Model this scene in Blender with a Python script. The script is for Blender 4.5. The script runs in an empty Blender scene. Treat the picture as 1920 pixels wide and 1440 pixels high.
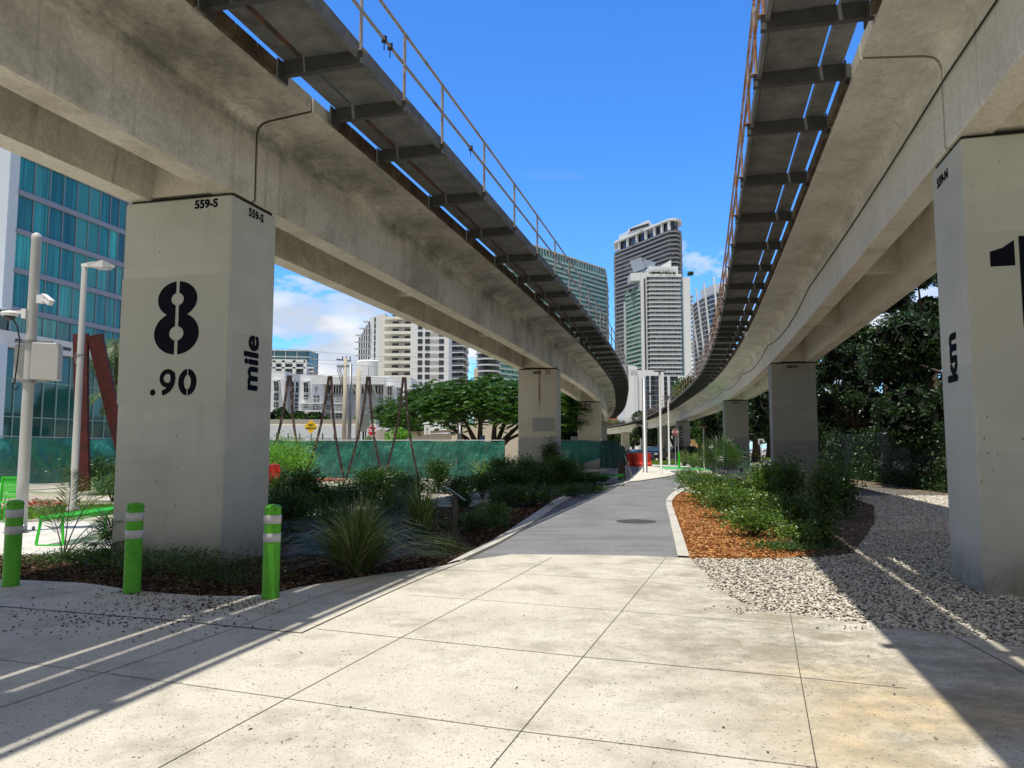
import bpy, bmesh, math, random
import numpy as np
from mathutils import Vector, Matrix
random.seed(7); RNG = np.random.default_rng(11)
SC = bpy.context.scene; COL = SC.collection
PI = math.pi; R = math.radians
# ------------------------------------------------------------------ camera model (also used to read real ground points)
F = 1400.0; EYE = 1.6; PITCH = math.atan(120/1400.0)
def ray(px, py):
    a = (px-960)/F; b = (720-py)/F; c, s = math.cos(PITCH), math.sin(PITCH)
    return (a, c-b*s, s+b*c)
def gp(px, py, z=0.0):
    d = ray(px, py); t = (z-EYE)/d[2]
    return (d[0]*t, d[1]*t)
def dp(px, py, Y):
    d = ray(px, py); t = Y/d[1]
    return (d[0]*t, Y, EYE+d[2]*t)
def lerp(a, b, t): return a+(b-a)*t
# ------------------------------------------------------------------ materials
def mat(name):
    m = bpy.data.materials.new(name); m.use_nodes = True
    nt = m.node_tree; b = nt.nodes['Principled BSDF']
    return m, nt, b
def N(nt, t, **kw):
    n = nt.nodes.new(t)
    for k, v in kw.items():
        if k in n.inputs.keys(): n.inputs[k].default_value = v
        else: setattr(n, k, v)
    return n
def L(nt, a, b): nt.links.new(a, b)
def c4(c): return (c[0], c[1], c[2], 1.0)
def coords(nt, scale=(1, 1, 1), loc=(0, 0, 0)):
    tc = N(nt, 'ShaderNodeNewGeometry'); mp = N(nt, 'ShaderNodeMapping')
    mp.inputs['Scale'].default_value = scale; mp.inputs['Location'].default_value = loc
    L(nt, tc.outputs['Position'], mp.inputs['Vector']); return mp.outputs['Vector']
def noise(nt, vec, scale, detail=4, rough=.55):
    n = N(nt, 'ShaderNodeTexNoise'); n.inputs['Scale'].default_value = scale
    n.inputs['Detail'].default_value = detail; n.inputs['Roughness'].default_value = rough
    L(nt, vec, n.inputs['Vector']); return n.outputs['Fac']
def ramp(nt, fac, stops):
    r = N(nt, 'ShaderNodeValToRGB'); cr = r.color_ramp
    while len(cr.elements) > 1: cr.elements.remove(cr.elements[-1])
    for i, (p, c) in enumerate(stops):
        e = cr.elements[0] if i == 0 else cr.elements.new(p)
        e.position = p
        e.color = c4(c) if hasattr(c, '__len__') else (c, c, c, 1)
    L(nt, fac, r.inputs['Fac']); return r.outputs['Color']
def mix(nt, fac, a, b, mode='MIX'):
    m = N(nt, 'ShaderNodeMix'); m.data_type = 'RGBA'; m.blend_type = mode
    if isinstance(fac, (int, float)): m.inputs[0].default_value = fac
    else: L(nt, fac, m.inputs[0])
    for i, v in ((6, a), (7, b)):
        if hasattr(v, '__len__'): m.inputs[i].default_value = c4(v)
        else: L(nt, v, m.inputs[i])
    return m.outputs[2]
def bump(nt, b, h, strength=.3, dist=.02):
    n = N(nt, 'ShaderNodeBump'); n.inputs['Strength'].default_value = strength; n.inputs['Distance'].default_value = dist
    L(nt, h, n.inputs['Height']); L(nt, n.outputs['Normal'], b.inputs['Normal'])
def plain(name, col, rough=.6, metal=0, var=.12, vs=3.0, spec=.5, coat=0):
    m, nt, b = mat(name); v = coords(nt)
    f = noise(nt, v, vs, 5)
    c = mix(nt, f, tuple(x*(1-var) for x in col), tuple(min(1, x*(1+var)) for x in col))
    L(nt, c, b.inputs['Base Color']); b.inputs['Roughness'].default_value = rough
    b.inputs['Metallic'].default_value = metal; b.inputs['Specular IOR Level'].default_value = spec
    b.inputs['Coat Weight'].default_value = coat
    return m
def mrange(nt, v, a_, b_):
    m_ = N(nt, 'ShaderNodeMapRange'); m_.inputs[1].default_value = a_; m_.inputs[2].default_value = b_; L(nt, v, m_.inputs[0]); return m_.outputs[0]
def concrete(name, lo, mid, hi, sc=.6, streak=0.0, strcol=(.06, .05, .035), bmp=.25, fine=18, moss=None, band=None):
    m, nt, b = mat(name); v = coords(nt)
    f = noise(nt, v, sc, 8, .62)
    c = ramp(nt, f, [(.3, lo), (.5, mid), (.72, hi)])
    f2 = noise(nt, v, fine, 4, .7)
    c = mix(nt, .35, c, ramp(nt, f2, [(.3, .55), (.7, 1.35)]), 'MULTIPLY')
    if streak:
        vs = coords(nt, (2.6, 2.6, .16)); f3 = noise(nt, vs, 2.2, 6, .6)
        k = ramp(nt, f3, [(.56, 0), (.72, streak)]); c = mix(nt, k, c, strcol)
    if moss:
        f4 = noise(nt, coords(nt, (1, 1, 1.6), (3, 1, 7)), .55, 9, .7)
        k = ramp(nt, f4, [(.50, 0), (.70, .75)]); c = mix(nt, k, c, moss)
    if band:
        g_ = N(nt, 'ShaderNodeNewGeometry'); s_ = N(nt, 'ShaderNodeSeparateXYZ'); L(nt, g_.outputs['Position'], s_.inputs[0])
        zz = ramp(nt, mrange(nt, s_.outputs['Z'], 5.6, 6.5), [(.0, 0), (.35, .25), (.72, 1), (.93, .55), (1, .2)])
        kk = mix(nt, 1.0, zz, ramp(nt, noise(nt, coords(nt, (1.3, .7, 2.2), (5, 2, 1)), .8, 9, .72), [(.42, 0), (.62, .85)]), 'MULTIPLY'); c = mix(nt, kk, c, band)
    # pin holes
    vo = N(nt, 'ShaderNodeTexVoronoi'); vo.inputs['Scale'].default_value = 5.0; L(nt, v, vo.inputs['Vector'])
    k = ramp(nt, vo.outputs['Distance'], [(.0, 1), (.045, 0)]); c = mix(nt, k, c, tuple(x*.35 for x in mid))
    L(nt, c, b.inputs['Base Color']); b.inputs['Roughness'].default_value = .88
    b.inputs['Specular IOR Level'].default_value = .25
    bump(nt, b, noise(nt, v, fine*.8, 6, .7), bmp, .02)
    return m
M = {}
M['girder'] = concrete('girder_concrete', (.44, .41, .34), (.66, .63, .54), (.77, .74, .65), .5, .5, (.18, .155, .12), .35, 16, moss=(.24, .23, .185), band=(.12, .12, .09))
M['girder_r'] = concrete('girder_concrete_clean', (.68, .655, .57), (.78, .76, .67), (.82, .80, .72), .45, .35, (.28, .26, .21), .25, 16, band=(.42, .40, .33))
M['soffit'] = concrete('girder_concrete_soffit', (.56, .51, .41), (.76, .71, .59), (.82, .78, .66), 1.1, 0, bmp=.35)
M['fascia'] = concrete('stained_edge', (.035, .026, .017), (.09, .066, .042), (.19, .15, .10), 2.2, .3, bmp=.3)
def pier_mat(name, top, low, zsplit, soft=.02):
    m, nt, b = mat(name); v = coords(nt)
    g = N(nt, 'ShaderNodeNewGeometry'); sx = N(nt, 'ShaderNodeSeparateXYZ'); L(nt, g.outputs['Position'], sx.inputs[0])
    mr = N(nt, 'ShaderNodeMapRange'); mr.inputs[1].default_value = zsplit-soft; mr.inputs[2].default_value = zsplit+soft
    L(nt, sx.outputs['Z'], mr.inputs[0])
    c = mix(nt, mr.outputs[0], low, top)
    c = mix(nt, .55, c, ramp(nt, noise(nt, v, .9, 7, .6), [(.3, .8), (.7, 1.15)]), 'MULTIPLY')
    c = mix(nt, .5, c, ramp(nt, noise(nt, coords(nt, (.6, .6, 5)), 1.0, 4), [(.35, .93), (.65, 1.05)]), 'MULTIPLY')
    vo = N(nt, 'ShaderNodeTexVoronoi'); vo.inputs['Scale'].default_value = 8.5; L(nt, v, vo.inputs['Vector'])
    vo2 = noise(nt, v, 1.3, 3)
    k = ramp(nt, vo.outputs['Distance'], [(.0, 1), (.06, 1), (.10, 0)])
    k2 = mix(nt, 1.0, k, ramp(nt, vo2, [(.50, 0), (.56, 1)]), 'MULTIPLY')
    c = mix(nt, k2, c, (.05, .045, .035))
    mb_ = N(nt, 'ShaderNodeMapRange'); mb_.inputs[1].default_value = .55; mb_.inputs[2].default_value = .05; L(nt, sx.outputs['Z'], mb_.inputs[0])
    gk = mix(nt, 1.0, mb_.outputs[0], ramp(nt, noise(nt, v, 4, 6, .7), [(.35, .1), (.65, .8)]), 'MULTIPLY'); c = mix(nt, gk, c, (.13, .12, .09))
    sk_ = ramp(nt, noise(nt, coords(nt, (5, 5, .22), (1, 2, 3)), 1.6, 6, .65), [(.58, 0), (.76, .22)]); c = mix(nt, sk_, c, (.20, .18, .13))
    L(nt, c, b.inputs['Base Color']); b.inputs['Roughness'].default_value = .75; b.inputs['Specular IOR Level'].default_value = .3
    bump(nt, b, noise(nt, v, 26, 5, .7), .12, .01)
    return m
M['pier_near'] = pier_mat('pier_paint_near', (.57, .58, .51), (.51, .53, .485), 2.55)
M['pier_far'] = pier_mat('pier_paint_far', (.52, .49, .41), (.36, .37, .36), 2.1)
M['pier_dark'] = pier_mat('pier_paint_dark', (.33, .335, .30), (.25, .265, .27), 2.4)
M['patch'] = plain('overpaint_patch', (.39, .385, .33), .75, 0, .06)
M['stencil'] = plain('stencil_navy_paint', (.006, .008, .015), .9, 0, .3, 12, .12)
M['rubber'] = plain('bearing_dark', (.02, .018, .015), .9)
M['seal'] = plain('joint_seal_dark', (.07, .055, .04), .9, 0, .4, 3)
M['seal_r'] = plain('joint_seal_brown', (.20, .16, .11), .9, 0, .4, 3)
M['steel'] = plain('galvanised_bracket', (.085, .085, .08), .6, .3, .35, 6)
M['panel'] = concrete('walkway_slab', (.12, .122, .118), (.185, .188, .18), (.26, .262, .25), 2.5, 0, bmp=.35, fine=22)
def rust(name, a, b2, t0=.45, t1=.6):
    m, nt, b = mat(name); v = coords(nt)
    c = ramp(nt, noise(nt, v, 3.0, 6, .65), [(t0, a), (t1, b2)])
    L(nt, c, b.inputs['Base Color']); b.inputs['Roughness'].default_value = .65; b.inputs['Metallic'].default_value = .15; return m
M['rail'] = rust('railing_galvanised', (.36, .34, .32), (.20, .13, .09), .5, .7)
M['rail_rust'] = rust('railing_rusty', (.40, .36, .32), (.33, .15, .06), .38, .55)
M['stringer'] = rust('stringer_rusty', (.10, .075, .05), (.22, .11, .05))
M['cable'] = plain('cable_black', (.015, .014, .013), .6)
M['black'] = plain('black_metal', (.012, .012, .013), .35)
M['darkgrey'] = plain('dark_grey', (.05, .052, .055), .5)
M['white'] = plain('white_paint', (.78, .78, .77), .5, 0, .05)
M['polepaint'] = plain('pole_grey_paint', (.50, .50, .48), .45, 0, .08, 2)
M['polewhite'] = plain('pole_white_paint', (.48, .48, .46), .4, 0, .08, 2)
M['galv'] = plain('galvanised_pole', (.27, .28, .29), .4, .4, .12, 2)
M['concpole'] = plain('concrete_pole', (.45, .41, .33), .8, 0, .12, 2)
M['green'] = concrete('bright_green_plastic', (.07, .34, .022), (.10, .43, .03), (.13, .50, .04), 5, .25, (.05, .12, .03), .05, 40); M['green'].node_tree.nodes['Principled BSDF'].inputs['Roughness'].default_value = .42
M['greenpow'] = plain('green_powder_coat', (.03, .52, .02), .35, 0, .06, 9)
M['reflect'] = concrete('reflective_band', (.48, .48, .49), (.56, .56, .57), (.62, .62, .64), 9, .2, (.35, .34, .32), .04, 60); M['reflect'].node_tree.nodes['Principled BSDF'].inputs['Roughness'].default_value = .4
M['maroon'] = rust('maroon_steel', (.095, .014, .012), (.06, .010, .009))
M['brownsteel'] = rust('brown_steel', (.04, .022, .018), (.22, .13, .105), .52, .66)
M['red'] = plain('red_plastic', (.62, .035, .02), .45, 0, .15, 2)
M['orange'] = plain('orange_plastic', (.65, .10, .02), .5, 0, .15, 2)
M['signred'] = plain('sign_red', (.55, .012, .02), .4, 0, .03)
M['yellow'] = plain('sign_yellow', (.82, .50, .01), .4, 0, .03)
M['signgreen'] = plain('street_sign_green', (.03, .30, .20), .4)
M['teal'] = plain('teal_panel', (.01, .09, .08), .25)
M['blue'] = plain('blue_sheet', (.06, .12, .35), .4)
M['carblack'] = plain('car_paint_black', (.012, .012, .014), .18, 0, .1, 3, .6, 1)
M['carwhite'] = plain('car_paint_white', (.72, .72, .72), .25, 0, .03, 3, .5, 1)
M['carblue'] = plain('car_paint_blue', (.10, .22, .42), .2, 0, .03, 3, .5, 1)
M['carglass'] = plain('car_glass', (.03, .05, .06), .06, 0, .1, 3, .8)
M['tyre'] = plain('tyre_rubber', (.02, .02, .02), .85)
M['chrome'] = plain('chrome', (.6, .6, .62), .2, .9, .03)
M['lamp'] = plain('lamp_lens', (.75, .77, .78), .15)
# foliage
def leafmat(name, cols, rough=.45, trans=.35, spec=.5):
    m, nt, b = mat(name)
    g = N(nt, 'ShaderNodeNewGeometry')
    n = len(cols); c = ramp(nt, g.outputs['Random Per Island'], [(i/max(1, n-1), k) for i, k in enumerate(cols)])
    c = mix(nt, .6, c, ramp(nt, noise(nt, coords(nt), 1.4, 3), [(.3, .6), (.7, 1.35)]), 'MULTIPLY')
    L(nt, c, b.inputs['Base Color']); b.inputs['Roughness'].default_value = rough; b.inputs['Specular IOR Level'].default_value = spec
    tr = N(nt, 'ShaderNodeBsdfTranslucent'); c2 = mix(nt, 1.0, c, (1.25, 1.5, .5), 'MULTIPLY'); L(nt, c2, tr.inputs['Color'])
    ms = N(nt, 'ShaderNodeMixShader'); ms.inputs[0].default_value = trans
    L(nt, b.outputs[0], ms.inputs[1]); L(nt, tr.outputs[0], ms.inputs[2])
    L(nt, ms.outputs[0], nt.nodes['Material Output'].inputs['Surface']); return m
M['leaf_poin'] = leafmat('poinciana_leaf', [(.024, .072, .009), (.05, .125, .014), (.085, .19, .022)])
M['leaf_dark'] = leafmat('dark_tree_leaf', [(.010, .028, .008), (.024, .058, .014), (.055, .11, .03)], .45, .3)
M['leaf_mid'] = leafmat('mid_leaf', [(.03, .08, .015), (.06, .14, .025), (.10, .19, .04)])
M['leaf_palm'] = leafmat('palm_leaf', [(.03, .075, .02), (.06, .12, .03), (.10, .16, .05)])
M['leaf_bed'] = leafmat('bed_shrub_leaf', [(.02, .05, .012), (.045, .10, .02), (.09, .16, .035)], .4)
M['leaf_gloss'] = leafmat('glossy_shrub_leaf', [(.035, .09, .015), (.08, .17, .03), (.22, .30, .06), (.10, .20, .03)], .36, .3, .6)
M['leaf_lime'] = leafmat('lime_leaf', [(.10, .25, .02), (.20, .40, .04)], .4)
M['leaf_grass'] = leafmat('grass_blade', [(.04, .075, .02), (.10, .15, .05), (.20, .24, .11), (.42, .44, .28)], .4)
M['leaf_pale'] = leafmat('pale_blade', [(.12, .22, .08), (.25, .38, .16)], .4)
M['leaf_lawn'] = leafmat('lawn_blade', [(.07, .16, .02), (.14, .26, .03), (.22, .32, .05)], .5)
M['leaf_dry'] = leafmat('dry_leaf', [(.03, .02, .012), (.07, .045, .025), (.12, .08, .045)], .8, .05)
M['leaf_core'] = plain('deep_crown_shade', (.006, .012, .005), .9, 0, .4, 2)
M['bark'] = concrete('bark', (.035, .028, .02), (.07, .055, .04), (.12, .10, .075), 2.5, .3, bmp=.8, fine=12)
M['stem'] = plain('stem', (.05, .045, .025), .8)
# ------------------------------------------------------------------ mesh builder
class MB:
    def __init__(s): s.v = []; s.f = []; s.m = []
    def add(s, vs, fs, mi=0):
        o = len(s.v); s.v += [tuple(v) for v in vs]
        for f in fs: s.f.append(tuple(i+o for i in f)); s.m.append(mi)
    def box(s, c, d, rz=0.0, mi=0, rx=0, ry=0, bev=0):
        hx, hy, hz = d[0]/2, d[1]/2, d[2]/2
        if bev:
            b = bev; pts = [(-hx+b, -hy), (hx-b, -hy), (hx, -hy+b), (hx, hy-b), (hx-b, hy), (-hx+b, hy), (-hx, hy-b), (-hx, -hy+b)]
            v = []
            for z, k in ((-hz, b), (-hz+b, 0), (hz-b, 0), (hz, b)):
                for x, y in pts: v.append((x-math.copysign(k, x) if k else x, y-math.copysign(k, y) if k else y, z))
            f = [tuple(range(7, -1, -1)), tuple(range(24, 32))]
            for r in range(3):
                for i in range(8): f.append((r*8+i, r*8+(i+1) % 8, r*8+8+(i+1) % 8, r*8+8+i))
        else:
            v = [(x, y, z) for z in (-hz, hz) for x, y in ((-hx, -hy), (hx, -hy), (hx, hy), (-hx, hy))]
            f = [(3, 2, 1, 0), (4, 5, 6, 7), (0, 1, 5, 4), (1, 2, 6, 5), (2, 3, 7, 6), (3, 0, 4, 7)]
        mt = Matrix.Translation(c) @ Matrix.Rotation(rz, 4, 'Z') @ Matrix.Rotation(ry, 4, 'Y') @ Matrix.Rotation(rx, 4, 'X')
        s.add([mt @ Vector(p) for p in v], f, mi)
    def bar(s, a, b, w, h, mi=0, up=(0, 0, 1)):
        a = Vector(a); b = Vector(b); t = (b-a).normalized(); u = Vector(up)
        r = t.cross(u)
        if r.length < 1e-4: r = t.cross(Vector((1, 0, 0)))
        r.normalize(); u = r.cross(t)
        v = [p+r*(x*w/2)+u*(y*h/2) for p in (a, b) for x, y in ((-1, -1), (1, -1), (1, 1), (-1, 1))]
        s.add(v, [(0, 1, 2, 3), (7, 6, 5, 4), (0, 4, 5, 1), (1, 5, 6, 2), (2, 6, 7, 3), (3, 7, 4, 0)], mi)
    def tube(s, pts, r, n=10, mi=0, cap=True):
        pts = [Vector(p) for p in pts]; rs = r if hasattr(r, '__len__') else [r]*len(pts); rings = []
        ref = None
        for i, p in enumerate(pts):
            t = (pts[min(i+1, len(pts)-1)]-pts[max(i-1, 0)]).normalized()
            if ref is None: ref = Vector((0, 0, 1)) if abs(t.z) < .9 else Vector((1, 0, 0))
            a = t.cross(ref); 
            if a.length < 1e-3: ref = Vector((0, 1, 0)); a = t.cross(ref)
            a.normalize(); b = t.cross(a); ref = -b if False else ref
            rings.append([p+(a*math.cos(2*PI*k/n)+b*math.sin(2*PI*k/n))*rs[i] for k in range(n)])
        v = [q for rg in rings for q in rg]; f = []
        for i in range(len(pts)-1):
            for k in range(n): f.append((i*n+k, i*n+(k+1) % n, (i+1)*n+(k+1) % n, (i+1)*n+k))
        if cap: f.append(tuple(range(n-1, -1, -1))); f.append(tuple((len(pts)-1)*n+k for k in range(n)))
        s.add(v, f, mi)
    def lathe(s, prof, c=(0, 0, 0), n=24, mi=0):
        v = [(c[0]+r*math.cos(2*PI*k/n), c[1]+r*math.sin(2*PI*k/n), c[2]+z) for r, z in prof for k in range(n)]
        f = [(i*n+k, i*n+(k+1) % n, (i+1)*n+(k+1) % n, (i+1)*n+k) for i in range(len(prof)-1) for k in range(n)]
        f.append(tuple(range(n-1, -1, -1))); f.append(tuple((len(prof)-1)*n+k for k in range(n)))
        s.add(v, f, mi)
    def prism(s, poly, z0, z1, mi=0, top_mi=None):
        n = len(poly)
        ar = sum(poly[i][0]*poly[(i+1) % n][1]-poly[(i+1) % n][0]*poly[i][1] for i in range(n))
        if ar < 0: poly = poly[::-1]
        v = [(x, y, z0) for x, y in poly]+[(x, y, z1) for x, y in poly]
        s.add(v, [tuple(range(n-1, -1, -1))]+[(i, (i+1) % n, n+(i+1) % n, n+i) for i in range(n)], mi)
        s.add(v, [tuple(range(n, 2*n))], mi if top_mi is None else top_mi)
    def sheet(s, poly, z, mi=0):
        n = len(poly)
        ar = sum(poly[i][0]*poly[(i+1) % n][1]-poly[(i+1) % n][0]*poly[i][1] for i in range(n))
        if ar < 0: poly = poly[::-1]
        s.add([(x, y, z) for x, y in poly], [tuple(range(n))], mi)
    def build(s, name, mats, parent=None, smooth=False, loc=None):
        if not isinstance(mats, (list, tuple)): mats = [mats]
        v = s.v
        o = Vector((0, 0, 0))
        if parent is not None: o = wloc(parent)
        elif loc is not None: o = Vector(loc)
        me = bpy.data.meshes.new(name)
        me.from_pydata([(a[0]-o[0], a[1]-o[1], a[2]-o[2]) for a in v], [], s.f)
        for m in mats: me.materials.append(m)
        me.polygons.foreach_set('material_index', s.m)
        if smooth: me.polygons.foreach_set('use_smooth', [True]*len(s.f))
        me.update()
        return link(name, me, parent, o if parent is None else (0, 0, 0))
def wloc(o):
    p = Vector(o.location)
    while o.parent: o = o.parent; p = p+o.location
    return p
def link(name, me, parent=None, loc=(0, 0, 0)):
    ob = bpy.data.objects.new(name, me); COL.objects.link(ob); ob.location = loc
    if parent is not None: ob.parent = parent
    return ob
def npmesh(name, V, Fq, mats, parent=None, loc=None, k=4, smooth=False, mi=None):
    o = np.array(wloc(parent) if parent is not None else (loc if loc is not None else (0, 0, 0)), dtype=float)
    V = np.asarray(V, dtype=np.float32)-o.astype(np.float32)
    me = bpy.data.meshes.new(name); nf = len(Fq)
    me.vertices.add(len(V)); me.vertices.foreach_set('co', V.ravel())
    me.loops.add(nf*k); me.loops.foreach_set('vertex_index', np.asarray(Fq, dtype=np.int32).ravel())
    me.polygons.add(nf); me.polygons.foreach_set('loop_start', np.arange(0, nf*k, k, dtype=np.int32))
    if not isinstance(mats, (list, tuple)): mats = [mats]
    for m in mats: me.materials.append(m)
    if mi is not None: me.polygons.foreach_set('material_index', np.asarray(mi, dtype=np.int32))
    if smooth: me.polygons.foreach_set('use_smooth', np.ones(nf, dtype=bool))
    me.update(calc_edges=True); me.validate()
    return link(name, me, parent, tuple(o) if parent is None else (0, 0, 0))
def tag(o, label=None, cat=None, group=None, kind=None):
    if label: o['label'] = label
    if cat: o['category'] = cat
    if group: o['group'] = group
    if kind: o['kind'] = kind
    return o
def thing(name, loc, label, cat, group=None):
    o = bpy.data.objects.new(name, None); COL.objects.link(o); o.location = loc; o.empty_display_size = .2
    return tag(o, label, cat, group)
def dup(root, loc, rz=0, label=None, group=None, scale=None):
    r = root.copy(); COL.objects.link(r); r.location = loc; r.rotation_euler = (0, 0, rz)
    if scale: r.scale = (scale,)*3
    if label: r['label'] = label
    if group: r['group'] = group
    for ch in list(root.children):
        c = ch.copy(); COL.objects.link(c); c.parent = r
        for g in list(ch.children):
            d = g.copy(); COL.objects.link(d); d.parent = c
    return r
def text_mesh(body, size, off=0.0, align='CENTER', extr=0.0):
    cu = bpy.data.curves.new('t', 'FONT'); cu.body = body; cu.size = size; cu.offset = off; cu.align_x = align; cu.align_y = 'CENTER'; cu.extrude = extr
    ob = bpy.data.objects.new('t', cu); COL.objects.link(ob)
    dg = bpy.context.evaluated_depsgraph_get(); me = bpy.data.meshes.new_from_object(ob.evaluated_get(dg))
    bpy.data.objects.remove(ob); return me
def place_text(name, body, size, origin, right, up, m, parent, off=0.0, gaps=(), align='CENTER', squash=1.0):
    """flat lettering lying on a surface; weight is added by fusing shifted copies of the outline; gaps cut stencil bridges"""
    me0 = text_mesh(body, size, 0.0, align); r = Vector(right).normalized(); u = Vector(up).normalized(); n = r.cross(u)
    o = Vector(origin); w = wloc(parent) if parent is not None else Vector((0, 0, 0)); vs = []; fs = []
    sh = [(0, 0)] if not off else [(0, 0), (off, 0), (-off, 0), (0, off), (0, -off), (off*.7, off*.7), (-off*.7, off*.7), (off*.7, -off*.7), (-off*.7, -off*.7)]
    for k, (dx, dy) in enumerate(sh):
        bm = bmesh.new(); bm.from_mesh(me0)
        for v in bm.verts: v.co.x += dx; v.co.y += dy
        for g, wd in gaps:
            for sgn in (-1, 1): bmesh.ops.bisect_plane(bm, geom=bm.verts[:]+bm.edges[:]+bm.faces[:], plane_co=(g+sgn*wd/2, 0, 0), plane_no=(1, 0, 0))
            bmesh.ops.delete(bm, geom=[f for f in bm.faces if abs(f.calc_center_median().x-g) < wd/2], context='FACES')
        bm.verts.index_update(); b0 = len(vs)
        for v in bm.verts: vs.append(tuple(o-w+r*(v.co.x*squash)+u*v.co.y+n*(.003+.0004*k)))
        for f in bm.faces: fs.append(tuple(b0+v.index for v in f.verts))
        bm.free()
    me = bpy.data.meshes.new(name); me.from_pydata(vs, [], fs); me.materials.append(m); me.update()
    return link(name, me, parent)
# ------------------------------------------------------------------ foliage makers (numpy)
def unit(n):
    a = RNG.normal(size=(n, 3)); return a/np.linalg.norm(a, axis=1)[:, None]
def leafarr(C, ln, wd, D=None, flat=0.0):
    n = len(C); d = unit(n) if D is None else D/np.maximum(1e-6, np.linalg.norm(D, axis=1))[:, None]
    if flat: d[:, 2] *= (1-flat); d /= np.linalg.norm(d, axis=1)[:, None]
    q = unit(n); s = np.cross(d, q); s /= np.maximum(1e-6, np.linalg.norm(s, axis=1))[:, None]
    if flat: s[:, 2] *= (1-flat)
    l = (ln*RNG.uniform(.6, 1.25, n))[:, None]; w = (wd*RNG.uniform(.7, 1.25, n))[:, None]
    V = np.stack([C-d*l*.5, C-d*l*.05+s*w*.5, C+d*l*.5, C-d*l*.05-s*w*.5], 1).reshape(-1, 3)
    Fq = np.arange(n*4).reshape(n, 4); return V, Fq
def blobpts(blobs, n, shell=.5, seed=0, hole=.0):
    vol = np.array([b[3]*b[4]*b[5] for b in blobs])**.75; cnt = np.maximum(20, (n*vol/vol.sum()).astype(int)); out = []
    for b, k in zip(blobs, cnt):
        u = unit(k); r = RNG.uniform(shell, 1.0, k)**.6
        p = u*r[:, None]*np.array(b[3:6])+np.array(b[:3]); out.append(p)
    P = np.concatenate(out)
    if hole:
        h = np.sin(P[:, 0]*2.3/hole+seed)+np.sin(P[:, 1]*2.1/hole+seed*2)+np.sin(P[:, 2]*2.9/hole+seed*3)+RNG.normal(scale=.5, size=len(P))
        P = P[h > -.5]
    return P
def blades(cx, cy, cz, n, hgt, spread, w, segs=5, droop=1.0, base=.12, mxlean=1.0):
    """arching grass blades as ribbons"""
    a = RNG.uniform(0, 2*PI, n); lean = RNG.uniform(.05, 1.0, n)**.8*mxlean*(1+.35*np.sin(a*2+cx*9)+.2*np.sin(a*5)); hh = hgt*RNG.uniform(.45, 1.15, n)*(1+.12*np.sin(a*3+cy))
    bx = cx+np.cos(a)*base*RNG.uniform(0, 1, n); by = cy+np.sin(a)*base*RNG.uniform(0, 1, n)
    t = np.linspace(0, 1, segs+1)
    rad = spread*lean[:, None]*(t**1.5)[None, :]
    z = hh[:, None]*(t[None, :]*(1.25)-(t[None, :]**2.4)*(.25+droop*.55*lean[:, None]))
    X = bx[:, None]+np.cos(a)[:, None]*rad; Y = by[:, None]+np.sin(a)[:, None]*rad; Z = cz+np.maximum(z, .01)
    ww = w*(1-t**1.6)[None, :]*np.ones((n, 1))*.5+.0006
    ta = a+PI/2+RNG.uniform(-.9, .9, n); sx = np.cos(ta)[:, None]*ww; sy = np.sin(ta)[:, None]*ww
    A = np.stack([X-sx, Y-sy, Z], 2); B = np.stack([X+sx, Y+sy, Z], 2)
    V = np.stack([A, B], 2).reshape(n, -1, 3)
    m = (segs+1)*2; base_i = (np.arange(n)*m)[:, None, None]
    s = np.arange(segs)[None, :, None]; q = np.array([0, 1, 3, 2])[None, None, :]
    Fq = (base_i+s*2+q).reshape(-1, 4); return V.reshape(-1, 3), Fq
def join(parts):
    Vs, Fs, o = [], [], 0
    for V, Fq in parts: Vs.append(V); Fs.append(Fq+o); o += len(V)
    return np.concatenate(Vs), np.concatenate(Fs)
# ------------------------------------------------------------------ guideway alignment (midline between the two tracks)
YT = np.array([-70, -45, -20, -3, 8.9, 21.1, 35.6, 57.5, 72.8, 91, 108, 137, 165, 190, 215, 240, 262.])
XT = np.array([-22.6, -14.9, -7.3, -2.5, .64, 3.71, 7.15, 11.5, 13.8, 16.3, 18.2, 20.6, 21.2, 19.9, 16.9, 12.0, 6.5])
def spline(xs, ys):
    n = len(xs); h = np.diff(xs); A = np.eye(n); b = np.zeros(n)
    for i in range(1, n-1):
        A[i, i-1] = h[i-1]; A[i, i] = 2*(h[i-1]+h[i]); A[i, i+1] = h[i]
        b[i] = 6*((ys[i+1]-ys[i])/h[i]-(ys[i]-ys[i-1])/h[i-1])
    m = np.linalg.solve(A, b)
    def f(x):
        i = np.clip(np.searchsorted(xs, x)-1, 0, n-2); t = x-xs[i]; hi = h[i]
        return ys[i]+t*((ys[i+1]-ys[i])/hi-hi*(2*m[i]+m[i+1])/6)+t*t*m[i]/2+t**3*(m[i+1]-m[i])/(6*hi)
    return f
_f = spline(YT, XT); _Y = np.arange(-68, 258, .25); _X = _f(_Y)
_S = np.concatenate([[0], np.cumsum(np.hypot(np.diff(_X), np.diff(_Y)))]); _S -= np.interp(9.62, _Y, _S)
def fr(s, u, z=0.0):
    x = np.interp(s, _S, _X); y = np.interp(s, _S, _Y)
    x2 = np.interp(s+.5, _S, _X); y2 = np.interp(s+.5, _S, _Y); x1 = np.interp(s-.5, _S, _X); y1 = np.interp(s-.5, _S, _Y)
    tx, ty = x2-x1, y2-y1; l = math.hypot(tx, ty); tx /= l; ty /= l
    x += -.10*min(1, max(0, 1-s/14)) if u < 0 else -.12*min(1, max(0, 1-s/24))
    return Vector((x+ty*u, y-tx*u, z)), Vector((tx, ty, 0)), Vector((ty, -tx, 0))
JOINTS = [-47.7, -23.85, 0.0, 23.85, 48.9, 93.0, 117.5, 142, 166.5, 191, 215.5]
OFF = 5.5
PT = 5.13      # pier top
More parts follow.
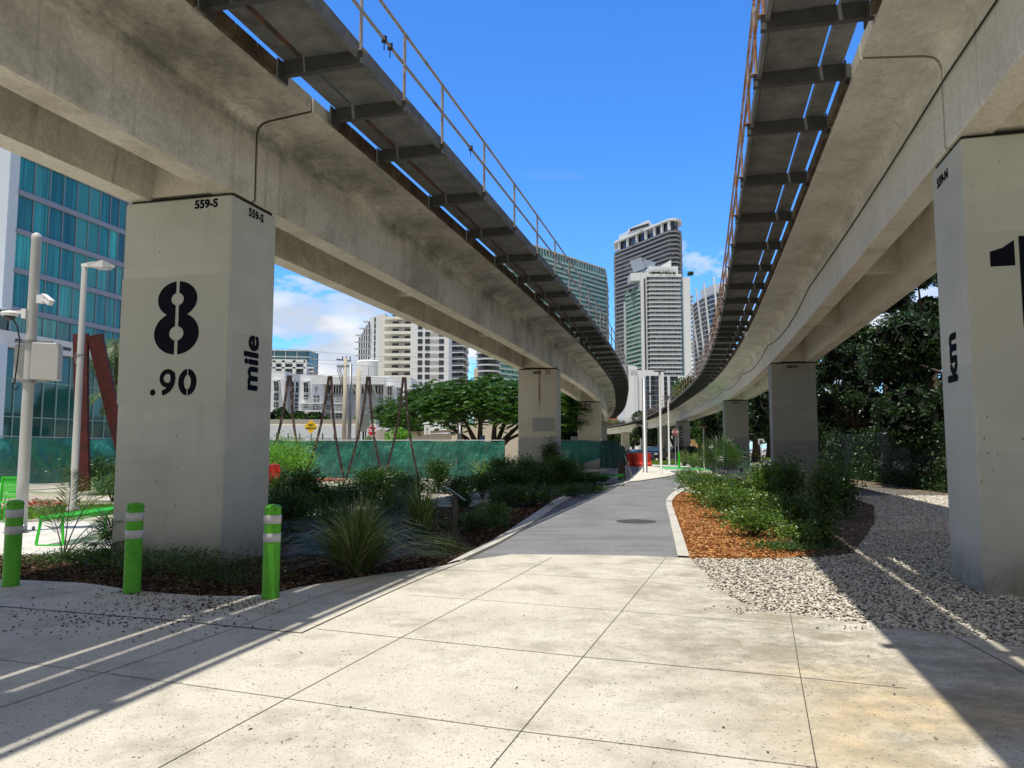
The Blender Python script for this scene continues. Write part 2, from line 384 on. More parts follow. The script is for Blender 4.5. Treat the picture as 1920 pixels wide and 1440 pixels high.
PROF = [(.52, 5.18), (.88, 5.18), (.905, 5.21), (.905, 6.20), (.93, 6.29), (.99, 6.35), (1.09, 6.38), (1.79, 6.45), (1.80, 6.47), (1.80, 6.66)]
IN = [(.44, 6.18), (.38, 6.30), (.25, 6.36)]
def profile():
    rt = PROF; a = [(u, z) for u, z in rt]
    full = a+[(-u, z) for u, z in reversed(a)]+[(-IN[0][0], IN[0][1]), (-IN[1][0], IN[1][1]), (-IN[2][0], IN[2][1]), (IN[2][0], IN[2][1]), (IN[1][0], IN[1][1]), (IN[0][0], IN[0][1])]
    return full
PR = profile()
names = ['two spans behind', 'behind', 'first', 'second', 'third', 'fourth', 'fifth', 'sixth', 'seventh', 'eighth']
def girder(side, i, label):
    """side -1 left track, +1 right track; walkway is on the inner side"""
    s0, s1 = JOINTS[i], JOINTS[i+1]; uc = OFF*side; ws = -side
    if side < 0:
        if i == 2: s0 -= .12
        if i == 1: s1 -= .12
    else:
        if i == 2: s0 += .25
        if i == 1: s1 += .25
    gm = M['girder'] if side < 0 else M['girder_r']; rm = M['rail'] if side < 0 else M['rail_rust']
    root = thing('guideway_girder', tuple(fr((s0+s1)/2, uc, PT)[0]), label, 'bridge girder', 'double tee concrete guideway girders')
    a, b = s0+.03, s1-.03; n = max(8, int((b-a)/1.5)); mb = MB(); k = len(PR)
    for j in range(n+1):
        s = lerp(a, b, j/n)
        for u, z in PR: mb.v.append(tuple(fr(s, uc+u, z)[0]))
    for j in range(n):
        for q in range(k):
            q2 = (q+1) % k; mb.f.append((j*k+q2, j*k+q, (j+1)*k+q, (j+1)*k+q2))
            z1, z2 = PR[q][1], PR[q2][1]; mb.m.append(1 if (z1 < 5.2 and z2 < 5.2) or z1 == z2 == IN[2][1] else 0)
    # end caps as web and slab pieces
    m = len(PROF); W1 = list(range(0, 6))
    for off, flip in ((0, False), (n*k, True)):
        r = [0, 1, 2, 3, 4, 5, 2*m+4, 2*m+5]; r = [0, 1, 2, 3, 4, 5, 2*m+4, 2*m+5]
        l = [2*m-1-x for x in range(6)]+[2*m+1, 2*m]
        t = [5, 6, 7, 8, 9, m, m+1, m+2, m+3, m+4, 2*m+1, 2*m+2, 2*m+3, 2*m+4]
        for fc in (r, [l[0], l[1], l[2], l[3], l[4], l[5], 2*m+1, 2*m], t):
            fc = [x+off for x in fc]; mb.f.append(tuple(fc if not flip else fc[::-1])); mb.m.append(0)
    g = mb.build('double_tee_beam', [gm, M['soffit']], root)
    js = MB()
    for ss in (s1-.05, s1+.05):
        for u, z in PR: js.v.append(tuple(fr(ss, uc+u*.984, 6.42+(z-6.42)*.984)[0]))
    js.f = [(q, (q+1) % k, k+(q+1) % k, k+q) for q in range(k)]; js.m = [0]*k
    js.build('joint_seal', M['seal'] if side < 0 else M['seal_r'], root)
    # diaphragms
    L_ = s1-s0
    for t, zz, th in ((0.012, 5.22, .3), (.35, 5.52, .22), (.65, 5.52, .22), (.988, 5.22, .3)):
        d = MB(); s = s0+L_*t; p, T, r = fr(s, uc, 0)
        for sg in (-1, 1):
            for u, z in ((-.515, zz), (.515, zz), (.45, 6.18), (.39, 6.30), (.3, 6.355), (-.3, 6.355), (-.39, 6.30), (-.45, 6.18)):
                q = p+r*u+T*(sg*th/2); d.v.append((q.x, q.y, z))
        d.f = [tuple(range(7, -1, -1)), tuple(range(8, 16))]+[(x, (x+1) % 8, 8+(x+1) % 8, 8+x) for x in range(8)]; d.m = [0]*len(d.f)
        d.build('diaphragm', M['soffit'], root)
    # walkway stations
    nb = max(3, round((L_-4.64)/2.4)); st = [s0+.72, s0+2.32]
    st += [s0+2.32+(L_-4.64)*j/nb for j in range(1, nb)]+[s1-2.32, s1-.72]
    if i in (1, 2): st = [x-(.24 if side < 0 else .13)*max(0, 1-abs(x)/14) for x in st]
    near = s0 < 90
    U0 = 1.80
    fas = MB()
    for j in range(len(st)-1):      # stained kick strip on the flange edge, broken at the brackets
        a2, b2 = st[j]+.12, st[j+1]-.10
        for w in range(3):
            x, y = lerp(a2, b2, w/3)+(.02 if w else 0), lerp(a2, b2, (w+1)/3)
            p, q = fr(x, uc+ws*(U0+.035), 6.575)[0], fr(y, uc+ws*(U0+.035), 6.575)[0]; fas.bar(p, q, .06, .2)
    fas.build('edge_strip', M['fascia'], root)
    inner = (1.895, 2.16); outer = (2.21, 2.93)
    for j, s in enumerate(st):
        br = MB(); p0 = fr(s, uc+ws*(U0+.004), 0)[0]; p1 = fr(s, uc+ws*3.04, 0)[0]; T = fr(s, uc, 0)[1]
        z = 6.60
        A = Vector((p0.x, p0.y, z)); B = Vector((p1.x, p1.y, z+.02))
        br.bar(A, B, .012, .19); e = T*.045
        br.bar(A+e+Vector((0, 0, .088)), B+e+Vector((0, 0, .088)), .09, .012); br.bar(A+e-Vector((0, 0, .088)), B+e-Vector((0, 0, .088)), .09, .012)
        pl = fr(s, uc+ws*(U0+.09), 6.56)[0]; br.bar(pl-T*.13, pl+T*.13, .02, .26)
        br.build('bracket', M['steel'], root)
        # post
        po = MB(); c = fr(s, uc+ws*3.0, 0)[0]+T*.03
        po.tube([(c.x, c.y, 6.69), (c.x, c.y, 7.76)], .024, 8); po.box((c.x, c.y, 6.70), (.16, .12, .014), math.atan2(-T.x, T.y))
        po.build('railing_post', rm, root)
    for j in range(len(st)):
        for (u0, u1, nm) in ((inner[0], inner[1], 'inner_plank'), (outer[0], outer[1], 'outer_slab')):
            pm = MB(); a2, b2 = st[j]+.06, (st[j+1] if j < len(st)-1 else s1+(.72-(.24 if side < 0 else .13) if i == 1 else .72))+.03
            A = (fr(a2, uc+ws*(u0+u1)/2, 6.755)[0]); B = (fr(b2, uc+ws*(u0+u1)/2, 6.755)[0])
            pm.bar(A, B, u1-u0, .09)
            if nm == 'outer_slab':
                A = (fr(a2, uc+ws*(u1+.03), 6.72)[0]); B = (fr(b2, uc+ws*(u1+.03), 6.72)[0]); pm.bar(A, B, .05, .20)
            pm.build(nm, M['panel'], root)
        if near and j < len(st)-1:
            pm = MB(); A = fr(st[j]+.1, uc+ws*(inner[1]+.014), 6.72)[0]; B = fr(st[j+1]-.02, uc+ws*(inner[1]+.014), 6.72)[0]
            if side < 0: pm.bar(A, B, .02, .10); pm.build('stringer', M['stringer'], root)
    for z, nm in ((7.74, 'top_rail'), (7.26, 'mid_rail')):
        t = MB(); pts = [fr(s, uc+ws*3.0, z)[0] for s in st]+[fr(s1+(.70-(.24 if side < 0 else .13) if i == 1 else .70), uc+ws*3.0, z)[0]]
        t.tube(pts, .024, 8); t.build(nm, rm, root)
    for s in ([-.32, -.12, 3.6] if side < 0 and i == 2 else []):
        c = MB()
        if True:
            p = fr(s, uc+ws*3.0, 7.26)[0]; c.box(tuple(p), (.07, .05, .09), .3); c.tube([p, p+Vector((0, .0, -.16))], .008, 6)
        if i == 1: pass
        c.build('rail_clamp', M['black'], root)
    return root
ord_ = {2: 'first', 3: 'second', 4: 'long third', 5: 'fourth', 6: 'fifth', 7: 'sixth', 8: 'seventh', 9: 'eighth'}
for i in range(0, 10):
    if i == 0: continue
    if i == 1:
        girder(-1, i, 'stained concrete girder across the top left corner, ending on the pillar marked 8'); girder(1, i, 'concrete girder across the top right corner, ending on the pillar marked km'); continue
    ll = {2: 'left concrete girder from the pillar marked 8 to the water stained pillar', 3: 'left concrete girder from the water stained pillar to the one behind it', 4: 'left concrete girder curving away behind the second grey pillar, over the street', 5: 'farthest visible piece of the left concrete girder, beyond the street'}
    rl = {2: 'right concrete girder from the pillar marked km to the dark grey pillar', 3: 'right concrete girder from the dark grey pillar to the next thinner pillar', 4: 'long right concrete girder crossing the street up to the Underline pillar', 5: 'far concrete girder just left of the Underline pillar', 6: 'far curving concrete girder, second span left of the Underline pillar', 7: 'far curving concrete girder, third span left of the Underline pillar', 8: 'far curving concrete girder, fourth span left of the Underline pillar', 9: 'farthest curving concrete girder, under the orange brick building'}
    if i in ll: girder(-1, i, ll[i])
    girder(1, i, rl[i])
# black cable sagging along the right web
cb = MB(); pts = []
for sp in range(1, 6):
    s0, s1 = JOINTS[sp], JOINTS[sp+1]; m = 2 if s1-s0 < 40 else 4
    hz = {1: (6.05, 6.05), 2: (6.0, 5.95)}.get(sp, (5.95, 5.95))
    for j in range(m*8):
        t = j/(m*8); s = lerp(s0, s1, t); sag = .30 if sp > 1 else .05
        k = (t*m) % 1; z = 5.98-sag*4*k*(1-k)
        if sp == 2 and t < .5: z = 5.98-.05*4*k*(1-k)
        pts.append(fr(s, OFF-.905-.025, z)[0])
cb.tube(pts, .013, 6); o = cb.build('hanging_cable', M['cable'], None, loc=tuple(fr(20, OFF-.9, 5.9)[0]))
tag(o, 'thin black cable drooping along the side of the right concrete girder', 'cable')
# ------------------------------------------------------------------ piers
def pier(side, j, m, label, zt=PT):
    s = JOINTS[j]+{(-1, 2): -.07, (1, 2): .35}.get((side, j), 0); p, T, r = fr(s, OFF*side+(.12 if (side, j) == (-1, 3) else 0), 0); rz = math.atan2(-T.x, T.y)
    root = thing('guideway_pillar', (p.x, p.y, 0), label, 'pillar', 'concrete pillars under the guideways')
    b = MB(); b.box((p.x, p.y, (zt-.3)/2), (1.76, 1.12, zt+.3), rz, bev=.02); b.build('shaft', m, root)
    q = MB(); q.box((p.x, p.y, zt+.03), (1.70, .96, .06), rz); q.build('bearing_pad', M['rubber'], root)
    return root, p, T, r
pl, p, T, r = pier(-1, 2, M['pier_near'], 'wide grey beige pillar with a big black stencilled 8 and .90, at left')
ST = M['stencil']; UP = (0, 0, 1)
def face_pt(p, T, r, a, z, side='front'):
    if side == 'front': q = p-T*.561+r*a
    elif side == 'right': q = p+r*.881+T*a
    else: q = p-r*.881+T*a
    return Vector((q.x, q.y, z))
def arc_half(cx, cz, ro, ri, sgn, gap, ox=1.0, n=26):
    """half ring polygon strip (stencil half) in local 2D"""
    pts_o, pts_i = [], []
    for k in range(n+1):
        a = -PI/2+PI*k/n; x = math.cos(a)*ro*ox; pts_o.append((cx+sgn*max(gap, x), cz+math.sin(a)*ro))
        x = math.cos(a)*ri; pts_i.append((cx+sgn*max(gap, x), cz+math.sin(a)*ri))
    return pts_o, pts_i
def ring_digit(name, parts, origin, right, parent, proud=.004):
    mb = MB(); r_ = Vector(right).normalized(); u = Vector(UP); nrm = r_.cross(u)
    for li, (cx, cz, ro, ri, ox, gap, rx) in enumerate(parts):
        for sgn in (-1, 1):
            po, pi_ = arc_half(cx, cz, ro, ri, sgn, gap, ox)
            pi_ = [((x-cx)*rx+cx if abs(x-cx) > gap*1.01 else x, z) for x, z in pi_]
            for k in range(len(po)-1):
                quad = [po[k], po[k+1], pi_[k+1], pi_[k]]
                if sgn < 0: quad = quad[::-1]
                vs = [Vector(origin)+r_*x+u*z+nrm*(proud+.0015*li) for x, z in quad]; mb.add(vs, [(0, 1, 2, 3)])
    mb.build(name, ST, parent)
o8 = face_pt(p, T, r, .06, 2.93)
ring_digit('painted_number', [(0, .27, .30, .10, 1.22, .026, 1.15), (0, .755, .255, .088, 1.26, .026, 1.15)], o8, r, pl)
o90 = face_pt(p, T, r, -.19, 2.33)
dot = MB(); nrm = r.cross(Vector(UP))
dot.add([o90+r*(math.cos(a)*.045-.10)+Vector(UP)*(math.sin(a)*.045+.045)+nrm*.004 for a in [2*PI*k/20 for k in range(20)]], [tuple(range(20))]); dot.build('painted_dot', ST, pl)
ring_digit('painted_number', [(.36, .18, .185, .10, .80, .008, .55)], o90+r*.10, r, pl)
# the 9: bowl plus hooked tail
ring_digit('painted_number', [(.135, .24, .13, .062, 1.0, .0, 1)], o90, r, pl)
tl = MB()
arc = [(-80+k*8) for k in range(14)]
for k in range(13):
    q = []
    for a, rr, rz_ in ((arc[k], .245, .24), (arc[k+1], .245, .24), (arc[k+1], .165, .165), (arc[k], .165, .165)):
        q.append((.02+math.cos(R(a))*rr, .235+math.sin(R(a))*rz_))
    tl.add([o90+r*x+Vector(UP)*z+nrm*.0065 for x, z in q], [(0, 1, 2, 3)])
tl.build('painted_number', ST, pl)
place_text('painted_code', '559-S', .165, face_pt(p, T, r, .47, 5.02), r, UP, ST, pl, .007)
place_text('painted_code', '559-S', .165, face_pt(p, T, r, .02, 5.0, 'right'), T, UP, ST, pl, .007)
place_text('painted_word', 'mile', .48, face_pt(p, T, r, .02, 2.82, 'right'), UP, -T, ST, pl, .018)
# overpainted squares around the lettering
for (a0, a1, z0, z1, sd) in ((-.885, .885, 2.22, 4.02, 'front'), (-.45, .51, 2.16, 3.22, 'right')):
    q = MB(); n_ = r.cross(Vector(UP)) if sd == 'front' else T.cross(Vector(UP))
    q.add([face_pt(p, T, r, a, z, sd)+n_*.0015 for a, z in ((a0, z0), (a1, z0), (a1, z1), (a0, z1))], [(0, 1, 2, 3)])
    q.build('repainted_area', plain('repaint_'+sd, (.49, .50, .44), .75, 0, .05, 1), pl)
pr, p, T, r = pier(1, 2, M['pier_near'], 'wide grey beige pillar marked km and 1 at the right edge')
place_text('painted_code', '559-N', .165, face_pt(p, T, r, .14, 4.90, 'left'), -T, UP, ST, pr, .007)
place_text('painted_word', 'km', .48, face_pt(p, T, r, .10, 2.68, 'left'), UP, T, ST, pr, .022)
one = MB(); nrm = r.cross(Vector(UP)); o1 = face_pt(p, T, r, -.36, 2.93)
for poly in ([(-.29, .69), (-.29, .86), (-.16, .90), (-.045, .98), (-.045, .69)], [(0, 0), (.22, 0), (.22, 1.02), (0, 1.02)]):
    one.add([o1+r*x+Vector(UP)*z+nrm*.004 for x, z in poly], [tuple(range(len(poly)))][::-1])
one.build('painted_number', ST, pr)
q = MB(); q.add([face_pt(p, T, r, a, z)+nrm*.0015 for a, z in ((-.885, 2.2), (.885, 2.2), (.885, 4.02), (-.885, 4.02))], [(0, 1, 2, 3)]); q.build('repainted_area', plain('repaint_b', (.485, .495, .435), .75, 0, .05, 1), pr)
def stain(root, p, T, r, a, w, z0, z1):
    m, nt, b = mat('water_stain'); c = ramp(nt, noise(nt, coords(nt, (6, 6, .8)), 2, 5), [(.35, (.16, .09, .05)), (.6, (.32, .26, .19))])
    L(nt, c, b.inputs['Base Color']); b.inputs['Roughness'].default_value = .9
    q = MB(); nr = r.cross(Vector(UP)); n = 14; rr = random.Random(3)
    for k in range(n):
        w0 = w*(1-k/n)**.6*rr.uniform(.8, 1.1); w1 = w*(1-(k+1)/n)**.6*rr.uniform(.8, 1.1)
        za, zb = lerp(z1, z0, k/n), lerp(z1, z0, (k+1)/n)
        q.add([face_pt(p, T, r, a+x, z)+nr*.003 for x, z in ((-w1/2, zb), (w1/2, zb), (w0/2, za), (-w0/2, za))], [(0, 1, 2, 3)])
    q.build('water_stain', m, root)
def patch(root, p, T, r, a0, a1, z0, z1, col):
    q = MB(); nr = r.cross(Vector(UP))
    q.add([face_pt(p, T, r, a, z)+nr*.002 for a, z in ((a0, z0), (a1, z0), (a1, z1), (a0, z1))], [(0, 1, 2, 3)]); q.build('repainted_area', plain('repaint', col, .75, 0, .04), root)
a_, p, T, r = pier(-1, 3, M['pier_far'], 'grey pillar with a long brown water stain, behind the bed of shrubs')
stain(a_, p, T, r, .1, .13, 3.2, 5.12); patch(a_, p, T, r, -.22, .80, 2.35, 2.95, (.30, .305, .29)); patch(a_, p, T, r, .55, .86, .5, 2.15, (.31, .32, .31)); patch(a_, p, T, r, .36, .60, 4.88, 5.12, (.28, .25, .2))
place_text('painted_code', '560-S', .16, face_pt(p, T, r, -.02, 4.98), r, UP, ST, a_, .008)
a_, p, T, r = pier(-1, 4, M['pier_far'], 'grey pillar with two thin stains, third along the left guideway')
stain(a_, p, T, r, -.3, .14, 4.2, 5.1); stain(a_, p, T, r, .1, .08, 4.1, 5.1)
place_text('painted_code', '561-S', .16, face_pt(p, T, r, -.05, 4.98), r, UP, ST, a_, .008)
pier(-1, 5, M['pier_dark'], 'distant dark pillar half hidden behind the third pillar of the left guideway')
a_, p, T, r = pier(1, 3, M['pier_dark'], 'dark grey pillar behind the bushes, nearest one beyond the km pillar')
place_text('painted_code', '560-N', .16, face_pt(p, T, r, -.05, 4.98), r, UP, ST, a_, .008); patch(a_, p, T, r, -.886, .886, 1.9, 2.72, (.30, .31, .29))
a_, p, T, r = pier(1, 4, M['pier_dark'], 'slimmer looking dark grey pillar behind the palmetto and the green kiosk')
place_text('painted_code', '561-N', .16, face_pt(p, T, r, -.05, 4.98), r, UP, ST, a_, .008)
a_, p, T, r = pier(1, 5, M['pier_dark'], 'distant grey pillar with the word Underline painted upright on it')
place_text('painted_word', 'Underline', 1.0, face_pt(p, T, r, -.40, 2.55), UP, -r, ST, a_, .012)
for j, w in ((6, 'first'), (7, 'second'), (8, 'third'), (9, 'fourth')):
    pier(1, j, M['pier_far'] if j > 6 else M['pier_dark'], w+' distant grey pillar to the left of the Underline pillar')
# ------------------------------------------------------------------ ground
def pip(P, poly):
    x, y = P[:, 0], P[:, 1]; ins = np.zeros(len(P), bool); n = len(poly)
    for i in range(n):
        x1, y1 = poly[i]; x2, y2 = poly[(i+1) % n]
        c = ((y1 > y) != (y2 > y)) & (x < (x2-x1)*(y-y1)/((y2-y1) if y2 != y1 else 1e-9)+x1); ins ^= c
    return ins
def G(pts): return [gp(*p) for p in pts]
def smoothpoly(pts, k=4):
    out = []; n = len(pts)
    for i in range(n-1):
        p0, p1, p2, p3 = [np.array(pts[max(0, min(n-1, j))]) for j in (i-1, i, i+1, i+2)]
        for j in range(k):
            t = j/k; out.append(tuple(.5*((2*p1)+(-p0+p2)*t+(2*p0-5*p1+4*p2-p3)*t*t+(-p0+3*p1-3*p2+p3)*t**3)))
    out.append(pts[-1]); return out
def structure(mb, name, mats): o = mb.build(name, mats, None); o['kind'] = 'structure'; return o
def groundmat():
    m, nt, b = mat('pale_ground'); v = coords(nt)
    c = ramp(nt, noise(nt, v, .35, 8, .65), [(.35, (.30, .27, .20)), (.5, (.48, .44, .36)), (.65, (.58, .55, .47))])
    k = ramp(nt, noise(nt, v, .12, 6, .7), [(.52, 0), (.6, 1)]); c = mix(nt, k, c, (.12, .17, .05))
    c = mix(nt, .6, c, ramp(nt, noise(nt, v, 25, 4, .8), [(.3, .5), (.7, 1.4)]), 'MULTIPLY')
    L(nt, c, b.inputs['Base Color']); b.inputs['Roughness'].default_value = .95; b.inputs['Specular IOR Level'].default_value = .1
    bump(nt, b, noise(nt, v, 30, 4, .8), .5, .03); return m
g = MB(); rows = [-60, -5, 30, 60, 120, 300, 4000]; colsx = [-4000, -300, -60, 0, 60, 300, 4000]
for i in range(len(rows)-1):
    for j in range(len(colsx)-1): g.add([(colsx[j], rows[i], 0), (colsx[j+1], rows[i], 0), (colsx[j+1], rows[i+1], 0), (colsx[j], rows[i+1], 0)], [(0, 1, 2, 3)])
structure(g, 'ground', groundmat())
# plaza
ppx_left = [(-60, 1088), (80, 1094), (160, 1098), (240, 1110), (330, 1119), (420, 1123), (505, 1119), (560, 1106), (640, 1093), (700, 1083), (760, 1075), (800, 1070), (839, 1063), (860, 1056), (888, 1053)]
ppx_top = [(960, 1043), (1100, 1044), (1200, 1046), (1293, 1050)]
ppx_right = [(1310, 1068), (1330, 1088), (1350, 1109), (1372, 1126), (1400, 1138), (1440, 1150), (1480, 1156), (1560, 1168), (1640, 1178), (1740, 1190), (1850, 1208), (1920, 1219), (2300, 1275)]
plaza_poly = [(-16, gp(0, 1086)[1]+.3)]+smoothpoly(G(ppx_left), 3)+G(ppx_top)+smoothpoly(G(ppx_right), 3)+[(9, -8), (-16, -8)]
def plazamat():
    m, nt, b = mat('shell_concrete'); v = coords(nt)
    g1 = N(nt, 'ShaderNodeNewGeometry'); sx = N(nt, 'ShaderNodeSeparateXYZ'); L(nt, g1.outputs['Position'], sx.inputs[0])
    c = ramp(nt, noise(nt, v, 1.2, 8, .65), [(.3, (.53, .49, .395)), (.5, (.60, .565, .47)), (.7, (.65, .62, .525))])
    # yellow cast on the right near slab
    def rng(out, a, b2):
        mr = N(nt, 'ShaderNodeMapRange'); mr.interpolation_type = 'SMOOTHSTEP'; mr.inputs[1].default_value = a; mr.inputs[2].default_value = b2; L(nt, out, mr.inputs[0]); return mr.outputs[0]
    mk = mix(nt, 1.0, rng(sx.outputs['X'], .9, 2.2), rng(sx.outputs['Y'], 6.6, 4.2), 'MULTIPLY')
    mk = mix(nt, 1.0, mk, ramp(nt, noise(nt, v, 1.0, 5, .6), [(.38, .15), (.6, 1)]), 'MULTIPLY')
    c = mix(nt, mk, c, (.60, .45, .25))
    # dirt clouds
    st = noise(nt, coords(nt, (1, 1.0, 1), (4, 2, 0)), 1.2, 9, .72)
    k = ramp(nt, st, [(.50, 0), (.66, .6)]); c = mix(nt, k, c, (.27, .245, .18))
    blot = N(nt, 'ShaderNodeVectorMath'); blot.operation = 'DISTANCE'; L(nt, g1.outputs['Position'], blot.inputs[0]); bx_, by_ = gp(1500, 1215); blot.inputs[1].default_value = (bx_, by_, 0)
    k = mix(nt, 1.0, ramp(nt, mrange(nt, blot.outputs['Value'], 0, 3), [(.1, 1), (.9, 0)]), ramp(nt, noise(nt, coords(nt, (1.2, 1.5, 1), (2, 7, 0)), 3.0, 10, .8), [(.44, 0), (.60, .75)]), 'MULTIPLY'); c = mix(nt, k, c, (.21, .20, .145))
    k = mix(nt, 1.0, rng(sx.outputs['X'], .4, 2.6), ramp(nt, noise(nt, coords(nt, (1, 1.3, 1), (9, 5, 0)), 1.7, 10, .78), [(.45, 0), (.60, .85)]), 'MULTIPLY'); c = mix(nt, k, c, (.30, .27, .19))
    # shell fragments / pits
    for sc, th, col, lo in ((22, .17, (.16, .14, .11), .40), (40, .20, (.20, .18, .14), .30), (11, .085, (.08, .065, .05), .45), (70, .24, (.30, .27, .21), .35)):
        vo = N(nt, 'ShaderNodeTexVoronoi'); vo.inputs['Scale'].default_value = sc; vo.inputs['Randomness'].default_value = 1
        dv = N(nt, 'ShaderNodeVectorMath'); dv.operation = 'ADD'; nn = N(nt, 'ShaderNodeTexNoise'); nn.inputs['Scale'].default_value = sc*2.2
        L(nt, v, nn.inputs['Vector']); sm = N(nt, 'ShaderNodeVectorMath'); sm.operation = 'SCALE'; sm.inputs['Scale'].default_value = .7/sc; L(nt, nn.outputs['Color'], sm.inputs[0])
        L(nt, v, dv.inputs[0]); L(nt, sm.outputs[0], dv.inputs[1]); L(nt, dv.outputs[0], vo.inputs['Vector'])
        k = ramp(nt, vo.outputs['Distance'], [(th*.7, 1), (th*1.2, 0)])
        sp = N(nt, 'ShaderNodeSeparateColor'); L(nt, vo.outputs['Color'], sp.inputs[0])
        k = mix(nt, 1.0, k, ramp(nt, sp.outputs[0], [(lo, 0), (lo+.04, 1)]), 'MULTIPLY'); c = mix(nt, k, c, col)
    L(nt, c, b.inputs['Base Color']); b.inputs['Roughness'].default_value = .8; b.inputs['Specular IOR Level'].default_value = .25
    bump(nt, b, noise(nt, v, 40, 5, .75), .2, .01); return m
jm = plain('joint_dark', (.07, .06, .045), .9, 0, .3, 6); jm2 = plain('joint_soft', (.20, .18, .14), .9, 0, .3, 6)  # dark and paler tones of the paving joints
ZP = .03
pz = MB(); pz.sheet(plaza_poly, ZP)
def strip(mb, pts, w, z, mi):
    pts = [np.array(p) for p in pts]
    for a, b in zip(pts[:-1], pts[1:]):
        t = (b-a)/max(1e-6, np.linalg.norm(b-a)); nrm = np.array([-t[1], t[0]])*w/2
        q = [a-nrm, b-nrm, b+nrm, a+nrm]; mb.add([(x, y, z) for x, y in q], [(0, 1, 2, 3)], mi)
J = [([(-200, 1127), (0, 1143), (300, 1168), (565, 1194)], .022, 1), ([(565, 1194), (700, 1130), (800, 1085), (889, 1050)], .022, 1),
     ([(0, 1337), (200, 1268), (439, 1185), (600, 1124), (700, 1090)], .009, 2), ([(319, 1440), (540, 1318), (720, 1220), (880, 1134), (1035, 1049)], .006, 1), ([(100, 1565), (319, 1440)], .006, 1),
     ([(800, 1600), (930, 1440), (1050, 1292), (1165, 1153), (1249, 1049)], .006, 1), ([(1482, 1157), (1500, 1270), (1530, 1440), (1560, 1600)], .006, 1),
     ([(184, 1269), (540, 1320), (760, 1352), (990, 1384), (1250, 1416), (1387, 1434), (1535, 1452)], .006, 1), ([(592, 1186), (760, 1204), (1095, 1240), (1300, 1260), (1500, 1279), (1700, 1300)], .008, 1),
     ([(760, 1121), (892, 1130), (1200, 1155), (1483, 1178)], .008, 2), ([(856, 1073), (1100, 1088), (1294, 1104), (1345, 1107)], .008, 2), ([(0, 1245), (184, 1269)], .008, 2),
     ([(0, 1125), (120, 1106)], .012, 2), ([(1790, 1200), (1920, 1270)], .01, 1)]
for pts, w, mi in J: strip(pz, G(pts), w, ZP+.003, mi)
structure(pz, 'plaza_paving', [plazamat(), jm, jm2])
# left and right kerbs, asphalt
kl_out = [(839, 1063), (885, 1038), (929, 1015), (985, 978), (1013, 959), (1041, 940), (1069, 926), (1097, 919), (1125, 914), (1154, 909.5), (1176, 904.5)]
kl_in = [(862, 1057), (905, 1037), (950, 1014), (1000, 982), (1030, 961), (1056, 943), (1083, 929), (1108, 922), (1135, 917), (1157, 912.5), (1179, 906)]
kr_in = [(1271, 1049), (1260.6, 1001), (1254, 970), (1249, 948), (1251, 938), (1258, 929), (1269, 921.7), (1285, 915), (1300, 911)]
kr_out = [(1293, 1050), (1277.5, 1001), (1267, 970), (1260, 948), (1262, 938.5), (1270, 930), (1281, 923), (1296, 917), (1312, 912.5)]
kerbm = concrete('kerb_concrete', (.42, .40, .34), (.54, .52, .45), (.62, .60, .53), 1.5, 0, bmp=.2)
def curb(name, a, b, z0, z1):
    A, B = smoothpoly(G(a), 4), smoothpoly(G(b), 4); m = MB()
    n = min(len(A), len(B))
    for i in range(n-1):
        vs = [(A[i][0], A[i][1], z1), (A[i+1][0], A[i+1][1], z1), (B[i+1][0], B[i+1][1], z1), (B[i][0], B[i][1], z1)]; m.add(vs, [(3, 2, 1, 0)])
        for P in (A, B):
            vs = [(P[i][0], P[i][1], z0), (P[i+1][0], P[i+1][1], z0), (P[i+1][0], P[i+1][1], z1), (P[i][0], P[i][1], z1)]; m.add(vs, [(0, 1, 2, 3)])
    return structure(m, name, kerbm)
curb('kerb', kl_out, kl_in, 0, .055); curb('kerb', kr_in, kr_out, 0, .055)
def asphaltmat(name='asphalt_path', base=.17):
    m, nt, b = mat(name); v = coords(nt)
    c = ramp(nt, noise(nt, v, .8, 8, .65), [(.3, base*.75), (.5, base), (.7, base*1.2)])
    c = mix(nt, .8, c, ramp(nt, noise(nt, v, 55, 4, .85), [(.3, .45), (.7, 1.55)]), 'MULTIPLY')
    c = mix(nt, .35, c, ramp(nt, noise(nt, coords(nt, (.25, 3.0, 1)), 1.0, 4), [(.4, .8), (.6, 1.15)]), 'MULTIPLY')
    g1 = N(nt, 'ShaderNodeNewGeometry'); d = N(nt, 'ShaderNodeVectorMath'); d.operation = 'DISTANCE'; L(nt, g1.outputs['Position'], d.inputs[0]); x, y = gp(1195, 1030); d.inputs[1].default_value = (x, y, 0)
    k = mix(nt, 1.0, ramp(nt, d.outputs['Value'], [(.5, 1), (.95, 0)]), ramp(nt, noise(nt, coords(nt, (2, 5, 1)), 3, 8, .8), [(.5, 0), (.7, .55)]), 'MULTIPLY')
    c = mix(nt, k, c, (.40, .39, .36))
    L(nt, c, b.inputs['Base Color']); b.inputs['Roughness'].default_value = .85; b.inputs['Specular IOR Level'].default_value = .3
    bump(nt, b, noise(nt, v, 90, 3, .8), .35, .006); return m
AM = asphaltmat('asphalt_path', .205)
ap = MB()
Aleft = smoothpoly(G(kl_in), 4); Aright = smoothpoly(G(kr_in[:7]), 4)
far_r = G([(1284, 913), (1302, 900), (1310, 890), (1298, 880), (1262, 874.5)]); far_l = G([(1196, 873.5), (1190, 886), (1180, 903)])
ap.sheet([gp(888, 1053), gp(960, 1043), gp(1271, 1049)]+Aright[1:]+far_r+far_l+Aleft[::-1][1:-2], .015)
structure(ap, 'asphalt_path', AM)
ap = MB(); ap.sheet(G([(1090, 912), (1178, 904), (1190, 893), (1200, 882), (1207, 873), (1175, 872), (1130, 884), (1080, 900)]), .011); structure(ap, 'service_lane', AM)
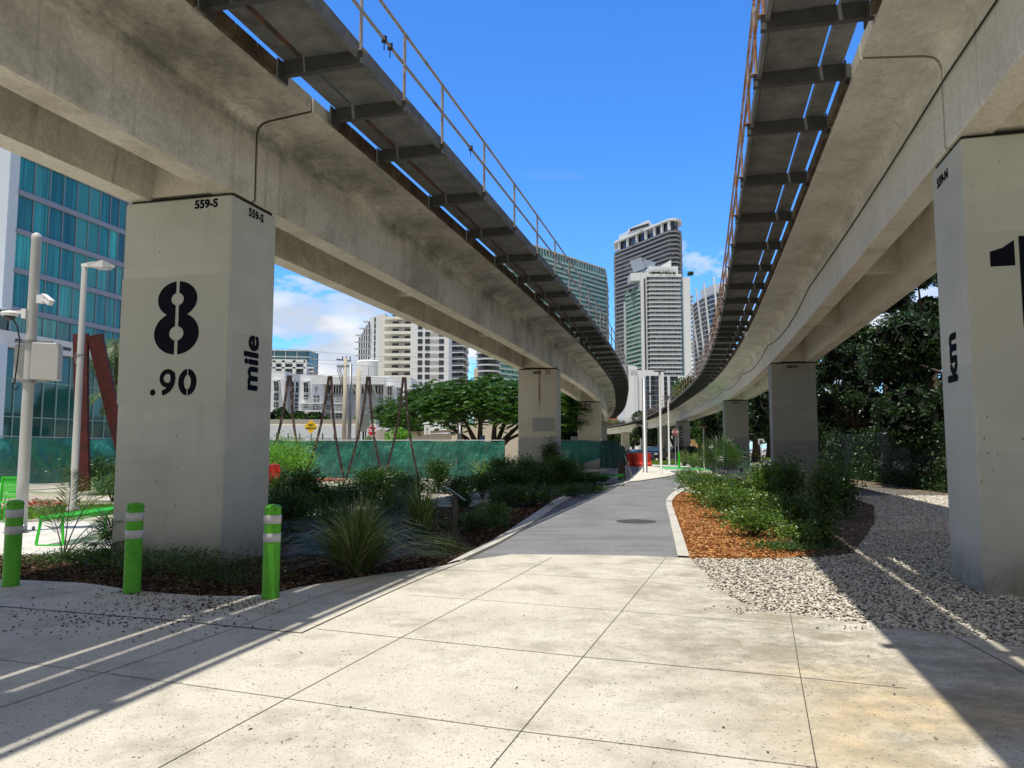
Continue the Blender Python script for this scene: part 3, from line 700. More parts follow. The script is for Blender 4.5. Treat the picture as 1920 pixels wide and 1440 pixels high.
st = MB(); strip(st, G([(1153, 911.5), (1200, 915), (1240, 918), (1279, 921)]), .32, .02, 0); structure(st, 'paving_band', concrete('band_concrete', (.16, .15, .13), (.22, .21, .18), (.3, .28, .24), 2, 0))
tri = MB(); tp = G([(1177.5, 905.5), (1200, 903.5), (1246, 896), (1268, 891.7), (1264, 889), (1251, 883.5), (1243, 880), (1228, 876.5), (1211, 875.5), (1204, 880), (1192, 893)])
tri.prism(tp, 0, .07); structure(tri, 'island_paving', concrete('island_concrete', (.55, .52, .44), (.64, .61, .53), (.70, .68, .6), 2, 0))
rd = asphaltmat('asphalt_road', .15)
r_ = MB(); r_.sheet([(-60, 86), (160, 86), (160, 99), (-60, 99)], .006); r_.sheet([(2, 58), (40, 58), (40, 71), (2, 71)], .004); structure(r_, 'road', rd)
gp_ = MB()
for q in ([(1234, 879), (1250, 880.2), (1290, 880.5), (1288, 876.8), (1236, 875.6)], [(1294, 880.5), (1330, 883), (1330, 878.5), (1294, 877)]): gp_.sheet(G(q), .0195)
structure(gp_, 'green_crossing_paint', plain('green_road_paint', (.10, .48, .12), .7, 0, .15, 3))
wk = MB()
for q in ([(1212, 873.2), (1300, 876.4), (1345, 878), (1345, 876), (1300, 874.6), (1215, 871.8)], [(1252, 883.4), (1290, 882.6), (1290, 880.9), (1250, 881)]): wk.sheet(G(q), .023)
structure(wk, 'crossing_kerb', plain('white_road_line', (.7, .7, .68), .7))
# side walk by the green bench
sw = MB(); sw.prism([(-14, gp(0, 1045)[1]), gp(150, 1043), gp(330, 1012), gp(330, 978), gp(60, 982), (-16, gp(0, 988)[1])], 0, .035); structure(sw, 'side_path', concrete('side_path_concrete', (.5, .48, .42), (.62, .60, .54), (.7, .68, .62), 1.5, 0))
# planting bed surfaces
def mulchmat(name, cols, sc=30):
    m, nt, b = mat(name); v = coords(nt, (1, 2.4, 1))
    f = noise(nt, v, sc, 6, .8); c = ramp(nt, f, [(.35, cols[0]), (.5, cols[1]), (.65, cols[2])])
    L(nt, c, b.inputs['Base Color']); b.inputs['Roughness'].default_value = .95; b.inputs['Specular IOR Level'].default_value = .1
    bump(nt, b, noise(nt, v, sc*.8, 5, .8), .9, .04); return m
bedL = [(-16, gp(0, 1086)[1]+.28)]+smoothpoly(G(ppx_left[:13]), 3)+smoothpoly(G(kl_out), 4)+G([(1150, 897), (1060, 902), (985, 912), (930, 935), (880, 952), (760, 948), (640, 960), (515, 985), (330, 1013), (150, 1044)])+[(-14, gp(0, 1046)[1])]
bl = MB(); bl.sheet(bedL, .008); structure(bl, 'planting_bed_soil', mulchmat('dark_mulch', ((.02, .012, .008), (.055, .035, .022), (.12, .075, .045))))
mulch_o = [(1293, 1050), (1380, 1050), (1475, 1049), (1520, 1043), (1538, 1030), (1500, 1000), (1440, 985), (1400, 960), (1340, 935), (1300, 925), (1281, 923), (1262, 938), (1260, 948), (1277.5, 1001)]
om = MB(); om.sheet(G(mulch_o), .016); structure(om, 'mulch_bed', mulchmat('orange_mulch', ((.12, .035, .010), (.34, .14, .05), (.46, .23, .10)), 34))
bedR = [(1300, 925), (1340, 905), (1420, 892), (1520, 905), (1640, 950), (1640, 985), (1600, 1040), (1540, 1047), (1475, 1050), (1400, 990)]
brr = MB(); brr.sheet(G(bedR), .013); structure(brr, 'shrub_bed_soil', mulchmat('grey_mulch', ((.05, .035, .025), (.16, .115, .08), (.34, .28, .21)), 26))
def gravelmat():
    m, nt, b = mat('white_gravel'); v = coords(nt)
    vo = N(nt, 'ShaderNodeTexVoronoi'); vo.inputs['Scale'].default_value = 17; L(nt, v, vo.inputs['Vector'])
    c = ramp(nt, vo.outputs['Distance'], [(.15, (.64, .61, .53)), (.42, (.40, .37, .30)), (.62, (.05, .042, .03))])
    sp = N(nt, 'ShaderNodeSeparateColor'); L(nt, vo.outputs['Color'], sp.inputs[0]); c = mix(nt, 1, c, ramp(nt, sp.outputs[0], [(0, .55), (1, 1.15)]), 'MULTIPLY')
    k = ramp(nt, noise(nt, v, .5, 7, .7), [(.5, 0), (.7, .3)]); c = mix(nt, k, c, (.16, .13, .09))
    L(nt, c, b.inputs['Base Color']); b.inputs['Roughness'].default_value = .85
    inv = ramp(nt, vo.outputs['Distance'], [(.1, 1), (.6, 0)]); bump(nt, b, inv, 1.0, .05); return m
gravel = smoothpoly(G(ppx_right), 3)[1:]+[(30, 5), (30, 60), gp(1500, 872), gp(1430, 880), gp(1400, 890), gp(1520, 905), gp(1640, 950), gp(1640, 985), gp(1600, 1040), gp(1540, 1047), gp(1293, 1050)]
gv = MB(); gv.sheet(gravel, .004); structure(gv, 'gravel_bed', gravelmat())
gs = MB(); gs.sheet([(14.5, 20), (30, 20), (30, 55), (19.5, 55), (17.5, 47), (15.0, 32)], .009); structure(gs, 'leaf_litter_ground', mulchmat('litter', ((.06, .04, .025), (.2, .15, .1), (.42, .35, .26)), 18))
# loose white stones, real geometry close to the camera
def ico():
    bm = bmesh.new(); bmesh.ops.create_icosphere(bm, subdivisions=1, radius=1); V = np.array([v.co[:] for v in bm.verts]); Fc = np.array([[v.index for v in f.verts] for f in bm.faces]); bm.free(); return V, Fc
IV, IF = ico()
def stones(name, P, lo, hi, m, flat=.55):
    n = len(P); var = 8; base = [IV*(1+RNG.normal(scale=.16, size=IV.shape)) for _ in range(var)]
    sz = RNG.uniform(lo, hi, n); ang = RNG.uniform(0, 2*PI, n); out = np.empty((n, len(IV), 3), dtype=np.float32)
    for k in range(var):
        idx = np.arange(k, n, var); B = base[k][None]*np.stack([sz[idx]*RNG.uniform(.8, 1.5, len(idx)), sz[idx], sz[idx]*flat*RNG.uniform(.7, 1.3, len(idx))], 1)[:, None, :]
        tl = RNG.normal(scale=.35, size=len(idx)); B2 = B.copy(); B2[:, :, 2] = B[:, :, 2]*np.cos(tl)[:, None]+B[:, :, 0]*np.sin(tl)[:, None]; B2[:, :, 0] = B[:, :, 0]*np.cos(tl)[:, None]-B[:, :, 2]*np.sin(tl)[:, None]
        c, s = np.cos(ang[idx])[:, None], np.sin(ang[idx])[:, None]
        out[idx] = np.stack([B2[:, :, 0]*c-B2[:, :, 1]*s, B2[:, :, 0]*s+B2[:, :, 1]*c, B2[:, :, 2]], 2)
        out[idx, :, 0] += P[idx, 0][:, None]; out[idx, :, 1] += P[idx, 1][:, None]; out[idx, :, 2] += (P[idx, 2]+sz[idx]*flat*.6)[:, None]
    Fq = (np.arange(n)[:, None, None]*len(IV)+IF[None]).reshape(-1, 3)
    return npmesh(name, out.reshape(-1, 3), Fq, m, None, (float(P[:, 0].mean()), float(P[:, 1].mean()), 0), 3)
m, nt, b = mat('white_stone'); gi = N(nt, 'ShaderNodeNewGeometry')
c = ramp(nt, gi.outputs['Random Per Island'], [(0, (.30, .26, .19)), (.25, (.52, .47, .38)), (.6, (.67, .62, .52)), (1, (.76, .72, .62))]); L(nt, c, b.inputs['Base Color']); b.inputs['Roughness'].default_value = .85
STONE = m
xs = RNG.uniform(2.2, 10, 90000); ys = 5.6+10.4*RNG.uniform(0, 1, 90000)**1.35; P = np.stack([xs, ys, RNG.uniform(.0, .02, 90000)], 1)
P = P[pip(P, gravel)]; P = P[~pip(P, G(mulch_o))][:58000]
o = stones('white_gravel_stones', P, .009, .0195, STONE); tag(o, 'loose white gravel stones spread beside the paving', 'gravel', kind='stuff')
xs = RNG.uniform(3, 15, 60000); ys = RNG.uniform(14.5, 25, 60000); P = np.stack([xs, ys, RNG.uniform(.0, .02, 60000)], 1); P = P[pip(P, gravel)]; P = P[~pip(P, G(mulch_o))][:20000]
o = stones('white_gravel_stones', P, .016, .034, STONE); tag(o, 'loose white gravel stones in the shade farther along the girder', 'gravel', kind='stuff')
# a few bigger stones and twigs lying about
P = P[:0]
# mulch chips
def chips(name, P, ln, wd, m, label, cat):
    d = unit(len(P)); d[:, 2] *= .35; V, Fq = leafarr(P, ln, wd, d); o = npmesh(name, V, Fq, m, None, (float(P[:, 0].mean()), float(P[:, 1].mean()), 0)); return tag(o, label, cat, kind='stuff')
def islandmat(name, cols):
    m, nt, b = mat(name); gi = N(nt, 'ShaderNodeNewGeometry'); n = len(cols)
    L(nt, ramp(nt, gi.outputs['Random Per Island'], [(i/(n-1), c) for i, c in enumerate(cols)]), b.inputs['Base Color']); b.inputs['Roughness'].default_value = .9; b.inputs['Specular IOR Level'].default_value = .15; return m
P = np.stack([RNG.uniform(2.2, 7, 60000), RNG.uniform(10, 26, 60000), RNG.uniform(.025, .05, 60000)], 1); P = P[pip(P, G(mulch_o))][:22000]
chips('orange_bark_chips', P, .075, .02, islandmat('orange_chip', [(.16, .06, .025), (.44, .18, .05), (.58, .29, .10), (.64, .43, .23)]), 'bright orange bark chips along the right kerb', 'bark chips')
P = np.stack([RNG.uniform(-10, 3, 90000), RNG.uniform(7.5, 20, 90000), RNG.uniform(.015, .04, 90000)], 1); P = P[pip(P, bedL)][:26000]
chips('brown_bark_chips', P, .08, .022, islandmat('brown_chip', [(.02, .013, .008), (.07, .04, .025), (.14, .085, .05), (.25, .17, .11)]), 'dark brown bark chips covering the left planting bed', 'bark chips')
P = np.stack([RNG.uniform(4, 12, 30000), RNG.uniform(10, 30, 30000), RNG.uniform(.02, .04, 30000)], 1); P = P[pip(P, G(bedR))][:9000]
chips('grey_bark_chips', P, .07, .025, islandmat('grey_chip', [(.05, .035, .025), (.2, .14, .1), (.4, .33, .26)]), 'greyish bark chips under the right hand shrubs', 'bark chips')
# debris on the paving
pts = []
for (px, py, sx, sy, n) in ((240, 1165, 110, 18, 260), (350, 1140, 90, 14, 330), (420, 1138, 50, 8, 160), (120, 1170, 130, 22, 150), (300, 1115, 60, 5, 200), (1420, 1150, 40, 4, 60), (1340, 1100, 20, 12, 50), (1700, 1183, 90, 3, 90)):
    for _ in range(n): x, y = gp(random.gauss(px, sx), max(1090, random.gauss(py, sy))); pts.append((x, y, ZP+.008))
for _ in range(45): x, y = gp(random.uniform(150, 1900), random.uniform(1110, 1440)); pts.append((x, y, ZP+.008))
pts = np.array(pts); pts = pts[pip(pts, plaza_poly)]
chips('fallen_leaf_litter', pts, .035, .013, islandmat('litter_chip', [(.015, .010, .007), (.05, .03, .02), (.10, .065, .04)]), 'dark leaf bits and bark scattered over the pale paving', 'leaf litter')
# grass strips
def lawn(name, poly, n, h, label):
    P = np.array(poly); lo, hi = P.min(0), P.max(0); Q = np.stack([RNG.uniform(lo[0], hi[0], n), RNG.uniform(lo[1], hi[1], n)], 1); Q = Q[pip(Q, poly)]
    a = RNG.uniform(0, 2*PI, len(Q)); hh = h*RNG.uniform(.5, 1.2, len(Q)); w = .012+.0006*Q[:, 1]
    A = np.stack([Q[:, 0]-np.cos(a)*w, Q[:, 1]-np.sin(a)*w, 0*a], 1); B = np.stack([Q[:, 0]+np.cos(a)*w, Q[:, 1]+np.sin(a)*w, 0*a], 1); T = np.stack([Q[:, 0]+np.sin(a)*h*.4, Q[:, 1]+np.cos(a)*h*.4, hh], 1)
    V = np.stack([A, B, T], 1).reshape(-1, 3); o = npmesh(name, V, np.arange(len(V)).reshape(-1, 3), M['leaf_lawn'], None, (*map(float, Q.mean(0)), 0), 3); tag(o, label, 'grass', kind='stuff')
lawn('lawn_grass', [(-14, 16.0), gp(40, 975), gp(330, 960), gp(330, 945), gp(140, 950), (-14, 19)], 16000, .09, 'strip of sunlit grass behind the green bench')
lawn('lawn_grass', G([(1212, 871), (1275, 871.5), (1275, 865), (1212, 864.5)]), 9000, .15, 'strip of grass in front of the black cars')
lawn('lawn_grass', [(30, 98.5), (62, 99.5), (62, 125), (36, 120)], 9000, .2, 'far strip of grass in front of the white parked cars')
lawn('lawn_grass', [(-9, 20), (-4, 20), (-3, 23.5), (-8.5, 24)], 5000, .07, 'thin patch of grass beyond the left shrubs')
# manhole
x, y = gp(1193, 979); mh = MB(); mh.lathe([(.43, .0), (.43, .022), (.40, .024)], (x, y, 0), 40); r2 = MB()
root = thing('manhole_cover', (x, y, 0), 'round dark manhole cover in the asphalt path', 'manhole cover'); mh.build('rim', plain('rim_iron', (.07, .065, .06), .6, .4), root)
lid = MB(); lid.lathe([(.38, .0), (.38, .027)], (x, y, 0), 40); 
for k in range(9):
    for j in range(9):
        X, Y = (k-4)*.08, (j-4)*.08
        if math.hypot(X, Y) < .35: lid.box((x+X, y+Y, .029), (.035, .035, .006), .785)
lid.build('lid', plain('lid_iron', (.10, .095, .09), .7, .1), root)
# ------------------------------------------------------------------ plants
def shrub(px, py, h, r, lm, label, n=2600, leaf=.055, w=.5, group=None, shape='round', cat='shrub', name='shrub'):
    x, y = gp(px, py); root = thing(name, (x, y, 0), label, cat, group)
    st = MB(); k = max(5, int(7+r*8)); tips = []
    for i in range(k):
        a = 2*PI*i/k+random.uniform(-.4, .4); rr = r*random.uniform(.25, .85)
        hz = h*(random.uniform(.55, .95) if shape == 'round' else random.uniform(.75, 1.0)); 
        if shape == 'tall': rr *= .6*random.uniform(.3, 1.0)
        if shape == 'low': hz = h*random.uniform(.5, .9); rr = r*random.uniform(.2, 1)
        p0 = Vector((x, y, 0)); p1 = Vector((x+math.cos(a)*rr*.5, y+math.sin(a)*rr*.5, hz*.5)); p2 = Vector((x+math.cos(a)*rr, y+math.sin(a)*rr, hz))
        st.tube([p0, p1, p2], [.012+.006*h, .009, .004], 5); tips += [(p1, p2)]
    st.build('stems', M['stem'], root)
    C, D = [], []
    for _ in range(n):
        p1, p2 = random.choice(tips); t = random.random()**.7; p = p1.lerp(p2, t) if shape != 'tall' else Vector((x, y, 0.05)).lerp(p1, t*2) if t < .3 else p1.lerp(p2, (t-.3)/.7)
        sp = r*.34 if shape != 'tall' else r*.30
        q = p+Vector((random.gauss(0, sp), random.gauss(0, sp), random.gauss(0, h*.12)))
        if q.z < .02: q.z = random.uniform(.02, .15)
        C.append(q); d = (q-p); D.append((d.x+random.gauss(0, .12), d.y+random.gauss(0, .12), d.z+random.gauss(.05, .12)))
    V, Fq = leafarr(np.array([c[:] for c in C]), leaf*1.5, leaf*1.5*w, np.array(D)); npmesh('foliage', V, Fq, lm, root); return root
def grassy(px, py, h, spread, n, w, lm, label, group=None, droop=1.0, name='ornamental_grass', lean=1.0):
    x, y = gp(px, py); V, Fq = blades(x, y, 0, n, h, spread, w, 6, droop, .14, lean)
    o = npmesh(name, V, Fq, lm, None, (x, y, 0)); return tag(o, label, 'grass clump', group)
GL = 'shrubs and grasses in the left planting bed'; GR = 'shrubs in the right planting bed'
grassy(668, 1078, 1.02, 1.12, 1500, .0115, M['leaf_grass'], 'big arching clump of pale tipped grass at the edge of the paving', GL)
grassy(790, 1010, 1.2, .8, 700, .012, M['leaf_grass'], 'dark drooping grass clump beside the small sign on a post', GL)
grassy(735, 985, 1.0, .7, 450, .014, M['leaf_palm'], 'dark spiky grass clump behind the big arching one', GL)
grassy(908, 905, 1.15, .75, 170, .045, M['leaf_pale'], 'pale blue green spiky plant in front of the green mesh', GL, .25)
grassy(620, 1010, .8, .6, 300, .015, M['leaf_palm'], 'low dark spiky plant right of the third bollard', GL)
grassy(905, 975, .6, .5, 240, .008, M['leaf_grass'], 'small wispy grass right of the small sign', GL)
for px, py, h, lab in ((760, 965, .8, 'dark grass clump left behind the drooping one'), (870, 955, .7, 'shaded grass clump behind the small sign'), (930, 945, .6, 'shaded grass clump left of the stained pillar'), (1020, 940, .6, 'grass clump in front of the stained pillar'), (650, 1005, .7, 'shaded grass clump between the first shrubs'), (590, 1045, .5, 'small grass clump right of the third bollard'), (700, 1010, .8, 'grass clump tucked behind the big arching one')):
    grassy(px, py, h, h*.7, 420, .013, M['leaf_palm'], lab, GL)
grassy(840, 1030, .35, .35, 200, .008, M['leaf_grass'], 'tiny grass tuft at the foot of the small sign', GL)
S = [(572, 985, 1.0, .42, 'leaf_bed', 'upright leafy shrub just right of the pillar marked 8', 2600, .06, 'tall'), (540, 1020, .8, .5, 'leaf_bed', 'dark rounded shrub between pillar 8 and the arching grass', 2600, .05, 'round'),
     (610, 975, .7, .55, 'leaf_bed', 'low spreading shrub behind the upright leafy one', 2200, .055, 'round'), (700, 948, .95, .6, 'leaf_bed', 'dark shrub left of the small sign, against the pale gravel', 2600, .07, 'tall'),
     (520, 985, .9, .4, 'leaf_bed', 'dark shrub hugging the right side of pillar 8', 2000, .06, 'tall'), (655, 965, .8, .5, 'leaf_bed', 'dark leafy shrub behind the arching grass, left part', 2000, .06, 'round'), (770, 950, .8, .5, 'leaf_bed', 'dark leafy shrub left behind the drooping grass', 2000, .06, 'round'), (860, 945, .7, .45, 'leaf_bed', 'dark leafy shrub straight behind the small sign', 1800, .06, 'round'), (905, 935, .8, .5, 'leaf_bed', 'dark leafy shrub under the pale spiky plant', 1800, .07, 'round'),
     (735, 940, .85, .5, 'leaf_bed', 'narrow dark shrub against the green mesh, left of the small sign', 2000, .07, 'tall'), (822, 925, 1.1, .5, 'leaf_bed', 'tall thin shrub rising above the small sign', 1600, .08, 'tall'),
     (885, 1000, .4, .4, 'leaf_bed', 'knee high shrub right of the sign post', 1500, .04, 'round'), (930, 990, .45, .35, 'leaf_mid', 'small bright leafed shrub near the left kerb', 1200, .045, 'round'),
     (955, 950, .6, .45, 'leaf_bed', 'small dark shrub in the middle of the left bed', 1500, .05, 'round'), (940, 915, 1.1, .7, 'leaf_bed', 'shrub directly right of the pale spiky plant', 2600, .08, 'round'),
     (962, 935, .9, .6, 'leaf_bed', 'bushy shrub left of the stained pillar', 2600, .07, 'round'), (985, 925, 1.1, .6, 'leaf_mid', 'yellow green topped shrub at the left foot of the stained pillar', 2400, .075, 'tall'),
     (1010, 920, .9, .6, 'leaf_bed', 'dark shrub in front of the stained pillar', 2600, .075, 'round'), (1032, 908, 1.6, .45, 'leaf_bed', 'tallest upright shrub, against the right side of the stained pillar', 1700, .09, 'tall'),
     (1050, 915, 1.1, .8, 'leaf_mid', 'wide shrub right of the stained pillar', 3000, .085, 'round'), (1085, 912, .6, .6, 'leaf_bed', 'shrub between the stained pillar and the green bench', 2600, .08, 'round'),
     (1115, 908, .5, .5, 'leaf_bed', 'shrub in front of the far green bench', 1700, .08, 'round'), (1000, 950, .5, .5, 'leaf_bed', 'low shrub near the left kerb, before the stained pillar', 1500, .055, 'low'),
     (1070, 933, .4, .5, 'leaf_bed', 'low shrub at the kerb bend', 1300, .055, 'low'), (1105, 925, .35, .4, 'leaf_bed', 'low ground cover by the far end of the left kerb', 1000, .06, 'low'), (1090, 885, 1.5, .3, 'leaf_mid', 'thin young tree stem right behind the far green bench', 700, .09, 'tall'),
     (300, 1078, .32, .55, 'leaf_mid', 'low leafy ground cover between the middle bollard and pillar 8', 900, .03, 'low'), (205, 1065, .30, .7, 'leaf_mid', 'light green ground cover by the small palm', 1300, .028, 'low'),
     (380, 1085, .30, .5, 'leaf_bed', 'thin leafy runner at the foot of the pillar marked 8', 1000, .03, 'low'), (170, 1050, .16, .5, 'leaf_mid', 'sparse green ground cover beside the pale side path', 1800, .028, 'low'), (450, 1100, .22, .4, 'leaf_bed', 'sparse weeds left of the third bollard', 600, .026, 'low')]
for px, py, h, r, lm, lab, n, lf, sh in S: shrub(px, py, h*1.05, r*1.25, M[lm], lab, int(n*1.6), lf*1.1, .28, GL, 'tall' if (sh == 'round' and int(px) % 2 == 0) else sh)
S = [(1292, 915, .85, .55, 'leaf_gloss', 'glossy shrub at the far end of the right kerb', 2600, .06, 'round'), (1318, 935, .95, .75, 'leaf_gloss', 'wide glossy shrub spilling over the right kerb', 4200, .055, 'round'),
     (1345, 950, .9, .7, 'leaf_gloss', 'glossy shrub in front of the palmetto', 4200, .055, 'round'), (1378, 975, .85, .7, 'leaf_gloss', 'glossy shrub right of the palmetto, above the orange bark', 4200, .05, 'round'),
     (1415, 1010, .62, .55, 'leaf_gloss', 'low bright shrub on the orange bark, nearest the camera', 3600, .045, 'round'), (1440, 965, 1.35, .65, 'leaf_gloss', 'tall yellow green shrub in front of the dark pillar', 5200, .055, 'tall'),
     (1405, 950, .9, .6, 'leaf_bed', 'dark shrub between the palmetto and the tall yellow green one', 2600, .05, 'round'), (1478, 975, 1.5, .5, 'leaf_bed', 'tall dark shrub in front of the dark pillar', 3400, .05, 'tall'),
     (1490, 1000, .8, .5, 'leaf_bed', 'dark shrub at the foot of the tall dark one', 2600, .045, 'round'), (1548, 1030, 1.5, .38, 'leaf_bed', 'slim dark sapling standing at the gravel edge', 3000, .045, 'tall'),
     (1505, 1028, .5, .42, 'leaf_gloss', 'small speckled shrub left of the slim sapling', 2200, .04, 'round'), (1470, 1036, .22, .5, 'leaf_mid', 'low green ground cover at the right end of the orange bark', 1500, .03, 'low'),
     (1585, 975, 1.3, .5, 'leaf_bed', 'dark thin shrub behind the slim sapling', 2200, .05, 'tall'), (1560, 940, 1.2, .6, 'leaf_bed', 'shaded shrub right of the dark pillar', 2200, .06, 'tall')]
for px, py, h, r, lm, lab, n, lf, sh in S: shrub(px, py, h*.86, r*.95, M[lm], lab, int(n*.85), lf, .5, GR, sh)
for i, (px, py, h, r) in enumerate(((1283, 874, 1.5, 1.0), (1300, 876, 1.3, 1.1), (1316, 877, 1.6, 1.2), (1335, 876, 1.4, 1.0))):
    grassy(px, py, h, r, 500, .04, M['leaf_grass'], ['leftmost tall grass mound beyond the green crossing, by the green marker post', 'second grass mound beyond the green crossing', 'tallest grass mound beyond the green crossing', 'rightmost grass mound beyond the crossing, by the white post'][i], 'grass mounds beyond the crossing', .6)
shrub(532, 905, 2.0, 1.3, M['leaf_lime'], 'bright lime green shrub poking out from behind pillar 8', 4200, .09, .35, None, 'round')
shrub(556, 900, 1.2, .8, M['leaf_lime'], 'smaller lime green shrub right of the bright one by pillar 8', 1800, .09, .35, None, 'round')
shrub(190, 925, 1.3, 1.1, M['leaf_bed'], 'dark shrub behind the small palm, left of pillar 8', 2600, .08, .4, None, 'round'); shrub(210, 940, .8, .8, M['leaf_mid'], 'leafy shrub touching the left side of pillar 8', 1500, .07, .4, None, 'round')
# palmetto: fan leaves
def fan(mb, c, d, rad, n=22, w=.03):
    d = Vector(d).normalized(); side = d.cross(Vector((0, 0, 1))); side.normalize(); up = side.cross(d)
    for k in range(n):
        a = R(-115+230*k/(n-1)); q = d*math.cos(a)+side*math.sin(a); rr = rad*(.75+.25*math.cos(a))*random.uniform(.9, 1.08)
        tip = Vector(c)+q*rr-Vector((0, 0, rr*.18*random.random())); mid = Vector(c)+q*rr*.55+up*.03; s = q.cross(up).normalized()*w*.5
        mb.add([Vector(c), mid-s, tip, mid+s], [(0, 1, 2, 3)])
def palmetto(px, py, h, rad, nf, lm, label, group=None):
    x, y = gp(px, py); root = thing('palmetto', (x, y, 0), label, 'palm', group); fb = MB(); sb = MB()
    for k in range(nf):
        a = 2*PI*k/nf*1.62; el = R(random.uniform(25, 80)); L_ = h*random.uniform(.45, .7); d = Vector((math.cos(a)*math.cos(el), math.sin(a)*math.cos(el), math.sin(el)))
        c = Vector((x, y, .1))+d*L_; sb.tube([(x, y, .05), c], [.012, .007], 5); d2 = (d+Vector((0, 0, -.25))).normalized(); fan(fb, c, d2, rad*random.uniform(.8, 1.1))
    sb.build('leaf_stalks', M['stem'], root); fb.build('fan_leaves', lm, root)
palmetto(1354, 945, 2.2, .62, 24, M['leaf_palm'], 'fan leaved palmetto among the right hand shrubs', GR)
palmetto(212, 1050, .55, .5, 9, M['leaf_palm'], 'small fan palm tucked against the left side of pillar 8')
# feather palms
def frond(mb, base, az, el, ln, droop, lw=.02, ll=.35, n=26, spread=1.0, stalk=.1):
    p = Vector(base); pts = [p.copy()]; e = el
    for k in range(n):
        d = Vector((math.cos(az)*math.cos(e), math.sin(az)*math.cos(e), math.sin(e))); p = p+d*(ln/n); pts.append(p.copy()); e -= droop/n
    for k in range(n):
        mb.bar(pts[k], pts[k+1], .012*(1-k/n)+.004, .012*(1-k/n)+.004, 1)
    for k in range(int(n*stalk), n):
        t = (k-n*stalk)/(n*(1-stalk)); L_ = ll*(math.sin(PI*(.12+.86*t))**.6); T = (pts[k+1]-pts[k]).normalized(); s = T.cross(Vector((0, 0, 1)))
        if s.length < .05: s = Vector((1, 0, 0))
        s.normalize()
        for sg in (-1, 1):
            for jj in (0, .5):
                o = pts[k].lerp(pts[k+1], jj); d = (s*sg*spread+T*.75+Vector((0, 0, random.uniform(-.45, .15)))).normalized(); tip = o+d*L_; md = o+d*L_*.5; w = T*lw*.5
                mb.add([o-w*.5, md-w, tip, md+w], [(0, 1, 2, 3)], 0)
def palm(x, y, h, nf, ln, label, lm, group=None, tr=.12, lw=.05, ll=.5, els=(-.3, 1.2), droop=1.5, name='palm_tree', n=20):
    root = thing(name, (x, y, 0), label, 'palm tree', group); t = MB()
    t.tube([(x+.15*math.sin(k*.5), y, h*k/6) for k in range(7)], [tr*(1.25-.4*k/6) for k in range(7)], 10); t.build('trunk', M['bark'], root)
    f = MB(); b = (x+.15*math.sin(3), y, h)
    for k in range(nf): frond(f, b, 2*PI*k/nf*1.618*2, random.uniform(*els), ln*random.uniform(.85, 1.1), droop*random.uniform(.8, 1.2), lw, ll, n)
    f.build('fronds', [lm, M['stem']], root); return root
x, y = gp(118, 1050); root = thing('small_palm', (x, y, 0), 'young feather palm with upright thin fronds in the bed corner', 'palm'); f = MB()
for az, el, ln, dr in ((.9, 1.35, 1.35, .5), (.2, 1.1, 1.15, .7), (1.6, 1.4, 1.25, -.2), (2.6, 1.25, 1.0, .6), (-.4, .75, 1.2, .5), (.4, .5, .9, .1)): frond(f, (x, y, .02), az, el, ln, dr, .016, .30, 30, .55, .38)
f.build('fronds', [M['leaf_palm'], M['stem']], root)
# ------------------------------------------------------------------ bollards
def bollard(px, py, label, tilt=0):
    x, y = gp(px, py, ZP); root = thing('bollard', (x, y, ZP), label, 'bollard', 'green bollards with two silver bands'); b = MB()
    r = .088; b.lathe([(r+.004, 0), (r, .012), (r, .935), (r-.006, .955), (r-.022, .966), (r-.05, .972), (.01, .975)], (x, y, ZP), 32); b.build('post', M['green'], root, True)
    for z0, z1 in ((.585, .675), (.775, .865)):
        q = MB(); q.lathe([(r+.0005, z0), (r+.0035, z0+.001), (r+.0035, z1-.001), (r+.0005, z1)], (x, y, ZP), 32); q.build('reflective_band', M['reflect'], root, True)
    for a in (-1.9, -.9, .3): c = MB(); c.box((x+math.cos(a)*(r+.001), y+math.sin(a)*(r+.001), ZP+.925), (.014, .014, .014), a); c.build('cap_screw', M['black'], root)
    root.rotation_euler = (tilt, 0, 0); return root
bollard(20, 1098, 'green bollard with silver bands cut by the left edge, leftmost of three')
bollard(247, 1111, 'green bollard with silver bands in front of pillar 8, middle of three')
bollard(507, 1121, 'green bollard with silver bands right of pillar 8, next to the grasses')
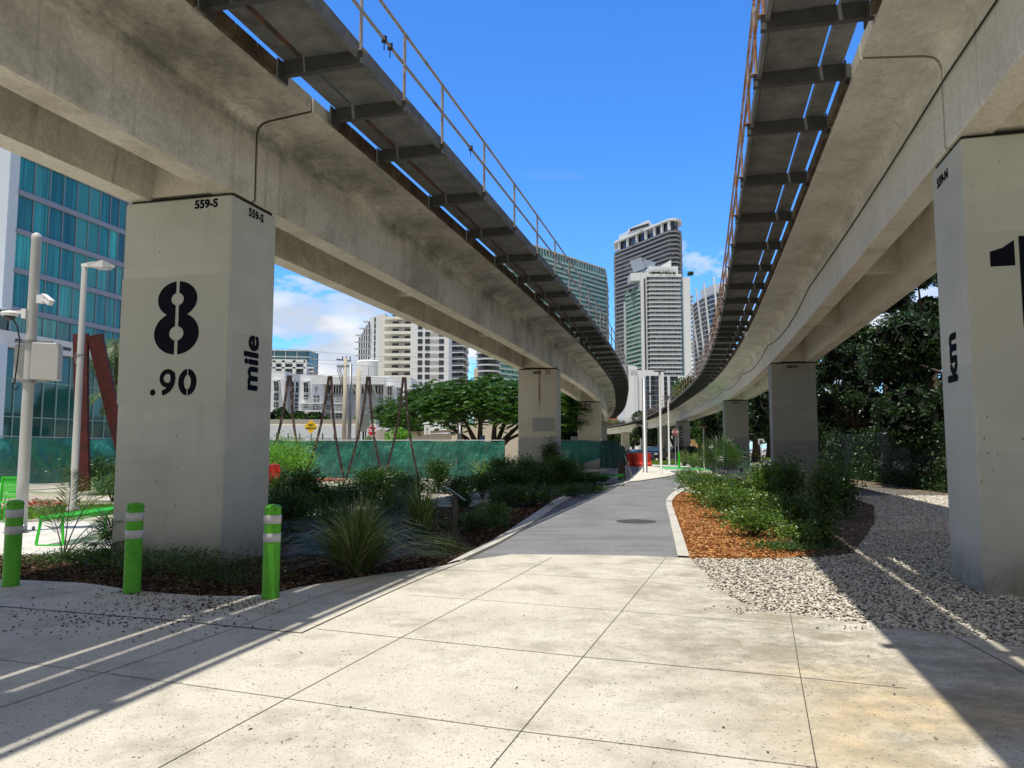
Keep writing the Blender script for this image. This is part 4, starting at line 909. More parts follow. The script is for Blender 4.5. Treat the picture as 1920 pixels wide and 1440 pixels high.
# ------------------------------------------------------------------ green furniture
GP = M['greenpow']
def perforated(mb, c, sx, sy, nx, ny, hole=.5, th=.004, plane='xy', rz=0):
    """sheet with real square holes made from strips"""
    cx, cy, cz = c
    dx = sx/nx; dy = sy/ny; X = Vector((math.cos(rz), math.sin(rz), 0)); Y = Vector((-math.sin(rz), math.cos(rz), 0)) if plane == 'xy' else Vector((0, 0, 1))
    C = Vector(c)
    def rect(a0, a1, b0, b1):
        v = [C+X*a+Y*b for a, b in ((a0, b0), (a1, b0), (a1, b1), (a0, b1))]; mb.add(v, [(0, 1, 2, 3)])
    for j in range(ny):
        b0 = -sy/2+j*dy; hb = dy*hole
        rect(-sx/2, sx/2, b0, b0+(dy-hb))
        for i in range(nx):
            a0 = -sx/2+i*dx; rect(a0, a0+dx*(1-hole), b0+(dy-hb), b0+dy)
def bench(x, y, rz, label, ln=2.0, w=.42, h=.46):
    root = thing('bench', (0, 0, 0), label, 'bench'); s = MB(); perforated(s, (0, 0, h), ln-.06, w-.1, 46, 7, .42)
    for sg in (-1, 1):
        s.bar((-ln/2, sg*(w/2-.02), h), (ln/2, sg*(w/2-.02), h), .05, .014)
        perforated(s, (0, sg*(w/2), h-.045), ln-.1, .07, 46, 2, .5, plane='xz')
    for e in (-1, 1): s.box((e*(ln/2-.03), 0, h), (.06, w, .014))
    s.build('seat', GP, root)
    for e in (-1, 1):
        l = MB(); xx = e*(ln/2-.05)
        for sg in (-1, 1): l.bar((xx, sg*(w/2-.04), h-.01), (xx+e*.03, sg*(w/2+.01), .015), .045, .014, up=(1, 0, 0)) ; l.bar((xx, sg*(w/2-.02), h-.02), (xx, sg*(w/2-.16), h-.03), .04, .03)
        l.bar((xx+e*.03, -w/2, .012), (xx+e*.03, w/2, .012), .045, .014); l.build('leg', GP, root)
    root.location = (x, y, .035); root.rotation_euler = (0, 0, rz); return root
x, y = gp(84, 1025, .035); bench(x+.03, y+1.08, PI/2-.02, 'bright green perforated metal bench beside the small palm, left of pillar 8')
x, y = dp(1134, 870, 31.5)[:2]; bf = bench(x, y, 0, 'green bench with backrest half hidden by shrubs under the left guideway', 1.55)
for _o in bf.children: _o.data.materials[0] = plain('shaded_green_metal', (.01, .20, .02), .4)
bk = MB(); perforated(bk, (0, .2, .68), 1.35, .36, 36, 8, .35, plane='xz')
for e in (-1, 1): bk.bar((e*.66, .19, .40), (e*.66, .22, .88), .04, .03)
bk.bar((-.68, .21, .87), (.68, .21, .87), .03, .03); bk.build('backrest', plain('shaded_backrest_green', (.01, .16, .02), .4), bf)  # shade under the guideway is put into the darker backrest green
root = thing('armchair', (0, 0, 0), 'bright green perforated metal chair at the left edge', 'chair')
s = MB(); perforated(s, (0, 0, .44), .5, .48, 12, 12, .4); s.build('seat', GP, root)
s = MB(); perforated(s, (0, .26, .72), .52, .46, 13, 12, .42, plane='xz'); s.bar((-.27, .26, .95), (.27, .26, .95), .03, .03)
for e in (-1, 1): s.bar((e*.27, .25, .42), (e*.27, .26, .96), .04, .03)
s.build('backrest', GP, root)
for e in (-1, 1):
    s = MB(); s.tube([(e*.29, .24, .66), (e*.30, -.2, .66), (e*.29, -.24, .62), (e*.27, -.24, .01)], .014, 6); s.tube([(e*.27, .24, .44), (e*.27, .27, .01), (e*.27, -.24, .012)], .014, 6); s.build('side_frame', GP, root)
x, y = dp(0, 985, 16.2)[:2]; root.location = (x+.02, y, .01); root.rotation_euler = (0, 0, -.15)
# bench-end frame / black board near the path
x, y = gp(1172, 903); root = thing('sign_stand', (x, y, 0), 'black board in a pale frame standing at the end of the left bed', 'sign stand')
q = MB(); q.box((x-.16, y, .52), (.36, .05, .86), .1); q.build('board', M['black'], root); q = MB()
q.tube([(x+.02, y-.02, .02), (x+.06, y-.02, .80), (x+.22, y, .64), (x+.26, y, .02), (x-.3, y, .02)], .02, 6); q.build('frame', M['galv'], root)
# ------------------------------------------------------------------ poles at left
x, y = gp(38, 1000); cp = thing('camera_pole', (x, y, 0), 'thick grey pole carrying cameras and a cabinet, at the left edge', 'pole')
q = MB(); q.lathe([(.105, .05), (.10, 1), (.088, 5.62), (.094, 5.66), (.08, 5.74), (.02, 5.78)], (x, y, 0), 24); q.build('shaft', M['polepaint'], cp, True)
q = MB(); q.box((x, y, .03), (.42, .42, .03)); [q.lathe([(.03, .03), (.03, .1), (.005, .12)], (x+a*.15, y+b_*.15, 0), 8) for a in (-1, 1) for b_ in (-1, 1)]; q.build('base_plate', M['galv'], cp)
def prel(px, py, yy): return dp(px, py, yy)
zz = dp(75, 678, y)[2]; q = MB(); cx = x+.30; q.box((cx, y+.05, zz), (.46, .30, .70), .3, bev=.01); q.build('cabinet', M['polepaint'], cp)
q = MB(); q.box((x-.18, y+.1, zz), (.28, .2, .66), .3, bev=.01); q.build('side_cabinet', M['polewhite'], cp)
for dz in (-.38, .38):
    q = MB(); q.bar((x-.3, y-.02, zz+dz), (x+.42, y-.02, zz+dz), .04, .03); q.lathe([(.13, dz-.03), (.13, dz+.03)], (x, y, zz), 20); q.build('strap', M['galv'], cp)
zc = dp(60, 590, y)[2]; q = MB(); q.bar((x-.05, y-.08, zc+.04), (x-.34, y-.10, zc+.02), .07, .06); q.box((x-.08, y-.1, zc), (.08, .1, .18)); q.build('camera_arm', M['white'], cp)
q = MB(); q.lathe([(.02, .06), (.13, .03), (.16, -.01), (.13, -.05)], (x-.36, y-.12, zc), 20); q.build('dome_housing', M['white'], cp, True)
q = MB(); q.lathe([(.11, -.052), (.09, -.1), (.04, -.13), (.005, -.135)], (x-.36, y-.12, zc), 20); q.build('dome_lens', M['darkgrey'], cp, True)
zb = dp(95, 565, y)[2]; q = MB(); q.box((x+.20, y-.06, zb+.03), (.14, .10, .16)); q.bar((x+.25, y-.08, zb), (x+.36, y-.1, zb-.02), .05, .05); q.build('bullet_camera_bracket', M['white'], cp)
q = MB(); q.bar((x+.28, y-.1, zb+.06), (x+.46, y-.18, zb-.08), .09, .09); q.bar((x+.27, y-.1, zb+.12), (x+.49, y-.19, zb-.03), .11, .015); q.build('bullet_camera', M['white'], cp)
q = MB(); q.tube([(x-.34, y-.12, zc-.02), (x-.18, y-.15, zc-.25), (x-.13, y-.13, zz+.4), (x-.13, y-.16, zz), (x-.17, y-.15, zz-.42), (x-.22, y-.14, zz-.5), (x-.16, y-.13, zz-.56), (x-.12, y-.1, zz-.48)], .014, 6); q.build('conduit', M['black'], cp)
q = MB(); q.box((x+.10, y-.28, .14), (.34, .16, .12), .4, bev=.03); q.tube([(x, y-.2, .1), (x+.1, y-.2, .02), (x+.3, y-.22, .02)], .02, 6); q.build('ground_fixture', M['galv'], cp)
x, y = gp(136, 962); lp = thing('street_lamp', (x, y, 0), 'slim pale lamp post with a flat head, between the cabinet pole and pillar 8', 'lamp post')
q = MB(); q.lathe([(.16, 0), (.15, .12), (.085, .2), (.08, 3), (.068, 6.2), (.06, 6.22)], (x, y, 0), 20); q.build('post', M['polewhite'], lp, True)
zt = 6.18; q = MB(); q.bar((x-.06, y, zt+.02), (x+.25, y-.03, zt+.07), .10, .10)
q.add([(x+.1, y-.14, zt+.06), (x+.1, y+.12, zt+.06), (x+.55, y+.16, zt+.13), (x+.78, y, zt+.03), (x+.55, y-.2, zt+.13), (x+.15, y-.13, zt-.0), (x+.15, y+.11, zt-.0), (x+.55, y+.14, zt-.05), (x+.76, y, zt-.01), (x+.55, y-.18, zt-.05)], [(0, 4, 3, 2, 1), (5, 6, 7, 8, 9), (0, 1, 6, 5), (1, 2, 7, 6), (2, 3, 8, 7), (3, 4, 9, 8), (4, 0, 5, 9)]); q.build('lamp_head', M['white'], lp)
q = MB(); q.box((x+.5, y-.02, zt-.058), (.3, .2, .012)); q.build('lens', M['lamp'], lp)
q = MB(); q.lathe([(.088, 3.9), (.088, 3.94)], (x, y, 0), 16); q.tube([(x-.07, y-.05, 4.0), (x-.10, y-.07, 3.85), (x-.05, y-.08, 3.7)], .01, 5); q.build('band_clamp', M['galv'], lp)
# ------------------------------------------------------------------ leaning beam sculptures
def vee(name, label, Y, legs, w, d, m, group=None, curve=.12):
    pts = [[dp(px, py, Y+dy) for px, py, dy in lg] for lg in legs]; a = pts[0][0]
    root = thing(name, (a[0], a[1], 0), label, 'sculpture', group)
    for lg in pts:
        q = MB(); n = 10; P = []
        for k in range(n+1):
            t = k/n; p = Vector(lg[0]).lerp(Vector(lg[1]), t); p.x += curve*math.sin(PI*t)*(1 if lg[1][0] > lg[0][0] else -1)*-1; P.append(p)
        for k in range(n): q.bar(P[k], P[k+1], w*(1-.25*k/n), d, up=(0, 1, 0))
        q.build('beam', m, root)
    return root
def legz(px, py, Y, z=0): return (px, py, 0)
vee('beam_sculpture', 'big dark red inverted V of flat beams behind the slim lamp post', 25.5, [[(152, 626, 0), (158, 921, 0)], [(178, 628, 0), (250, 921, .8)]], .50, .14, M['maroon'], None, .03)
GV = 'row of slim rusty inverted V frames in front of the green mesh'
for k, (tx, bl_, br_, lab) in enumerate(((543, 497, 570, 'leftmost slim rusty inverted V frame, next to pillar 8'), (619, 572, 645, 'second slim rusty inverted V frame from pillar 8'), (691, 649, 717, 'third slim rusty inverted V frame, crossing the stop sign'), (758, 720, 785, 'rightmost slim rusty inverted V frame, before the spreading tree'))):
    vee('beam_sculpture', lab, 37.5, [[(tx-2, 704+k, 0), (bl_, 897, 0)], [(tx+2, 704+k, 0), (br_, 897, 0)]], .115, .10, M['brownsteel'], GV, .16)
# ------------------------------------------------------------------ mesh fence
def screenmat():
    m, nt, b = mat('green_mesh_fabric'); v = coords(nt)
    c = ramp(nt, noise(nt, v, .8, 3, .5), [(.3, (.008, .085, .062)), (.5, (.014, .15, .10)), (.72, (.04, .24, .17))])
    L(nt, c, b.inputs['Base Color']); b.inputs['Roughness'].default_value = .5
    bump(nt, b, noise(nt, coords(nt, (1.5, 1.5, .8), (2, 3, 1)), 1.6, 4, .5), .9, .35)
    tr = N(nt, 'ShaderNodeBsdfTranslucent'); tr.inputs['Color'].default_value = (.03, .28, .22, 1); ms = N(nt, 'ShaderNodeMixShader'); ms.inputs[0].default_value = .15
    L(nt, b.outputs[0], ms.inputs[1]); L(nt, tr.outputs[0], ms.inputs[2])
    tp_ = N(nt, 'ShaderNodeBsdfTransparent'); m2 = N(nt, 'ShaderNodeMixShader'); m2.inputs[0].default_value = .03; L(nt, ms.outputs[0], m2.inputs[1]); L(nt, tp_.outputs[0], m2.inputs[2])
    L(nt, m2.outputs[0], nt.nodes['Material Output'].inputs['Surface']); return m
SM = screenmat()
def fence(pts, label, zb, zt=2.02, amp=.1, seed=0, chain=False, post=2.5, cuts=None):
    pts = [Vector((*p, 0)) for p in pts]; root = thing('mesh_fence', tuple(pts[0]), label, 'fence')
    Ls = [0]
    for a, b in zip(pts[:-1], pts[1:]): Ls.append(Ls[-1]+(b-a).length)
    def at(s):
        for i in range(len(pts)-1):
            if s <= Ls[i+1]+1e-6: return pts[i].lerp(pts[i+1], (s-Ls[i])/(Ls[i+1]-Ls[i])), (pts[i+1]-pts[i]).normalized()
        return pts[-1], (pts[-1]-pts[-2]).normalized()
    T = Ls[-1]; n = int(T/.16); mz = 12; V = []; F_ = []
    for i in range(n+1):
        s = T*i/n; p, t = at(s); nr = Vector((t.y, -t.x, 0)); z0 = zb(s/T) if callable(zb) else zb
        for j in range(mz+1):
            w = j/mz; z = lerp(z0, zt-.04+(.03*math.sin(s*2.5)), w)
            bel = math.sin(PI*min(1, w*1.05))
            dd = (amp*bel*(.6+.8*math.sin(s*.9+seed)+.35*math.sin(s*3.1+seed*2+z*2)+.22*math.sin(s*7.3+z*5+seed)))
            V.append(tuple(p+nr*(dd+.05)+Vector((0, 0, z))))
    for i in range(n):
        for j in range(mz):
            if cuts and any(c0+(.5-abs(.5-1))*0 <= T*i/n <= c1 and j/mz < (1-(T*i/n-c0)/(c1-c0))*.75 for c0, c1 in cuts): continue
            a = i*(mz+1)+j; F_.append((a, a+mz+1, a+mz+2, a+1))
    npmesh('mesh_screen', V, F_, SM, root, smooth=True)
    q = MB(); q.tube([tuple(at(T*i/20)[0]+Vector((0, 0, zt))) for i in range(21)], .025, 6); q.build('top_rail', M['galv'], root)
    k = int(T/post)
    for i in range(k+1):
        p, t = at(T*i/k); q = MB(); q.tube([p, p+Vector((0, 0, zt+.02))], .03, 8); q.build('fence_post', M['galv'], root)
    if chain:
        q = MB(); c0, c1 = chain; sp = .09; h = 1.3
        kk = int((c1-c0)/sp)
        for i in range(-int(h/sp), kk):
            for sg in (1, -1):
                s0 = c0+i*sp; a = s0 if sg > 0 else s0+h; bb = s0+h if sg > 0 else s0
                if min(a, bb) < c0 or max(a, bb) > c1: continue
                pa, pb = at(a)[0], at(bb)[0]; q.bar(pa+Vector((0, 0, .05)), pb+Vector((0, 0, h+.05)), .006, .006)
        q.build('chain_link', M['galv'], root)
    return root
def zb_left(t): return .05+.50*max(0, min(1, (t-.45)/.12))*(1-.35*math.sin((t-.5)*9))
fence([(-20, 18), (-18.5, 26.8), (-18.0, 35), (-13.0, 39.2)], 'billowing green mesh fence behind the green bench, left of pillar 8', lambda t: .45+.25*math.sin(t*9), 2.02, .28, 1.0, (0, 14))
fence([(-13.0, 39.2), (-.4, 39.3)], 'long green mesh fence behind the rusty V frames', .03, 2.0, .07, 2.0)
fence([(.35, 39.4), (2.8, 39.3), (5.0, 39.0)], 'green mesh fence section lifting up behind the stained pillar', lambda t: .05+1.15*max(0, t-.2)/.8, 2.0, .12, 4.0)
q = MB(); P0 = Vector((4.6, 39.1, 0)); V = []; 
cpts = [(-.4, 1.98, .6), (.0, 2.0, .6), (.45, 1.92, .62), (.8, 1.62, .68), (.9, 1.2, .7)]
for i, (dx, zt_, zb_) in enumerate(cpts): V += [(5.0+dx, 38.9-.1*i, zb_), (5.0+dx, 38.9-.1*i, zt_)]
q.add(V, [(2*i, 2*i+2, 2*i+3, 2*i+1) for i in range(len(cpts)-1)]); q.add([(4.5, 38.7, .6), (5.6, 38.5, .55), (5.8, 38.5, 1.5), (5.3, 38.5, 1.9), (4.6, 38.7, 1.4)], [(0, 1, 2, 3, 4)]); o = q.build('loose_mesh_flap', plain('dark_teal_fabric', (.005, .05, .05), .6, 0, .2, 4), None, loc=(5.2, 38.8, 0)); tag(o, 'dark teal mesh flap hanging loose at the right end of the fence', 'fabric')
q = MB(); q.bar((5.75, 38.6, 0), (5.55, 38.6, 1.9), .05, .05); q.bar((6.2, 38.4, 0), (5.6, 38.6, 1.75), .05, .05); o = q.build('fence_brace', M['galv'], None, loc=(5.8, 38.5, 0)); tag(o, 'leaning pale posts bracing the right end of the mesh fence', 'fence brace')
# barriers
def barrier(x, y, rz, ln, h, m, label, group=None):
    root = thing('water_barrier', (0, 0, 0), label, 'traffic barrier', group); q = MB()
    prof = [(-.30, 0), (-.30, .18), (-.14, .42), (-.09, h), (.09, h), (.14, .42), (.30, .18), (.30, 0)]
    v = [(-ln/2, a, b_) for a, b_ in prof]+[(ln/2, a, b_) for a, b_ in prof]; n = 8
    q.add(v, [tuple(range(n)), tuple(range(2*n-1, n-1, -1))]+[(i, i+n, (i+1) % n+n, (i+1) % n) for i in range(n)]); q.build('body', m, root)
    for e in (-.36, 0, .36): q = MB(); q.box((e*ln, 0, h*.62), (.10, .36, h*.55)); q.build('rib', m, root)
    q = MB(); q.lathe([(.05, h), (.05, h+.04)], (ln*.3, 0, 0), 10); q.build('filler_cap', m, root)
    root.location = (x, y, 0); root.rotation_euler = (0, 0, rz); return root
GB = 'red water filled barriers by the street'
for k, (px, ln, rz, lab) in enumerate(((1168, 1.7, .25, 'left red water barrier, next to the fence end'), (1185, 1.2, -.3, 'middle red water barrier of three by the street'), (1200, 1.5, .2, 'right red water barrier, behind the thick grey pole'))):
    x, y = gp(px, 871); x = (px-960)/F*66; y = 66; barrier(x, y-.4*k, rz, ln, 1.15, M['red'], lab, GB)
x, y = gp(500, 925); barrier(dp(504, 900, 27)[0], 27, 1.45, 1.4, 1.0, M['red'], 'orange red water barrier peeping out right of pillar 8')
q = MB(); q.box((dp(1000, 872, 37)[0], 37, .25), (1.6, .5, .5), .3, bev=.1); o = q.build('orange_sack', M['orange'], None, loc=(dp(1000, 872, 37)[0], 37, 0)); 
tag(o, 'low orange barrier block behind the stained pillar, under the lifted mesh', 'traffic barrier')
for k, (a, b_, c_) in enumerate(((560, 902, .5), (617, 902, .7), (885, 897, .6), (62, 948, .9), (1080, 890, .5))):
    x, y = gp(a, b_); P = np.stack([RNG.normal(x, c_*.6, 500), RNG.normal(y, c_*.4, 500), np.abs(RNG.normal(0.05, .05, 500))], 1)
    chips('terracotta_debris', P, .10, .06, islandmat('terracotta_%d' % k, [(.25, .06, .03), (.45, .12, .06), (.5, .25, .16)]), ['reddish debris at the foot of the mesh fence, left of the first V frames', 'reddish debris at the foot of the mesh fence, between two V frames', 'reddish debris in the gap of the mesh fence', 'reddish debris behind the grey camera pole', 'reddish debris near the right end of the mesh fence'][k], 'debris')
# ------------------------------------------------------------------ little info sign
x, y = gp(852, 1014); root = thing('info_sign', (x, y, 0), 'slim black post with a tilted blue grey reading panel in the left bed', 'sign')
q = MB(); q.box((x, y, .38), (.10, .05, .76), .3, bev=.004); q.build('post', M['black'], root)
q = MB(); q.box((x+.02, y-.02, .80), (.36, .26, .018), .35, ry=.62); q.build('panel', plain('panel_print', (.20, .28, .36), .3), root)
# ------------------------------------------------------------------ far poles and signs
def pole(px, py, h, r0, r1, m, name, label, Y=None, extras=None, cat='pole'):
    x, y = gp(px, py)
    if Y: x = dp(px, py, Y)[0]; y = Y
    root = thing(name, (x, y, 0), label, cat); q = MB(); q.lathe([(r0*1.8, .02), (r0*1.8, .06), (r0, .08), (r1, h), (r1*.5, h+.03)], (x, y, 0), 14); q.build('post', m, root, True); return root, x, y
root, x, y = pole(1210, 888, 6.0, .145, .13, M['galv'], 'camera_pole', 'thick grey pole with two small cameras, left of the pair on the paved island')
q = MB(); q.box((x+.35, y, 5.0), (.16, .1, .1)); q.bar((x+.1, y, 5.05), (x+.5, y, 5.08), .04, .04); q.box((x+.5, y, 5.15), (.05, .05, .25)); q.build('camera', M['darkgrey'], root)
q = MB(); q.box((x-.45, y, 1.6+2.9-1.1), (.3, .15, .08)); q.lathe([(.14, -.14), (.16, -.05), (.1, 0)], (x-.5, y, 3.5), 12); q.bar((x-.5, y, 3.5), (x-.1, y, 3.62), .04, .04); q.build('dome_camera', M['galv'], root)
root, x, y = pole(1240, 893, 6.0, .075, .06, M['polewhite'], 'street_lamp', 'pale lamp post with a T head, right of the pair on the paved island', cat='lamp post')
q = MB(); q.box((x, y, 6.0), (.62, .2, .06)); q.build('lamp_head', M['darkgrey'], root)
root, x, y = pole(1255, 872.3, 6.4, .09, .07, M['polewhite'], 'street_lamp', 'far pale lamp post with a T head, beyond the green crossing', cat='lamp post')
q = MB(); q.box((x, y, 6.4), (.9, .25, .08)); q.build('lamp_head', M['darkgrey'], root)
def octagon(root, x, y, z, d, word=True, face=-1, rz=0):
    c, s = math.cos(rz), math.sin(rz)
    q = MB(); P = [(math.cos(PI/8+k*PI/4)*d/2, math.sin(PI/8+k*PI/4)*d/2) for k in range(8)]
    q.add([(x+a*c, y+a*s, z+b_) for a, b_ in P]+[(x+a*c-s*.0, y+a*s+.02, z+b_) for a, b_ in P], [tuple(range(8)), tuple(range(15, 7, -1))]+[(i, i+8, (i+1) % 8+8, (i+1) % 8) for i in range(8)])
    q.build('sign_plate', M['white'], root); q = MB(); q.add([(x+a*c*.9, y-.006, z+b_*.9) for a, b_ in P], [tuple(range(8))]); q.build('red_face', M['signred'], root)
    place_text('lettering', 'STOP', d*.42, (x, y-.012, z), (1, 0, 0), UP, M['white'], root, .012)
root, x, y = pole(1267, 874, 3.0, .035, .035, M['galv'], 'stop_sign', 'red stop sign on a thin post beyond the green crossing', cat='stop sign'); octagon(root, x, y-.06, 3.0, .62)
x, y = gp(1273.5, 877.5); root = thing('marker_post', (x, y, 0), 'bright green post with a white pole above it, at the crossing', 'marker post'); q = MB(); q.box((x, y, .62), (.16, .14, 1.24), bev=.02); q.build('green_sleeve', GP, root); q = MB(); q.tube([(x-.03, y, 1.2), (x-.03, y, 2.75)], .03, 8); q.build('pole', M['polewhite'], root)
root, x, y = pole(1320.5, 880, 3.2, .06, .055, M['polewhite'], 'post', 'white post with a small box on top, between the Underline pillar and the next one'); q = MB(); q.box((x, y, 3.2), (.5, .25, .14)); q.bar((x+.2, y+.3, 3.1), (x+.1, y+.3, 2.0), .06, .06); q.build('signal_box', plain('brown_box', (.2, .08, .04), .6), root); q = MB(); q.box((x+.28, y+.2, 1.6), (.28, .2, .5)); q.build('small_cabinet', M['darkgrey'], root)
root, x, y = pole(1344, 873, 2.7, .09, .05, M['white'], 'post', 'short white pointed post left of the dark pillar with the kiosk')
x, y = gp(1390, 890); root = thing('map_kiosk', (x, y, 0), 'dark teal panel in a green frame on a black post, behind the palmetto', 'kiosk'); q = MB(); q.box((x, y, .65), (.12, .08, 1.3)); q.build('post', M['black'], root)
q = MB(); q.add([(x-.22, y-.05, 1.05), (x+.30, y-.05, 1.0), (x+.30, y-.05, 1.45), (x-.05, y-.05, 1.62), (x-.22, y-.05, 1.75), (x-.22, y+.05, 1.05), (x+.30, y+.05, 1.0), (x+.30, y+.05, 1.45), (x-.05, y+.05, 1.62), (x-.22, y+.05, 1.75)], [(0, 1, 2, 3, 4), (9, 8, 7, 6, 5), (0, 5, 6, 1), (1, 6, 7, 2), (2, 7, 8, 3), (3, 8, 9, 4), (4, 9, 5, 0)]); q.build('panel', M['teal'], root)
q = MB(); q.bar((x-.25, y, 1.0), (x-.25, y, 1.8), .04, .04); q.bar((x-.25, y, 1.8), (x+.05, y, 1.62), .03, .03); q.build('frame', M['greenpow'], root)
def board(px, py, Y, w, h, mt, label, lines=(), tcol=None, post=True, size=.12, pm='galv', name='sign', dia=False, cat='sign'):
    x, _, z = dp(px, py, Y); root = thing(name, (x, Y, 0), label, cat)
    if post: q = MB(); q.tube([(x, Y+.05, 0), (x, Y+.05, z+h/2)], .03, 8); q.build('post', M[pm], root)
    q = MB()
    if dia: q.add([(x+a*w/2, Y+o, z+b_*w/2) for o in (0, .01) for a, b_ in ((0, -1), (1, 0), (0, 1), (-1, 0))], [(0, 1, 2, 3), (7, 6, 5, 4), (0, 4, 5, 1), (1, 5, 6, 2), (2, 6, 7, 3), (3, 7, 4, 0)])
    else: q.box((x, Y, z), (w, .012, h), bev=.003)
    q.build('sign_plate', mt, root)
    for i, ln in enumerate(lines): place_text('lettering', ln, size, (x, Y-.012, z+((len(lines)-1)/2-i)*size*1.15), (1, 0, 0), UP, tcol or M['black'], root, size*.03)
    return root
board(583, 800, 60, 1.12, 1.12, M['yellow'], 'yellow diamond sign lettered RED ARROW above the mesh fence', ('RED', 'ARROW'), M['black'], True, .24, dia=True, name='warning_sign')
root = board(699, 808, 56, .01, .01, M['white'], 'red octagonal stop sign behind the third V frame', (), None, True, name='stop_sign', cat='stop sign'); x, _, z = dp(698, 808, 56); octagon(root, x, 55.9, z, .80)
root = board(700, 790.5, 56.3, .62, .24, M['signgreen'], 'small green street name sign on the pole above the left stop sign', (), M['white'], False, .12, name='street_name_sign')
x, _, z = dp(700, 790.5, 56.3); q = MB(); [q.box((x+a, 56.28, z+b_), (.2, .006, .04)) for a in (-.16, .16) for b_ in (-.05, .05)]; q.build('white_marks', M['white'], root)
root = board(801, 806, 50, .42, .62, M['white'], 'white rectangular sign above the mesh fence, under the spreading tree', (), M['black'], True, .09)
x, _, z = dp(801, 806, 50); q = MB(); [q.box((x+a, 49.98, z+b_), (w_, .006, h_)) for a, b_, w_, h_ in ((-.06, .14, .06, .07), (.05, .14, .06, .07), (0, .01, .2, .05), (.01, -.09, .08, .03), (-.06, -.2, .06, .05), (.06, -.2, .05, .05))]; q.build('printed_marks', plain('grey_print', (.3, .32, .33), .6), root)
root = board(1077, 828, 44, .45, .6, M['galv'], 'back of a grey metal sign in front of the third left pillar', (), None, True)
root = board(1427, 828, 62, .50, .46, M['white'], 'small white sign on a post between the two dark pillars', (), M['black'], True, .12, pm='polewhite')
x, _, z = dp(1427, 828, 62); q = MB(); [q.box((x, 61.98, z+b_), (w_, .006, h_)) for b_, w_, h_ in ((.08, .18, .05), (-.03, .30, .07), (-.13, .26, .04))]; q.build('printed_marks', M['darkgrey'], root)
x, _, z = dp(905, 822, 58); q = MB(); q.box((x, 58, z), (.35, .02, .45)); q.tube([(x, 58.03, 0), (x, 58.03, z)], .03, 6); o = q.build('parking_sign', M['blue'], None, loc=(x, 58, 0)); tag(o, 'small blue sign left of the spreading tree trunk', 'sign')
# utility poles, cabinet and wires (left middle)
def upole(px, ytop, Y, r, m, label, name='utility_pole'):
    x, _, z = dp(px, ytop, Y); root = thing(name, (x, Y, 0), label, 'utility pole'); q = MB(); q.lathe([(r*1.15, 0), (r, z)], (x, Y, 0), 12); q.build('pole', m, root, True); return root, x, z
YU = 62
root, x, z = upole(648, 671, YU, .17, M['concpole'], 'utility pole with a crossarm and insulators behind the second V frame')
q = MB(); q.bar((x-.75, YU, z-.12), (x+.45, YU, z-.28), .09, .1); [q.lathe([(.05, 0), (.04, .32), (.02, .36)], (x+a, YU, z-.2), 8) for a in (-.25, .05, .38)]; q.build('crossarm', M['darkgrey'], root)
q = MB(); q.bar((x-.7, YU-.1, z-.72), (x+.3, YU-.1, z-.72), .12, .16); q.build('equipment_bar', M['galv'], root)
q = MB()
for a in (-.55, -.4, -.28): q.tube([(x+a, YU-.1, z-.75), (x+a-.08, YU-.1, z-1.1), (x+a+.06, YU-.1, z-1.5), (x-.12, YU-.1, z-3.2)], .03, 6)
q.build('switch_leads', M['darkgrey'], root)
upole(657.5, 681, YU+.8, .15, M['galv'], 'second slimmer grey pole right beside the crossarm pole')
upole(673, 694, 66, .20, M['concpole'], 'beige concrete pole with a grey traffic cabinet at its foot')
upole(757, 718, 60, .06, M['polewhite'], 'thin white pole rising out of the foliage behind the last V frame')
upole(849.5+13, 796, 56, .19, M['galv'], 'short grey pole in front of the cream wall under the spreading tree')
x, _, z = dp(684, 792, 58); root = thing('traffic_cabinet', (x, 58, 0), 'grey steel traffic cabinet mounted on a post left of the stop sign', 'cabinet'); q = MB(); q.box((x, 58, z), (.82, .5, 1.45), .35, bev=.02); q.build('box', M['galv'], root); q = MB(); q.tube([(x-.1, 58, 0), (x-.1, 58, z-.7)], .08, 8); q.tube([(x+.08, 58, 0), (x+.08, 58, z-.7)], .05, 8); q.build('conduit', M['darkgrey'], root)
WP = [((505, 651), (690, 668), (900, 671)), ((505, 673), (650, 676), (905, 682)), ((505, 677), (650, 684), (905, 700)), ((505, 695), (640, 705), (860, 716)), ((505, 697), (700, 714), (900, 722))]
for k, w in enumerate(WP):
    P = [Vector(dp(px, py, YU)) for px, py in w]; q = MB(); pts = [P[0].lerp(P[1], t/8) for t in range(8)]+[P[1].lerp(P[2], t/8) for t in range(9)]; q.tube(pts, .012, 5); o = q.build('overhead_wire', M['darkgrey'], None, loc=tuple(P[1])); tag(o, ['topmost overhead wire left of the white towers', 'second overhead wire from the top, meeting the crossarm', 'third overhead wire, just under the crossarm', 'fourth overhead wire, crossing above the flat white roofs', 'lowest overhead wire, along the flat white roof line'][k], 'wire', 'overhead wires')
